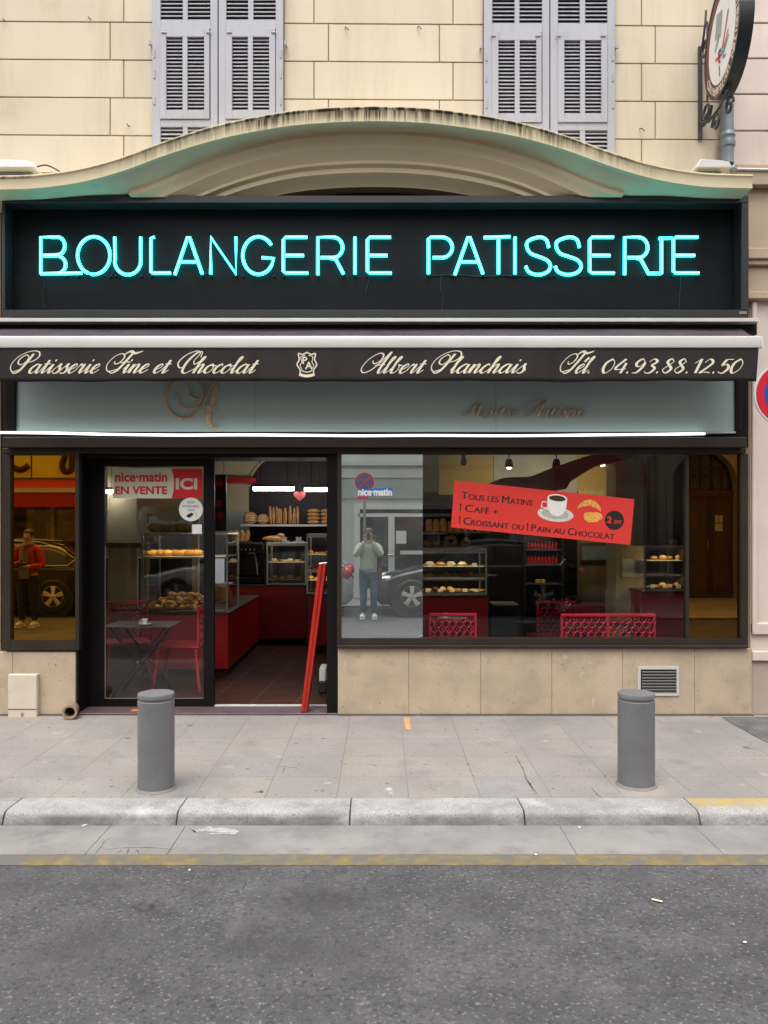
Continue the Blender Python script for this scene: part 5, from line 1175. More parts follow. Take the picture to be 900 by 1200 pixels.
def glass_case(x0, x1, y0, y1, z0, z1, shelves, lab, lamp=False, lampz=None, curved=False):
    c = thing('display_case', ((x0+x1)/2, (y0+y1)/2, z0), lab, 'display case')
    r = .009; m = MB()
    for x in (x0, x1):
        for y in (y0, y1): m.box(x-r, x+r, y-r, y+r, z0, z1)
    for z in [z0+.01, z1-.006]:
        for y in (y0, y1): m.box(x0+r, x1-r, y-.008, y+.008, z-.007, z+.007)
    m.build('frame', M['steel'], c, smooth=0)
    for z in shelves: MB().box(x0+r+.001, x1-r-.001, y0+.01, y1-.01, z-.008, z, .002).build('shelf', M['alu'], c)
    MB().box(x0+r+.001, x1-r-.001, y0-.003, y0+.002, z0+.018, z1-.014).build('front_pane', M['caseglass'], c, smooth=0)
    MB().box(x0-.002, x0+.003, y0+r+.001, y1-r-.001, z0+.018, z1-.014).box(x1-.003, x1+.002, y0+r+.001, y1-r-.001, z0+.018, z1-.014).build('side_pane', M['caseglass'], c, smooth=0)
    MB().box(x0-.01, x1+.01, y0-.01, y1+.01, z1+.002, z1+.014, .003).build('top', M['alu'], c)
    if lamp:
        lip = MB()
        for z in lampz: lip.box(x0+.012, x1-.012, y0+.012, y0+.018, z-.022, z+.001)
        lip.build('lamp_shield', M['steel'], c, smooth=0)
        for z in lampz: MB().box(x0+.03, x1-.03, y0+.03, y0+.045, z-.008, z-.002).build('strip_lamp', M['warm2'] if lamp == 2 else M['warm'], c, smooth=0)
    return c
cz0 = Z(697, ybc)
glass_case(X(493, ybc), X(570, ybc), ybc+.03, ybc+.6, cz0, Z(644, ybc), [Z(664, ybc), Z(677, ybc)], 'lit glass pastry case in the window beside the mirror panel', True, [Z(645, ybc)-.01, Z(677, ybc)-.01])
glass_case(X(313, 4.2), X(358, 4.2), 4.22, 4.7, .872, Z(637, 4.2), [Z(659, 4.2), Z(679, 4.2)], 'glass case of pastries on the counter facing the doorway', True, [Z(637, 4.2)-.012])
glass_case(X(359.5, 3.5)+.005, X(398, 3.5), 3.52, 4.05, .802, Z(627, 3.5), [Z(650, 3.5), Z(668, 3.5), Z(680, 3.5)], 'tall glass case of pastries behind the doorway jamb', True, [Z(627, 3.5)-.012, Z(668, 3.5)-.012])
glass_case(X(757, 1.5), X(803, 1.5), 1.53, 2.0, Z(692, 1.5), Z(641, 1.5), [Z(657, 1.5), Z(673, 1.5)], 'glass pastry case on the dark red counter at the right of the window', True, [Z(641, 1.5)-.012, Z(673, 1.5)-.012])
glass_case(xk0+.03, xk1-.02, 1.80, 2.5, .742, 1.62, [1.36], 'tall glass case over the croissants inside the door glass', 2, [1.36, 1.62])
# ---------------------------------------------------------------- bread and pastry
def croissant_bm(L=.13, r=.03):
    m = MB(); n = 22; pts = []; rs = []
    for k in range(n+1):
        t = k/n*2-1; a = t*1.15
        pts.append((L*.55*math.sin(a), -L*.35*(1-math.cos(a))*1.3, r*.8))
        rs.append(max(.006, r*(1-abs(t)**1.6)*(.88+.12*math.cos(t*16))+.004))
    m.tube(pts, rs, 10); return m
def place(o, loc, rz=0, sc=1, rx=0, ry=0, lab=None, group=None):
    o.location = loc; o.rotation_euler = (rx, ry, rz); o.scale = (sc, sc, sc)
    if lab: o['label'] = lab
    if group: o['group'] = group
    return o
def mult(proto, spots, name=None):
    out = []
    for i, s in enumerate(spots):
        o = proto if i == 0 else copy_tree(proto)
        place(o, **s); out.append(o)
    return out
cr = croissant_bm().build('croissant', M['pastry'], None, smooth=80); tag(cr, 'golden croissant in the heap on the counter inside the door glass', 'croissant', 'croissants heaped on the counter')
zc_ = .748; sp_ = []
xL, xR, yF = X(168, 2.0), X(236, 2.0), 1.86
for layer in range(4):
    for k in range(13-3*layer):
        x = xL+(xR-xL)*(.12*layer+(1-.12*layer)*((k+.5)/(13-3*layer)))+random.uniform(-.02, .02); y = yF+.05*layer+random.uniform(0, .22-.03*layer)
        sp_.append(dict(loc=(x, y, zc_+layer*.042+random.uniform(0, .008)+.006), rz=random.uniform(0, 6.3), sc=random.uniform(.85, 1.1), rx=random.uniform(-.3, .3), ry=random.uniform(-.3, .3)))
mult(cr, sp_)
tr_ = MB().box(xL-.32, xR+.06, 1.83, 2.28, .742, .752, .004).box(xL-.32, xR+.06, 1.83, 1.838, .752, .765); tag(tr_.build('tray', M['wood'], None, origin=(xL, 1.83, .742)), 'wooden tray under the heap of croissants', 'tray')
def pastry_row(case_y, pxa, pxb, z, n, kinds, lab, grp):
    for i in range(n):
        px = pxa+(pxb-pxa)*(i+.5)/n; x = X(px, case_y); w = abs(X(pxb, case_y)-X(pxa, case_y))/n
        kd = kinds[i % len(kinds)]; m = MB()
        if kd == 'eclair': m.ball((0, 0, .022), (w*.46, .035, .022), 14, 8); mt = 'crust'
        elif kd == 'cream': m.ball((0, 0, .018), (w*.46, .04, .018), 14, 8).ball((0, 0, .036), (w*.36, .03, .012), 12, 6); mt = 'cream_food'
        elif kd == 'bun': m.ball((0, 0, .026), (w*.44, .045, .028), 14, 8); mt = 'pastry'
        elif kd == 'choc': m.box(-w*.38, w*.38, -.04, .04, .0, .05, .012); mt = 'choc'
        elif kd == 'tart': m.lathe([(0, 0), (w*.34, 0), (w*.45, .03), (w*.40, .03), (w*.36, .02), (0, .024)], (0, 0, 0), 16); mt = 'pastry'
        else: m.mesh(bpy.data.objects['croissant'].data, Matrix.Scale(w/.15, 4)); mt = 'pastry'
        o = m.build({'eclair': 'eclair', 'cream': 'cream_cake', 'bun': 'bun', 'choc': 'chocolate_cake', 'tart': 'tart'}.get(kd, 'croissant'), M[mt], None, smooth=60)
        o.location = (x, case_y+random.uniform(-.02, .03), z+.001); o.rotation_euler = (0, 0, random.uniform(-.3, .3))
        tag(o, lab[kd], {'eclair': 'eclair', 'cream': 'cake', 'bun': 'bun', 'choc': 'cake', 'tart': 'tart'}.get(kd, 'croissant'), grp)
yy = ybc+.2
L1 = dict(eclair='brown eclair on the upper shelf of the lit window pastry case', cream='cream topped cake on the upper shelf of the lit window pastry case')
pastry_row(yy, 497, 548, Z(664, ybc), 4, ['cream', 'eclair', 'cream'], L1, 'cakes on the upper shelf of the window case')
L1 = dict(bun='round golden bun on the floor of the lit window pastry case', choc='dark chocolate cake on the floor of the lit window pastry case', cr='small croissant on the floor of the lit window pastry case', tart='tart on the floor of the lit window pastry case')
pastry_row(yy, 497, 567, Z(697, ybc)+.022, 8, ['tart', 'choc', 'bun', 'bun', 'tart', 'cr', 'cr', 'cr'], L1, 'pastries on the floor of the window case')
L1 = dict(bun='small bun in the right hand pastry case by the bronze mirror', tart='tart in the right hand pastry case by the bronze mirror', eclair='eclair in the right hand pastry case by the bronze mirror')
pastry_row(1.7, 762, 799, Z(657, 1.5), 4, ['eclair', 'bun'], L1, 'pastries in the right case'); pastry_row(1.7, 762, 799, Z(692, 1.5)+.022, 4, ['tart', 'bun'], L1, 'pastries in the right case')
L1 = dict(bun='bun in the case of the counter facing the doorway', tart='tart in the case of the counter facing the doorway', cream='cream cake in the case of the counter facing the doorway')
pastry_row(4.4, 317, 354, Z(659, 4.2), 4, ['cream', 'tart'], L1, 'pastries in the counter case'); pastry_row(4.4, 317, 354, Z(679, 4.2), 4, ['bun', 'tart'], L1, 'pastries in the counter case')
L1 = dict(bun='bun in the tall case behind the doorway jamb', cr='croissant in the tall case behind the doorway jamb', tart='tart in the tall case behind the doorway jamb')
for pz in (650, 668, 680): pastry_row(3.7, 361, 388, Z(pz, 3.5), 4, ['bun', 'cr', 'tart'], L1, 'pastries in the tall case')
# crown-shaped pastries and bowl on top of the window case
ztop = Z(644, ybc)+.015
def crown(x, y, r, lab):
    m = MB()
    for k in range(8):
        a = 2*PI*k/8; m.ball((r*.62*math.cos(a), 0, r+r*.62*math.sin(a)), (r*.32, r*.3, r*.32), 10, 8)
    o = m.build('knotted_brioche', M['crust'], None, smooth=60); o.location = (x, y, ztop); tag(o, lab, 'brioche')
crown(X(529, ybc+.15), ybc+.15, .075, 'larger knotted brioche crown on top of the window pastry case'); crown(X(546, ybc+.15), ybc+.15, .06, 'smaller knotted brioche crown at the end of the window pastry case')
o = MB().lathe([(0, 0), (.14, 0), (.15, .02), (.15, .15), (.145, .15), (.145, .02), (0, .012)], n=28).build('glass_bowl', M['caseglass'], None, smooth=40); o.location = (X(508, ybc+.25), ybc+.25, ztop); tag(o, 'round glass bowl of small pastries on the window pastry case', 'bowl')
o = MB().lathe([(0, .152), (.15, .152), (.155, .158), (.06, .17), (.012, .175), (.012, .2), (0, .2)], n=28).build('bowl_lid', M['porcelain'], None); o.location = (X(508, ybc+.25), ybc+.25, ztop); tag(o, 'pale lid of the glass bowl on the window pastry case', 'lid')
pb = bpy.data.objects['knotted_brioche']
for k in range(5):
    o = MB().ball((0, 0, .03), (.045, .04, .034), 12, 8).build('bun', M['crust'], None, smooth=60); a = k*1.26; o.location = (X(508, ybc+.25)+.085*math.cos(a), ybc+.25+.085*math.sin(a), ztop+.014); tag(o, 'brown bun inside the glass bowl on the window pastry case', 'bun', 'buns in the glass bowl')
o = bpy.data.objects['bun'].copy(); COL.objects.link(o); o.location = (X(789, 1.7), 1.7, Z(641, 1.5)+.015); o.scale = (1.3, 1.3, 1.3); tag(o, 'brown bun on top of the right hand pastry case', 'bun'); o['group'] = 'buns on the right case'
# bread shelf
ysf = 5.25
o = MB().box(X(284, ysf), X(400, ysf), ysf-.16, RY1-.05, Z(617, ysf), Z(614.5, ysf), .003).build('bread_shelf', M['alu'], None, origin=P(340, 616, ysf)); tag(o, 'pale wall shelf carrying the loaves and baguettes in the alcove', 'shelf')
zs = Z(614.5, ysf)+.001
def round_loaf(px, r, lab):
    m = MB().ball((0, 0, r*.85), (r, r*.6, r*.86), 20, 12)
    o = m.build('round_loaf', M['crust'], None, smooth=80)
    c = MB()
    for k in (-1, 0, 1): c.tube([(-r*.6, -r*.5, r*.85+k*r*.3), (0, -r*.615, r*.9+k*r*.32), (r*.6, -r*.5, r*.85+k*r*.3)], .006, 6)
    c.build('score_marks', M['cream_food'], o); o.location = (X(px, ysf), ysf, zs); tag(o, lab, 'bread')
round_loaf(293.3, .115, 'larger round scored loaf at the left end of the bread shelf'); round_loaf(308, .095, 'smaller round scored loaf second on the bread shelf')
bg_ = None; spots = []
m = MB(); n = 16; m.tube([(0, 0, .44*k/n) for k in range(n+1)], [.012+.024*math.sin(PI*k/n)**.5*(1+.10*math.cos(k*3.1)) for k in range(n+1)], 10)
bg_ = m.build('baguette', M['crust'], None, smooth=80); tag(bg_, 'baguette standing upright in the row on the bread shelf', 'baguette', 'baguettes standing on the shelf')
for k in range(12): spots.append(dict(loc=(X(317.5+k*2.9+random.uniform(-.5, .5), ysf), ysf+random.uniform(-.04, .1), zs), rz=random.uniform(0, 6), ry=random.uniform(-.08, .08), sc=random.uniform(.55, .68)))
mult(bg_, spots)
for px, nn in ((367.5, 4), (381.5, 4)):
    for k in range(nn):
        o = MB().ball((0, 0, .034), (.10 if px < 370 else .075, .08, .035), 16, 8).build('flat_loaf', M['crust'], None, smooth=80); o.location = (X(px, ysf), ysf, zs+k*.058)
        tag(o, ('flat loaf in the larger stack on the bread shelf' if px < 370 else 'flat loaf in the right end stack on the bread shelf'), 'bread', 'loaves stacked on the shelf' if px < 370 else 'loaves stacked at the shelf end')
# hanging heart
p = P(351, 581, 4.35); m = MB(); pts = []
for k in range(40):
    a = 2*PI*k/40; pts.append((p.x+.0052*16*math.sin(a)**3, 4.35, p.z+.0052*(13*math.cos(a)-5*math.cos(2*a)-2*math.cos(3*a)-math.cos(4*a))))
m.prism(pts, (0, .03, 0)); ht = thing('hanging_heart', (p.x, 4.35, RZ), 'red paper heart hanging between the two fluorescent tubes', 'decoration'); m.build('heart', pm('heart_red', (.34, .06, .05), .6), ht, smooth=0)
MB().tube([(p.x, 4.36, p.z+.05), (p.x, 4.36, RZ)], .003, 5).build('string', M['black'], ht)
# things on the counter
zt_ = .872
x0 = X(274, 4.3); cm = thing('coffee_machine', (X(291, 4.3), 4.4, .87), 'black coffee machine with steel spout on the counter facing the doorway', 'coffee machine')
MB().box(X(273, 4.3), X(309, 4.3), 4.3, 4.7, zt_, zt_+.11, .015).box(X(275, 4.3), X(308, 4.3), 4.45, 4.7, zt_+.11, Z(640, 4.3), .012).box(X(274, 4.3), X(309, 4.3), 4.28, 4.7, Z(650, 4.3), Z(636, 4.3), .02).build('machine_body', M['blackmetal'], cm)
m = MB(); m.tube([P(290, 649, 4.26), P(298, 648, 4.26), P(300, 656, 4.25), P(302, 674, 4.25)], .012, 8).tube([P(279, 640, 4.26), P(280, 652, 4.25), P(279, 667, 4.25)], .010, 8); m.build('spout', M['chrome'], cm)
m = MB()
for k in range(5): m.ball(P(278+k*5, 644, 4.277), .010, 8, 6)
m.build('button', M['steel'], cm)
for px, lab in ((333, 'white cup and saucer upside down on the counter case top, left of two'), (350, 'white cup and saucer on the counter case top beside the jamb')):
    t_ = thing('coffee_cup', (X(px, 4.35), 4.35, Z(637, 4.2)+.016), lab, 'cup'); c = tuple(t_.location)
    MB().lathe([(0, 0), (.05, .0), (.085, .018), (.08, .02), (.04, .008), (0, .008)], c, 20).build('saucer', M['porcelain'], t_)
    MB().lathe([(0, .012), (.03, .012), (.045, .075), (.042, .075), (.028, .02), (0, .02)], c, 20).build('cup', M['porcelain'], t_)
o = MB().ball((0, 0, .045), (.17, .09, .05), 18, 10).ball((.1, 0, .09), (.06, .05, .04), 12, 8).build('bread_plate', M['crust'], None, smooth=60); o.name = 'long_loaf'; o.location = (X(321, 4.4), 4.4, Z(637, 4.2)+.016); tag(o, 'long brown loaf on top of the case on the counter', 'bread')
# jars and plant by the left counter end
for i, (px, py, r, h, mt, lab) in enumerate(((257, 640, .10, .25, 'caseglass', 'glass jar at the near end of the left counter'), (262, 672, .11, .2, 'pastry', 'dome of golden brioche by the doorway edge'))):
    y = 3.0; o = MB().lathe([(0, 0), (r, 0), (r*1.05, h*.5), (r*.7, h*.85), (r*.75, h), (0, h)], n=20).build('glass_jar' if i == 0 else 'brioche', M[mt], None, smooth=60); o.location = (X(px, y), y, .742); tag(o, lab, 'jar' if i == 0 else 'brioche')
bx_ = thing('menu_board', (X(256, 3.4), 3.4, 1.6), 'dark menu board with red spots hanging behind the door edge', 'menu board')
MB().box(X(244, 3.4), X(265, 3.4), 3.4, 3.43, Z(622, 3.4), Z(556, 3.4), .005).build('board', M['black'], bx_); m = MB()
for px, py in ((257, 566), (256, 590), (258, 604)): m.lathe([(0, 0), (.05, 0), (.05, .004), (0, .004)], P(px, py, 3.398), 16, Matrix.Rotation(R(90), 3, 'X'))
m.build('printed_spot', M['red'], bx_); MB().tube([(X(250, 3.4), 3.42, Z(556, 3.4)), (X(250, 3.4), 3.42, RZ)], .004, 5).tube([(X(262, 3.4), 3.42, Z(556, 3.4)), (X(262, 3.4), 3.42, RZ)], .004, 5).build('wire', M['black'], bx_)
o = MB().box(X(374, .8), X(382, .8), .8, 1.05, FZ+.12, Z(783, .8), .01).build('white_bin', M['white'], None, origin=(X(378, .8), .9, FZ)); o.data.transform(Matrix.Translation((0, 0, -.0))); tag(o, 'white upright bin half hidden behind the red folding board', 'bin')
MB().box(X(372, .78), X(384, .78), .79, 1.06, FZ, FZ+.13, .02).build('bin_base', M['rubber'], None).parent = None
bb = bpy.data.objects['bin_base']; bb.parent = o; bb.location = -o.location
# ---------------------------------------------------------------- chairs and tables
def make_chair():
    t = thing('red_chair', (0, 0, 0), 'red plastic chair', 'chair', 'red chairs in the bakery window')
    w, d, sh, top = .225, .22, .46, .865
    s = MB().box(-w, w, -d, d, sh-.025, sh, .012); s.build('seat', M['redplastic'], t)
    for x in (-1, 1):
        for y in (-1, 1): MB().tube([(x*(w-.03), y*(d-.03), sh-.02), (x*(w+.01), y*(d+.02), 0)], [.020, .015], 10).build('leg', M['redplastic'], t)
    # back faces -y (towards the street): frame with a web of struts
    b = MB(); yb = -d
    b.box(-w, w, yb-.012, yb+.012, top-.03, top, .006).box(-w, -w+.022, yb-.012, yb+.012, sh-.02, top-.03, .004).box(w-.022, w, yb-.012, yb+.012, sh-.02, top-.03, .004)
    b.build('back_frame', M['redplastic'], t)
    l = MB(); rows_ = 8; n = 6; hgt = (top-.03-sh)/rows_
    for r_ in range(rows_):
        z = top-.035-hgt*r_; off = (r_ % 2)*.5
        cw = (2*w-.044)/n
        for k in range(n+1):
            cx = -w+.022+cw*(k+.5-off); pts = []
            for q in range(9):
                a = PI+PI*q/8; x = cx+cw*.52*math.cos(a); zz = z-hgt*.15+hgt*1.05*math.sin(a)*.95
                if -w+.015 <= x <= w-.015 and zz > sh-.02: pts.append((x, yb, zz))
            if len(pts) > 2: l.tube(pts, .0058, 6)
            if r_ % 2 == 0 and -w+.03 < cx < w-.03: l.tube([(cx, yb, z-hgt*.2), (cx+random.uniform(-.012, .012), yb, max(sh-.02, z-hgt*1.05))], .005, 6)
    l.build('back_lattice', M['redplastic'], t, smooth=60)
    return t
ch = make_chair(); protos = [ch]
cs_ = [(530.5, .50, 0, 'red lattice backed chair just right of the narrow mirror panel'), (684.5, .46, .02, 'left of the touching pair of red lattice backed chairs at the window'), (740.5, .46, -.02, 'right of the touching pair of red lattice backed chairs, nearest the cream pillar'),
       (650, 1.75, .1, 'red lattice backed chair further back beyond the window table'), ]
for i, (px, y, rz, lab) in enumerate(cs_):
    o = ch if i == 0 else copy_tree(ch); o.location = (X(px, y-.22), y, FZ); o.rotation_euler = (0, 0, rz); o['label'] = lab
for (px, y, rz, lab) in ((213, 1.12, R(90), 'red chair drawn up at the right of the black bistro table inside the door'), (150, 1.35, R(200), 'red chair behind the black bistro table inside the door')):
    o = copy_tree(ch); o.location = (X(px, y), y, FZ); o.rotation_euler = (0, 0, rz); o['label'] = lab; o['group'] = 'red chairs at the bistro table'
def bistro(xc, y, w, d, z, lab, grp=None):
    t = thing('bistro_table', (xc, y, FZ), lab, 'table', grp)
    MB().box(xc-w/2, xc+w/2, y-d/2, y+d/2, z-.016, z, .005).build('table_top', M['choc'], t)
    for s in (-1, 1):
        MB().tube([(xc-w*.40, y+s*.18, z-.02), (xc+w*.38, y+s*.18, FZ+.01)], .011, 8).build('leg', M['blackmetal'], t); MB().tube([(xc+w*.40, y+s*.16, z-.02), (xc-w*.38, y+s*.16, FZ+.01)], .011, 8).build('leg', M['blackmetal'], t)
    MB().tube([(xc, y-.19, (z+FZ)/2), (xc, y+.19, (z+FZ)/2)], .008, 8).build('pivot', M['steel'], t)
bistro(X(163, .62), .75, .66, .5, Z(731, .75), 'black folding bistro table with an espresso cup inside the door glass')
bistro(X(528, .95), 1.0, .55, .5, .76, 'black folding table behind the chair by the narrow mirror panel'); bistro(X(712, 1.0), 1.05, .9, .55, .70, 'black folding table behind the pair of red chairs')
def cup(x, y, z, lab, spoon=True):
    t = thing('coffee_cup', (x, y, z), lab, 'cup'); c = (x, y, z+.001)
    MB().lathe([(0, 0), (.04, .0), (.068, .012), (.064, .014), (.035, .007), (0, .007)], c, 20).build('saucer', M['porcelain'], t)
    MB().lathe([(0, .01), (.022, .01), (.032, .06), (.029, .06), (.02, .018), (0, .018)], c, 20).build('cup', M['porcelain'], t)
    MB().tube([(x-.03, y, z+.05), (x-.048, y, z+.048), (x-.046, y, z+.028), (x-.026, y, z+.024)], .004, 6).build('handle', M['porcelain'], t)
cup(X(171, .7), .66, Z(731, .75), 'small white espresso cup and saucer on the black bistro table inside the door'); cup(X(522, .95), .9, .76, 'white cup on the table behind the chair by the narrow mirror panel')
o = MB().lathe([(0, 0), (.06, 0), (.085, .01), (.08, .012), (0, .005)], n=24).build('plate', M['porcelain'], None); o.location = (X(536, .95), .9, .761); tag(o, 'white plate beside the cup on the window table', 'plate')
# drinks cooler with bottles
yf = 3.3
fr_ = thing('drinks_cooler', (X(638, yf), yf, FZ), 'tall black drinks cooler with lit shelves behind the red poster', 'cooler')
x0, x1 = X(614, yf), X(661, yf); m = MB(); m.box(x0, x0+.03, yf, yf+.5, FZ, 1.95).box(x1-.03, x1, yf, yf+.5, FZ, 1.95).box(x0+.03, x1-.03, yf, yf+.5, 1.87, 1.95).box(x0+.03, x1-.03, yf, yf+.5, FZ, .25).box(x0+.03, x1-.03, yf+.45, yf+.5, .25, 1.87); m.build('cabinet', M['black'], fr_, smooth=0)
m = MB()
for pz in (644, 661, 684): m.box(x0+.031, x1-.031, yf+.02, yf+.449, Z(pz, yf)-.012, Z(pz, yf))
m.build('shelf', M['steel'], fr_, smooth=0); MB().box(x0+.035, x1-.035, yf+.03, yf+.05, 1.84, 1.86).build('strip_lamp', emit_mat('cooler_lamp', (1, .95, .9), 1.2), fr_, smooth=0)
b_ = MB().lathe([(0, 0), (.026, 0), (.028, .01), (.028, .09), (.012, .125), (.012, .15), (0, .15)], n=12).build('drink_bottle', M['red'], None, smooth=50); tag(b_, 'red drink bottle standing in the black cooler', 'bottle', 'bottles in the cooler')
sp_ = []
for pz in (644, 661):
    for k in range(9): sp_.append(dict(loc=(x0+.075+(x1-x0-.15)*k/8, yf+.12, Z(pz, yf)+.001), rz=0, sc=.8 if pz == 661 else .68))
mult(b_, sp_)
for k, c in enumerate(('mustard', 'mustard')):
    o = MB().box(-.03, .03, -.03, .03, 0, .05, .006).build('juice_carton', M[c], None); o.location = (X(632+k*6, yf), yf+.12, Z(684, yf)+.001); tag(o, 'small yellow carton on the lowest lit shelf of the black cooler', 'carton', 'cartons in the cooler')
# framed screen on the ochre panel, bin, sideboard
fs = thing('wall_screen', (X(700, 2.97), 2.97, 1.4), 'small grey screen in a dark frame on the ochre partition', 'screen')
m = MB(); m.box(X(680, 2.97), X(719, 2.97), 2.965, 2.998, Z(658, 2.97), Z(636, 2.97), .004); m.build('frame', M['wood'], fs); MB().box(X(682, 2.96), X(717, 2.96), 2.96, 2.964, Z(656, 2.96), Z(640, 2.96)).build('screen', pm('grey_screen', (.20, .24, .26), .15, var=.3, scale=6), fs, smooth=0)
tbn = thing('waste_bin', (X(590, 1.7), 1.7, FZ), 'black waste bin with pale rim between the pastry case and the far chair', 'bin')
m = MB(); rs = []
for z, s in ((FZ, .8), (.72, 1)): rs.append([(X(590, 1.7)+a*.16*s, 1.7+b*.14*s, z) for a, b in ((-1, -1), (1, -1), (1, 1), (-1, 1), (-1, -1))])
m.loft(rs); m.build('bin_body', M['rubber'], tbn, smooth=0); MB().box(X(575, 1.7), X(605, 1.7), 1.54, 1.86, Z(706, 1.7)-.02, Z(706, 1.7), .01).build('rim', pm('beige_rim', (.35, .31, .24), .5), tbn)
o = MB().box(X(574, 2.6), X(612, 2.6), 2.6, 3.0, FZ, Z(664, 2.6), .01).build('black_cabinet', M['black'], None, origin=(X(593, 2.6), 2.8, FZ)); tag(o, 'low black cabinet in the dark behind the window pastry case', 'cabinet')
# flowers on the table at the back
vs_ = thing('flower_vase', (X(660, 1.15), 1.15, .70), 'vase with a wiry spray of red flowers behind the paired red chairs', 'vase')
c = tuple(vs_.location); MB().lathe([(0, 0), (.035, 0), (.04, .05), (.02, .09), (.026, .11), (.02, .11), (0, .02)], c, 16).build('vase', M['choc'], vs_)
m = MB(); rn = random.Random(3); tips = []
for k in range(16):
    a, b = rn.uniform(0, 2*PI), rn.uniform(.2, 1.2); tp_ = (c[0]+.11*math.cos(a)*b, c[1]+.06*math.sin(a)*b, c[2]+.13+rn.uniform(0, .12)); tips.append(tp_); m.tube([(c[0], c[1], c[2]+.09), ((c[0]+tp_[0])/2, (c[1]+tp_[1])/2, c[2]+.16), tp_], .0025, 5)
m.build('stems', M['steel'], vs_); m = MB()
for t_ in tips: m.ball(t_, .013, 8, 6)
m.build('blossom', M['redplastic'], vs_)
# price cards standing in the cases
def cards(y, pxs, z, grp, lab):
    for i, px in enumerate(pxs):
        o = MB().box(-.028, .028, -.001, .001, 0, .036).build('price_card', M['paper'], None, smooth=0); o.location = (X(px, y), y, z+.001); o.rotation_euler = (R(-12), 0, 0)
        tag(o, lab, 'price card', grp)
cards(ybc+.08, (502, 516, 530, 545, 558), Z(697, ybc)+.022, 'price cards in the window case', 'small white price card on the floor of the lit window pastry case')
cards(ybc+.08, (505, 528, 556), Z(664, ybc), 'price cards on the upper shelf', 'small white price card on the upper shelf of the lit window pastry case')
cards(4.27, (322, 335, 348), Z(659, 4.2), 'price cards in the counter case', 'small white price card in the case of the counter facing the doorway')
cards(1.56, (765, 780, 795), Z(692, 1.5)+.022, 'price cards in the right case', 'small white price card in the right hand pastry case')
# cakes on the middle shelf of the window case and jars behind
L1 = dict(bun='bun on the middle shelf of the lit window pastry case', eclair='eclair on the middle shelf of the lit window pastry case', tart='tart on the middle shelf of the lit window pastry case')
pastry_row(ybc+.25, 497, 567, Z(677, ybc), 7, ['tart', 'eclair', 'bun'], L1, 'pastries on the middle shelf of the window case')
jb = MB().lathe([(0, 0), (.05, 0), (.055, .02), (.055, .15), (.04, .17), (.04, .19), (0, .19)], n=16).build('storage_jar', M['crust'], None, smooth=50); tag(jb, 'brown jar on the dark shelf behind the counter', 'jar', 'jars on the dark shelf')
sb = MB().box(X(498, 5.1), X(575, 5.1), 5.1, 5.6, 1.60, 1.63); tag(sb.build('wall_shelf', M['wood'], None, origin=(X(536, 5.1), 5.35, 1.6)), 'dark wooden wall shelf of jars behind the window pastry case', 'shelf')
mult(jb, [dict(loc=(X(503+8.2*k, 5.25), 5.25, 1.631), sc=random.uniform(.8, 1.15)) for k in range(9)])
# more goods: bottles and boxes on the counters, a basket of long loaves
bw = MB().lathe([(0, 0), (.032, 0), (.034, .02), (.034, .15), (.013, .20), (.013, .25), (0, .25)], n=14).build('glass_bottle', M['caseglass'], None, smooth=50); tag(bw, 'glass bottle on the counter between the coffee machine and the pastry case', 'bottle', 'bottles by the coffee machine')
mult(bw, [dict(loc=(X(310+1.6*k, 4.32), 4.32+.05*(k % 2), .872), sc=.85+.1*(k % 3)) for k in range(2)])
bk = thing('bread_basket', (X(281, 4.75), 4.75, Z(642, 4.75)), 'basket of brown loaves behind the coffee machine', 'basket'); c = tuple(bk.location)
MB().lathe([(0, -.0), (.15, 0), (.18, .10), (.17, .10), (.14, .012), (0, .012)], c, 24).build('basket', M['wood'], bk)
MB().box(c[0]-.2, c[0]+.2, 4.6, 4.79, .88, c[2]-.002).build('stand', M['black'], bk, smooth=0)
for k in range(4):
    o = MB().ball((0, 0, .0), (.05, .05, .15), 12, 10).build('small_loaf', M['crust'], None, smooth=70); o.location = (c[0]-.09+.06*k, 4.75, c[2]+.12); o.rotation_euler = (0, R(-25+14*k), 0); tag(o, 'brown loaf standing in the basket behind the coffee machine', 'bread', 'loaves in the basket')
zl = 1.635
for k in range(6):
    o = MB().ball((0, 0, .05), (.085, .07, .055), 14, 10).build('round_bun', M['pastry'], None, smooth=70); o.location = (X(182+9.5*k, 2.1), 2.1+random.uniform(-.05, .05), zl); o.scale = (random.uniform(.8, 1.1),)*3; tag(o, 'golden bun on top of the tall case inside the door glass', 'bun', 'buns on the tall case')
for k in range(7):
    o = MB().ball((0, 0, .035), (.075, .05, .038), 14, 10).build('filled_roll', M['crust'] if k % 2 else M['pastry'], None, smooth=70); o.location = (X(180+8.6*k, 2.0), 2.0+random.uniform(-.04, .04), 1.361); o.rotation_euler = (0, 0, random.uniform(-.5, .5)); tag(o, 'filled roll on the glass shelf above the heap of croissants', 'roll', 'rolls above the croissants')
fl_ = thing('flour_sacks_box', (X(262, 3.2), 3.2, .742), 'white carton on the left counter seen beside the door edge', 'carton'); MB().box(X(252, 3.2), X(266, 3.2), 3.1, 3.35, .742, .96, .006).build('carton', M['paper'], fl_); fl_.name = 'white_carton'
# pictures and notices on the walls
for px0, px1, py0, py1, y, mt, lab in ((686, 698, 598, 612, 2.99, 'paper', 'upper small white notice on the ochre partition'), (703, 716, 600, 612, 2.99, 'mustard', 'small yellow notice on the ochre partition'), (729, 745, 655, 676, 1.884, 'paper', 'white menu sheet fixed to the cream pillar')):
    o = MB().box(X(px0, y), X(px1, y), y-.003, y, Z(py1, y), Z(py0, y)).build('wall_notice', M[mt], None, smooth=0, origin=P((px0+px1)/2, py1, y)); tag(o, lab, 'notice')
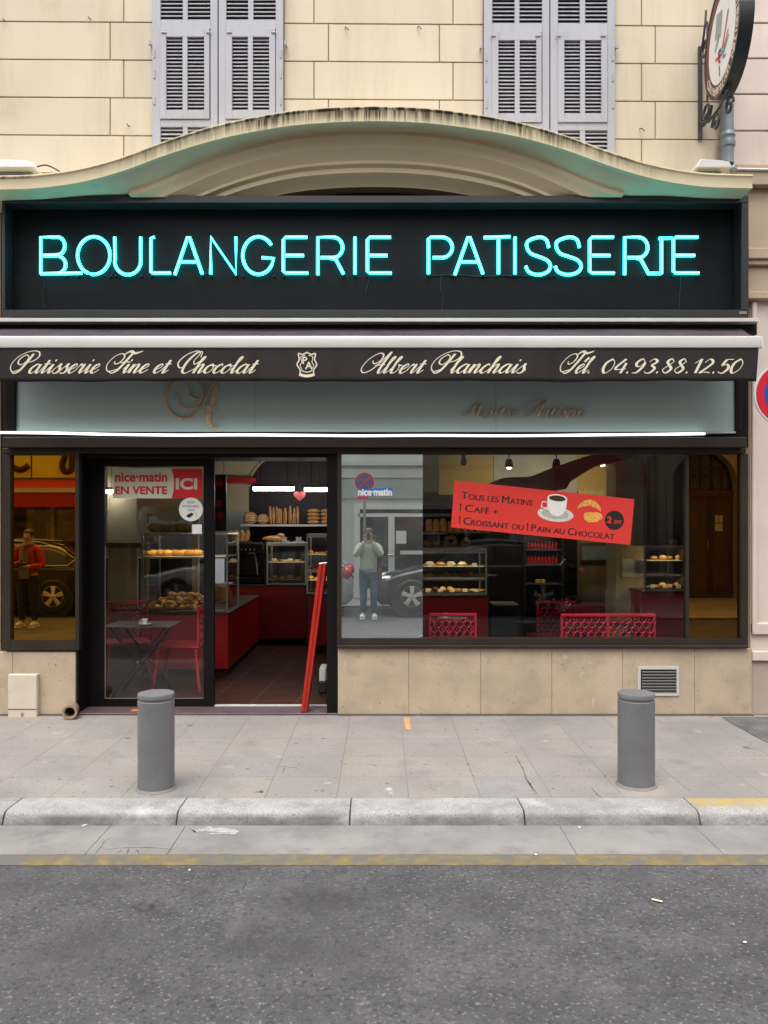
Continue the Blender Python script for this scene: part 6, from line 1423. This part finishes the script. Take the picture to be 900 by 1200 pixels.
# ---------------------------------------------------------------- across the street (seen in the mirrors and the glass)
FY = -12.0     # far facade plane
OZ = 8.8
def rx(px, d=19.2): return (px-VX)/F*d
def rz_(py, d=19.2): return CZ-(py-HY)/F*d
M['farstone'] = pm('far_stone', (.60, .62, .58), .85, var=.08, scale=1.5, bump=.2)
M['fartan'] = pm('far_tan_stone', (.56, .48, .37), .85, var=.1, scale=1.5, bump=.2)
M['yellow'] = pm('yellow_fascia', (.85, .84, .08), .5, var=.05)
def far_building(name, x0, x1, lab, openings, wm, zlo=0.0, ys=.35):
    b = thing(name, ((x0+x1)/2, FY-.2, -.02), lab, 'building')
    m = MB(); xs = sorted({x0, x1} | {o[0] for o in openings} | {o[1] for o in openings}); zs = sorted({-.02, OZ} | {o[2] for o in openings} | {o[3] for o in openings})
    for a, c in zip(xs, xs[1:]):
        for z0, z1 in zip(zs, zs[1:]):
            if any(o[0] <= (a+c)/2 <= o[1] and o[2] <= (z0+z1)/2 <= o[3] for o in openings): continue
            m.box(a, c, FY-ys, FY, z0, z1)
    m.build('wall', wm, b, smooth=0)
    MB().box(x0, x1, FY-4, FY-ys-.9, -.02, OZ).build('inner_wall', M['darkwall'], b, smooth=0)
    return b
def upper_windows(b, xs, z0, w=1.0, h=1.9):
    ops = []
    for x in xs: ops.append((x-w/2, x+w/2, z0, z0+h))
    return ops
def win_fill(b, ops, fm):
    for (x0, x1, z0, z1) in ops:
        m = MB(); y = FY-.18
        for a, c, d, e in ((x0, x0+.07, z0, z1), (x1-.07, x1, z0, z1), (x0+.07, x1-.07, z1-.07, z1), (x0+.07, x1-.07, z0, z0+.07), ((x0+x1)/2-.03, (x0+x1)/2+.03, z0+.07, z1-.07)): m.box(a+.001, c-.001, y-.05, y, d+.001, e-.001)
        f = m.build('window', fm, b, smooth=0); MB().box(x0+.07, x1-.07, y-.03, y-.02, z0+.07, z1-.07).build('pane', M['carglass'], f, smooth=0)
# left: shop with a yellow fascia and red awning
ops = [(-13.5, -4.8, .45, 2.75)]; up_ = upper_windows(None, (-12.6, -10.2, -7.8, -5.4), 5.2)
yb_ = far_building('yellow_shop_building', -16, -4.2, 'building across the street with a yellow shop fascia and a red awning', ops+up_, M['fartan'])
win_fill(yb_, up_, M['white'])
m = MB().box(-13.8, -4.6, FY+.002, FY+.12, rz_(560), rz_(528)); fp_ = m.build('fascia_board', M['yellow'], yb_, smooth=0)
m = MB()
for x in (-12.2, -10.4, -8.36, -6.4): m.box(x-.015, x+.015, FY+.12, FY+.124, rz_(560), rz_(528))
m.build('board_joint', M['dark'], fp_, smooth=0)
m = MB()
def swash(pts, w=.075, yo=.135): m.tube([(x, FY+yo, z) for x, z in catmull_xy(pts)], w, 8)
def catmull_xy(p): return [(q.x, q.y) for q in catmull(p, 6)]
swash([(-8.95, rz_(541)), (-8.8, rz_(548)), (-8.6, rz_(551)), (-8.42, rz_(546))]); swash([(-7.55, rz_(534)), (-7.62, rz_(546)), (-7.55, rz_(553)), (-7.4, rz_(552))]); swash([(-7.38, rz_(532)), (-7.40, rz_(553))])
swash([(-11.4, rz_(548)), (-11.1, rz_(538)), (-10.8, rz_(549))]); swash([(-6.2, rz_(536)), (-5.8, rz_(550)), (-5.4, rz_(538))])
m.build('lettering', M['choc'], fp_)
m = MB(); m.prism([(-13.8, FY+.13, rz_(563)), (-13.8, FY+1.1, rz_(572, 18.1)), (-13.8, FY+1.1, rz_(572, 18.1)-.02), (-13.8, FY+.13, rz_(563)-.02)], (9.2, 0, 0)); m.prism([(-13.8, FY+1.1, rz_(577, 18.1)), (-13.8, FY+1.1, rz_(594, 18.1)), (-13.8, FY+1.09, rz_(594, 18.1)), (-13.8, FY+1.09, rz_(577, 18.1))], (9.2, 0, 0))
ra = m.build('awning', pm('red_awning', (.55, .035, .02), .8, var=.1), yb_, smooth=0); MB().box(-13.8, -4.6, FY+1.07, FY+1.14, rz_(577, 18.1), rz_(572, 18.1)).build('awning_rail', M['white'], ra, smooth=0)
m = MB()
for x in (-11.6, -9.75, -7.95, -6.3): m.box(x-.05, x+.05, FY-.2, FY-.1, .45, 2.75)
m.build('mullion', M['fartan'], yb_, smooth=0); MB().box(-13.4, -4.9, FY-.16, FY-.15, .5, 2.7).build('pane', M['glass'], yb_, smooth=0)
m = MB(); rn = random.Random(5)
for k in range(9):
    for j in range(3): m.box(-13+k*.95, -12.35+k*.95, FY-.5, FY-.46, .75+j*.62, 1.2+j*.62)
m.build('display_poster', pm('far_posters', (.16, .10, .05), .6, var=.9, scale=4), yb_, smooth=0)
# middle: grey front with a white framed glass door
wx0, wx1 = rx(415), rx(475)
ops = [(wx0, 3.2, .0, rz_(590)), (-3.6, -1.4, .5, 2.5)]; up_ = upper_windows(None, (-2.9, -.6, 1.7), 5.2)
gb_ = far_building('grey_shop_building', -4.198, 3.8, 'grey stone building across the street with a white framed glass door', ops+up_, M['farstone'])
win_fill(gb_, up_, M['white'])
m = MB(); y = FY+.05; zt = rz_(590)
def fr4(x0, x1, z0, z1, t=.13): m.box(x0, x0+t, y-.05, y, z0, z1).box(x1-t, x1, y-.05, y, z0, z1).box(x0+t, x1-t, y-.05, y, z1-t, z1).box(x0+t, x1-t, y-.05, y, z0, z0+t*1.6)
fr4(wx0, 3.2, 0.0, zt, .14); m.box(wx0+.1, 3.1, y-.05, y, zt-.32, zt-.24); d1 = rx(455); m.box(d1, d1+.15, y-.045, y+.004, .1, zt-.32); m.box(rx(418), rx(418)+.08, y-.045, y+.004, .1, zt-.32); m.box(2.0, 2.08, y-.045, y, .1, zt-.32)
gf = m.build('door_frame', M['white'], gb_, smooth=0); MB().box(wx0+.1, 3.1, y-.03, y-.022, .12, zt-.1).build('pane', M['glass'], gf, smooth=0)
MB().box(d1-.02, d1+.12, y+.004, y+.05, 1.02, 1.05, .008).build('handle', M['chrome'], gf)
MB().box(rx(464), rx(476), y-.02, y-.015, rz_(637), rz_(622)).build('notice', M['paper'], gf, smooth=0); 
m = MB(); m.box(-3.6, -1.4, FY-.16, FY-.15, .5, 2.5); m.build('pane', M['carglass'], gb_, smooth=0)
m = MB(); m.box(-4.15, 3.75, FY+.001, FY+.08, rz_(560), rz_(550)).box(-4.15, 3.75, FY+.001, FY+.15, rz_(546), rz_(541)); m.build('string_course', M['farstone'], gb_, smooth=0)
MB().box(-2.2, 3.7, FY+.002, FY+.09, rz_(590)+.12, rz_(560)-.05).build('fascia_board', pm('grey_fascia', (.36, .41, .39), .6, var=.05), gb_, smooth=0)
MB().box(rx(469), rx(490)+.4, FY+.002, FY+.35, 1.05, 1.13).build('white_ledge', M['white'], gb_, smooth=0)
# right: stone building with an arched double door
cx_, hw, sp0 = 7.78, .78, 2.75
ops = [(cx_-hw, cx_+hw, -.02, sp0+hw+.02)]; up_ = upper_windows(None, (5.2, 10.4, 12.8), 5.2)
ab = far_building('arched_door_building', 3.802, 16, 'tan stone building across the street with a tall arched wooden double door', ops+up_, M['fartan'])
win_fill(ab, up_, M['shutter'])
m = MB()
for s in (-1, 1):
    pts = [(cx_+s*hw, FY-.35, sp0)]+[(cx_+s*hw*math.cos(PI/2*k/10), FY-.35, sp0+hw*math.sin(PI/2*k/10)) for k in range(1, 11)]+[(cx_, FY-.35, sp0+hw+.02), (cx_+s*hw, FY-.35, sp0+hw+.02)]
    m.prism(pts, (0, .349, 0))
m.build('arch_spandrel', M['fartan'], ab, smooth=0)
m = MB(); y = FY-.26; wd = M['wood']
m.box(cx_-hw, cx_+hw, y-.05, y, .0, 2.42); m.box(cx_-hw, cx_+hw, y-.05, y+.06, 2.42, 2.6, .02)
do = m.build('double_door', wd, ab); m = MB()
for a, c in ((cx_-hw+.07, 8.0-.05-.03), (8.0+.05, cx_+hw-.05)):
    for z0, z1 in ((.15, .75), (.9, 2.3)): m.box(a, c, y+.0005, y+.02, z0, z1, .01)
m.box(8.0-.02, 8.0+.02, y, y+.04, .02, 2.42, .006); m.build('door_panel', wd, do); MB().tube([(7.93, y+.05, 1.15), (7.93, y+.07, 1.25), (7.93, y+.05, 1.38)], .015, 8).build('handle', pm('brass', (.7, .45, .12), .3, metal=1), do)
MB().box(8.12, 8.30, y+.021, y+.026, 1.6, 1.78).box(8.12, 8.2, y+.021, y+.026, 1.8, 1.98).box(8.22, 8.3, y+.021, y+.026, 1.8, 1.98).build('notice', M['paper'], do, smooth=0)
m = MB(); m.prism([(cx_+(hw-.002)*math.cos(PI*k/16), y-.03, 2.62+(hw+.1)*math.sin(PI*k/16)) for k in range(17)], (0, .01, 0)); fl_ = m.build('fanlight', M['carglass'], ab, smooth=0)
m = MB()
for k in range(1, 6): x = cx_-hw+2*hw*k/6; m.tube([(x, y+.02, 2.6), (x, y+.02, 2.62+(hw+.08)*math.sqrt(max(0, 1-((x-cx_)/hw)**2)))], .012, 6)
m.tube([(cx_+.3*math.cos(PI*k/10), y+.02, 2.62+.4*math.sin(PI*k/10)) for k in range(11)], .012, 6); m.build('fanlight_grille', M['iron'], fl_)
m = MB()
for x in (cx_-hw-.16, cx_+hw+.002): m.box(x, x+.158, FY+.001, FY+.05, 0, sp0, .01)
m.build('door_jamb', M['fartan'], ab)
m = MB(); m.prism([(3.95, FY+.01, 3.45), (3.95, FY+1.0, 2.95), (3.95, FY+1.0, 2.62), (3.95, FY+.98, 2.62), (3.95, FY+.98, 2.93), (3.95, FY+.01, 3.42)], (2.2, 0, 0)); wa_ = m.build('awning', pm('wine_awning', (.20, .02, .025), .8, var=.15), ab, smooth=0)

m = MB()
for x in (6.45, 6.62): m.lathe([(.05, 0), (.05, 8.6)], (x, FY+.07, 0), 14)
m.build('drainpipe', M['zinc'], ab)
m = MB().box(4.1, 5.9, FY+.002, FY+.04, .35, 2.5).build('shopfront', M['wood'], ab); MB().box(4.25, 5.75, FY+.0405, FY+.045, .8, 2.35).build('pane', M['carglass'], m, smooth=0)
noparking((rx(427, 17.4), -10.35, -.02), CZ-(565-HY)/F*17.4, .225, 'round blue no parking sign on the far kerb, seen only in the mirror', -1)
# ---------------------------------------------------------------- cars parked along the far kerb
def wheel(parent_, x, y, r):
    w = MB(); Mx = Matrix.Rotation(R(90), 3, 'X')
    w.lathe([(r*.62, -.10), (r*.9, -.105), (r, -.07), (r, .07), (r*.9, .105), (r*.62, .10), (r*.62, -.10)], (x, y, r), 36, Mx)
    wo = w.build('wheel', M['rubber'], parent_)
    m = MB(); m.lathe([(r*.66, .0), (r*.66, -.10), (r*.60, -.10), (r*.57, -.02), (r*.57, .03)], (x, y, r), 32, Mx).lathe([(0, -.105), (r*.15, -.10), (r*.18, -.07), (0, -.06)], (x, y, r), 16, Mx)
    for k in range(5):
        a = 2*PI*k/5+.3; t = Vector((math.cos(a), 0, math.sin(a))); n_ = Vector((-t.z, 0, t.x)); c = Vector((x, y+.088, r))
        m.prism([c+t*r*.14+n_*r*.10, c+t*r*.60+n_*r*.15, c+t*r*.60-n_*r*.15, c+t*r*.14-n_*r*.10], (0, -.03, 0), .004)
    m.build('rim', M['chrome'], wo); MB().lathe([(0, -.01), (r*.57, -.01), (r*.57, .0), (0, .0)], (x, y, r), 24, Mx).build('brake_disc', M['rubber'], wo)
def car(x0, L, y_side, paint, lab, wb=(.80, 3.35), hood=.98, roof=1.47):
    Wd = 1.74; yc = y_side-Wd/2; c = thing('parked_car', (x0+L/2, yc, ROADZ), lab, 'car', 'cars parked across the street')
    h = Wd/2; zg = ROADZ
    def top(t):
        a = t*L
        pts = [(0, .62), (.12, .74), (.5, .86), (1.05, hood), (1.6, hood+.02), (L-.9, hood+.02), (L-.3, hood+.0), (L-.06, hood-.08), (L, .70)]
        for (p, q), (r_, s) in zip(pts, pts[1:]):
            if p <= a <= r_: return q+(s-q)*(a-p)/(r_-p)
        return .7
    def hw_(t):
        a = t*L; e = min(a, L-a); return h*(1-.34*max(0, 1-e/.55)**2.2)
    rows = []
    N = 40
    for i in range(N+1):
        t = i/N; x = x0+t*L; w = hw_(t); tz = top(t); lo = .22+(.10 if t in (0, 1) else 0)
        half = [(w*.80, lo), (w*.97, lo+.06), (w*1.0, .45), (w*.995, .62), (w*.965, tz-.10), (w*.90, tz-.02), (w*.6, tz+.015), (0, tz+.025)]
        rows.append([(x, yc-a, zg+z) for a, z in half]+[(x, yc+a, zg+z) for a, z in half[-2::-1]])
    m = MB(); m.loft(rows, caps=True)
    for r_ in (0,): pass
    body = m.build('body', paint, c, smooth=50)
    MB().box(x0+.3, x0+L-.3, yc-h*.8, yc+h*.8, zg+.18, zg+.3).build('underbody', M['rubber'], c, smooth=0)
    # cabin
    def rtop(a):
        pts = [(1.0, hood), (1.85, roof-.07), (2.2, roof-.01), (2.8, roof), (3.5, roof-.04), (L-.55, roof-.22), (L-.18, hood)]
        return pts
    pr = rtop(0); cr_ = catmull([(a, b) for a, b in pr], 6)
    rows = []
    for q in cr_:
        e = max(0, (q.y-hood)/(roof-hood)); w0 = h*.90; w1 = h*(.90-.24*e)
        half = [(w0, hood-.02), (w1+.02*e, max(hood-.02, q.y-.07*e)), (w1*.88, q.y-.012*e), (0, q.y+.012)]
        rows.append([(x0+q.x, yc-a, zg+z) for a, z in half]+[(x0+q.x, yc+a, zg+z) for a, z in half[-2::-1]])
    m = MB(); m.loft(rows); m.build('windows', M['carglass'], c, smooth=50)
    rr = [r_ for r_, q in zip(rows, cr_) if 1.75 <= q.x <= L-.75]
    m = MB(); m.loft([[(a, b*1.0, z+.010) for a, b, z in r_[2:5]] for r_ in rr]); ro = m.build('roof', paint, c, smooth=50); sd_ = ro.modifiers.new('s', 'SOLIDIFY'); sd_.thickness = .02
    pil = MB(); ch_ = MB()
    for s in (0, 1):
        ix = 1 if s == 0 else -2
        edge = [Vector(r_[ix])+Vector((0, (-.006 if s == 0 else .006), .0)) for r_ in rows]
        pil.tube([Vector(r_[2 if s == 0 else -3])+Vector((0, 0, .0)) for r_ in rows], .028, 8)
        for a in (2.35, ):
            k = min(range(len(cr_)), key=lambda i: abs(cr_[i].x-a)); pil.tube([Vector(rows[k][0 if s == 0 else -1]), edge[k]], .03, 6)
        ys = yc+(-1 if s == 0 else 1)*h*.905
        ch_.tube([(x0+1.15, ys, zg+hood+.01), (x0+2.5, ys, zg+hood+.015), (x0+L-.55, ys, zg+hood+.03)], .014, 6)
        ch_.tube([e+Vector((0, 0, .0)) for e, q in zip(edge, cr_) if 1.2 < q.x < L-.4]+[Vector((x0+L-.55, ys, zg+hood+.03))], .013, 6)
    pil.build('pillars', paint, c); ch_.build('chrome_trim', M['chrome'], c)
    m = MB()
    for s in (-1, 1): m.tube([(x0+1.95, yc+s*h*.62, zg+roof+.0), (x0+2.4, yc+s*h*.63, zg+roof+.045), (x0+L-1.2, yc+s*h*.63, zg+roof-.0), (x0+L-.9, yc+s*h*.62, zg+roof-.09)], .016, 6)
    m.build('roof_rail', M['chrome'], c)
    arch = MB(); Mx = Matrix.Rotation(R(90), 3, 'X')
    for wx in wb:
        arch.lathe([(0, -.012), (.385, -.012), (.395, .0), (.395, .4), (0, .4)], (x0+wx, yc+h, zg+.335), 32, Mx)
        arch.lathe([(0, .4), (.395, .4), (.395, 0.), (.385, .012), (0, .012)][::-1], (x0+wx, yc-h, zg+.335), 32, Mx)
    arch.build('wheel_arch', M['rubber'], c)
    for wx in wb:
        wo = None; wheel(c, x0+wx, yc+h-.065, .335)
    for o_ in list(c.children):
        if o_.name.startswith('wheel') and not o_.name.startswith('wheel_arch'):
            for q in [o_]+list(o_.children):
                for v in q.data.vertices: v.co.z += 0
    for s in (-1, 1):
        MB().ball((x0+.23, yc+s*h*.70, zg+.73), (.20, .15, .08), 16, 10).build('headlight', M['lamp_clear'], c)
        MB().ball((x0+L-.10, yc+s*h*.74, zg+.86), (.10, .16, .12), 16, 10).build('tail_light', M['lamp_red'], c)
        MB().ball((x0+1.45, yc+s*(h+.08), zg+hood+.07), (.06, .10, .07), 12, 8).build('wing_mirror', paint, c)
        MB().box(x0+2.2, x0+2.4, yc+s*(h+.0)-.012, yc+s*(h+.0)+.012, zg+.80, zg+.83, .006).build('door_handle', M['chrome'], c)
    MB().box(x0-.005, x0+.06, yc-.26, yc+.26, zg+.40, zg+.51, .005).build('number_plate', M['paper'], c); MB().box(x0+.0, x0+.05, yc-.4, yc+.4, zg+.54, zg+.63, .01).build('grille', M['rubber'], c)
    return c
SY_ = -8.5
car(-10.05, 4.4, SY_, M['carblack'], 'black estate car with chrome window trim across the street, reflected in the left mirror', wb=(.85, 3.60))
car(-4.98, 4.4, SY_, M['carsilver'], 'silver car across the street, reflected in the glass door')
car(-.12, 4.2, SY_, M['carblack'], 'black car whose front wheel shows in the narrow mirror', wb=(.72, 3.30))
# ---------------------------------------------------------------- people, seen in the mirrors
def skin(name, verts, edges, rad, mat, parent=None, sub=2, root=0):
    me = bpy.data.meshes.new(name); me.from_pydata([Vector(v) for v in verts], edges, [])
    o = bpy.data.objects.new(name, me); COL.objects.link(o)
    md = o.modifiers.new('skin', 'SKIN'); md.use_smooth_shade = True; ss = o.modifiers.new('sub', 'SUBSURF'); ss.levels = sub; ss.render_levels = sub
    for i, r in enumerate(rad):
        d = me.skin_vertices[0].data[i]; d.radius = r if isinstance(r, tuple) else (r, r); d.use_root = (i == root)
    dg = bpy.context.evaluated_depsgraph_get(); m2 = bpy.data.meshes.new_from_object(o.evaluated_get(dg)); bpy.data.objects.remove(o); bpy.data.meshes.remove(me)
    m2.materials.clear(); m2.materials.append(mat); m2.polygons.foreach_set('use_smooth', [True]*len(m2.polygons))
    o = bpy.data.objects.new(name, m2); COL.objects.link(o); m2.name = name
    if parent is not None: o.parent = parent
    return o
M['skin'] = pm('skin', (.50, .30, .22), .5, var=.06); M['hair'] = pm('dark_hair', (.03, .02, .015), .5, var=.3)
def person(loc, H_, lab, pose, top, legs, shoes, extra=None):
    """faces +y (towards the shop). pose: 'phone' (both hands at the face) or 'camera' (hands at the chest)"""
    t = thing('person', (0, 0, 0), lab, 'person'); k = H_/1.72
    hip = .88
    if pose == 'phone': hl, hr = (-.05, .20, 1.50), (.05, .20, 1.50); el, er = (-.25, .14, 1.20), (.25, .14, 1.20)
    else: hl, hr = (-.04, .22, 1.14), (.10, .24, 1.08); el, er = (-.27, .03, 1.10), (.28, .04, 1.08)
    V = []; E = []; Rd = []
    def v(p, r, par=None):
        V.append(tuple(c*k for c in p)); Rd.append(tuple(q*k for q in r) if isinstance(r, tuple) else r*k)
        if par is not None: E.append((par, len(V)-1))
        return len(V)-1
    pel = v((0, 0, .93), (.155, .11)); wa = v((0, 0, 1.08), (.135, .10), pel); chs = v((0, 0, 1.26), (.165, .11), wa); nk0 = v((0, -.01, 1.42), (.075, .065), chs); nk = v((0, 0, 1.475), (.052, .052), nk0)
    jaw = v((0, .02, 1.535), (.062, .072), nk); hd = v((0, .012, 1.60), (.075, .092), jaw); h2 = v((0, .0, 1.665), (.072, .086), hd); v((0, -.005, 1.705), (.045, .055), h2)
    nose = v((0, .115, 1.585), .013, hd)
    for s, e_, h_ in ((-1, el, hl), (1, er, hr)):
        sh = v((s*.175, 0, 1.39), .058, nk0); eb = v(e_, .042, sh); wr = v(h_, .026, eb)
        d = (Vector(h_)-Vector(e_)).normalized(); inn = Vector((-s, 0, 0)); 
        pm_ = v(tuple(Vector(h_)+d*.05), (.036, .018), wr)
        fwd = Vector((0, 1, .2)).normalized() if pose == 'camera' else Vector((0, .5, 1)).normalized()
        for q in range(4):
            b0 = Vector(h_)+d*.075+fwd*(.012*(q-1.5)) ; f1 = v(tuple(b0+d*.02), .0095, pm_); ln_ = (.035, .042, .040, .030)[q]
            f2 = v(tuple(b0+d*(.02+ln_*.6)+inn*.012), .0085, f1); v(tuple(b0+d*(.02+ln_*.8)+inn*.035), .0075, f2)
        th = v(tuple(Vector(h_)+d*.03+fwd*.03), .011, wr); v(tuple(Vector(h_)+d*.055+fwd*.045+inn*.015), .009, th)
        st = .10 if pose == 'phone' else .11
        hp = v((s*.095, 0, .86), .088, pel); kn = v((s*st, .02, .49), .058, hp); an = v((s*st, -.02, .10), .038, kn); toe = v((s*(st+.03), .13, .03), (.040, .026), an)
    body = skin('body', V, E, Rd, M['skin'], t)
    # clothes: looser skins over the same joints
    def cloth(nm, pts, mat_, sub=2):
        vs_ = [tuple(c*k for c in p[0]) for p in pts]; ed = [(p[2], i) for i, p in enumerate(pts) if p[2] is not None]; rd_ = [tuple(q*k for q in p[1]) if isinstance(p[1], tuple) else p[1]*k for p in pts]
        return skin(nm, vs_, ed, rd_, mat_, t, sub)
    hem = .80
    tp = [((0, 0, hem+.06), (.19, .145), None), ((0, 0, 1.05), (.165, .13), 0), ((0, 0, 1.27), (.19, .14), 1), ((0, -.01, 1.41), (.11, .09), 2), ((0, 0, 1.45), (.075, .075), 3)]
    for s, e_, h_ in ((-1, el, hl), (1, er, hr)):
        i0 = len(tp); tp += [((s*.185, 0, 1.385), .078, 3), (e_, .062, i0), (tuple(Vector(e_)+(Vector(h_)-Vector(e_))*.93), .045, i0+1)]
    cloth('jacket' if pose == 'camera' else 'jumper', tp, top)
    st = .10 if pose == 'phone' else .11
    lg = [((0, 0, 1.02), (.165, .125), None)]
    for s in (-1, 1):
        i0 = len(lg); lg += [((s*.10, 0, .84), .105, 0), ((s*st, .02, .49), .078, i0), ((s*st, -.02, .09), .06, i0+1)]
    cloth('trousers', lg, legs)
    for s in (-1, 1):
        m = MB(); m.ball((s*(st+.015)*k, .05*k, .045*k), (.055*k, .14*k, .05*k), 16, 10).box((s*(st+.015)-.052)*k, (s*(st+.015)+.052)*k, -.085*k, .185*k, -.004*k, .018*k, .008); m.build('shoe', shoes, t)
    m = MB(); m.ball((0, -.022*k, 1.655*k), (.092*k, .105*k, .085*k), 20, 12)
    if pose == 'camera': m.ball((0, -.09*k, 1.62*k), (.06*k, .06*k, .07*k), 14, 10)
    else: m.ball((0, -.05*k, 1.60*k), (.088*k, .075*k, .10*k), 16, 10)
    m.build('hair', M['hair'], t)
    m = MB()
    for s in (-1, 1): m.ball((s*.030*k, .093*k, 1.612*k), (.011*k, .007*k, .007*k), 10, 6)
    m.build('eyes', M['black'], t); MB().ball((0, .094*k, 1.548*k), (.022*k, .006*k, .006*k), 10, 6).build('mouth', pm('lips', (.40, .12, .11), .5), t)
    m = MB()
    for s in (-1, 1): m.ball((s*.079*k, -.005*k, 1.59*k), (.012*k, .02*k, .03*k), 10, 8)
    m.build('ears', M['skin'], t)
    if extra == 'scarf':
        m = MB(); m.tube([(.09*k*math.cos(a), .0+.085*k*math.sin(a), (1.45+.02*math.sin(a*2))*k) for a in [2*PI*q/20 for q in range(20)]], .035*k, 8, closed=True).tube([(-.05*k, .11*k, 1.43*k), (-.05*k, .15*k, 1.3*k), (-.04*k, .16*k, 1.05*k)], .04*k, 8).build('scarf', pm('grey_scarf', (.20, .19, .22), .9, var=.2, scale=20), t)
        MB().prism([(-.055*k, .135*k, 1.38*k), (.06*k, .135*k, 1.38*k), (.085*k, .150*k, .86*k), (-.085*k, .150*k, .86*k)], (0, .012, 0)).build('shirt', pm('grey_shirt', (.17, .17, .19), .9), t, smooth=0)
    t.location = loc
    return t
pa = person((rx(432, 15.5), -8.30, ROADZ), 1.74, 'person in a pale green jumper and blue jeans taking a picture with a phone', 'phone', pm('sage_jumper', (.40, .46, .35), .9, var=.12, scale=20), pm('blue_jeans', (.045, .10, .16), .85, var=.2, scale=15), M['white'])
k = 1.74/1.72; lx, ly, lz = pa.location
ph = thing('phone', (lx, ly+.26*k, lz+1.52*k), 'black phone held up to the face of the person in the green jumper', 'phone'); MB().box(lx-.04, lx+.04, ly+.262*k, ly+.272*k, lz+1.50*k, lz+1.655*k, .004).build('casing', M['black'], ph); MB().lathe([(0, 0), (.008, 0), (.008, .003), (0, .003)], (lx-.025, ly+.273*k, lz+1.635*k), 12, Matrix.Rotation(R(-90), 3, 'X')).build('lens', M['carglass'], ph)
hb = thing('shoulder_bag', (lx+.21, ly-.05, lz+.85), 'dark red shoulder bag hanging at the side of the person in the green jumper', 'bag'); MB().box(lx+.17, lx+.26, ly-.15, ly+.08, lz+.72, lz+.98, .03).build('bag_body', pm('wine_leather', (.12, .02, .03), .5), hb); MB().tube(catmull([(lx+.215, ly-.14, lz+.97), (lx+.24, ly-.10, lz+1.2), (lx+.18, ly-.06, lz+1.49), (lx+.22, ly+.13, lz+1.3), (lx+.215, ly+.07, lz+.97)], 6), .008, 6).build('strap', M['wood'], hb)
pb_ = person((rx(33, 14.2), -7.0, ROADZ), 1.72, 'person in an open red jacket and grey scarf holding a black camera', 'camera', pm('red_jacket', (.42, .018, .03), .7, var=.12, scale=12), pm('black_trousers', (.015, .015, .018), .8), M['white'], 'scarf')
lx, ly, lz = pb_.location
cmr = thing('camera', (lx, ly+.27, lz+1.1), 'black camera held at the chest by the person in the red jacket', 'camera'); MB().box(lx-.07, lx+.08, ly+.235, ly+.30, lz+1.07, lz+1.17, .012).box(lx-.025, lx+.03, ly+.24, ly+.29, lz+1.17, lz+1.2, .008).build('camera_body', M['black'], cmr); MB().lathe([(.0, .0), (.036, .0), (.036, .08), (.03, .085), (0, .07)], (lx, ly+.30, lz+1.12), 20, Matrix.Rotation(R(-90), 3, 'X')).build('lens', M['rubber'], cmr)
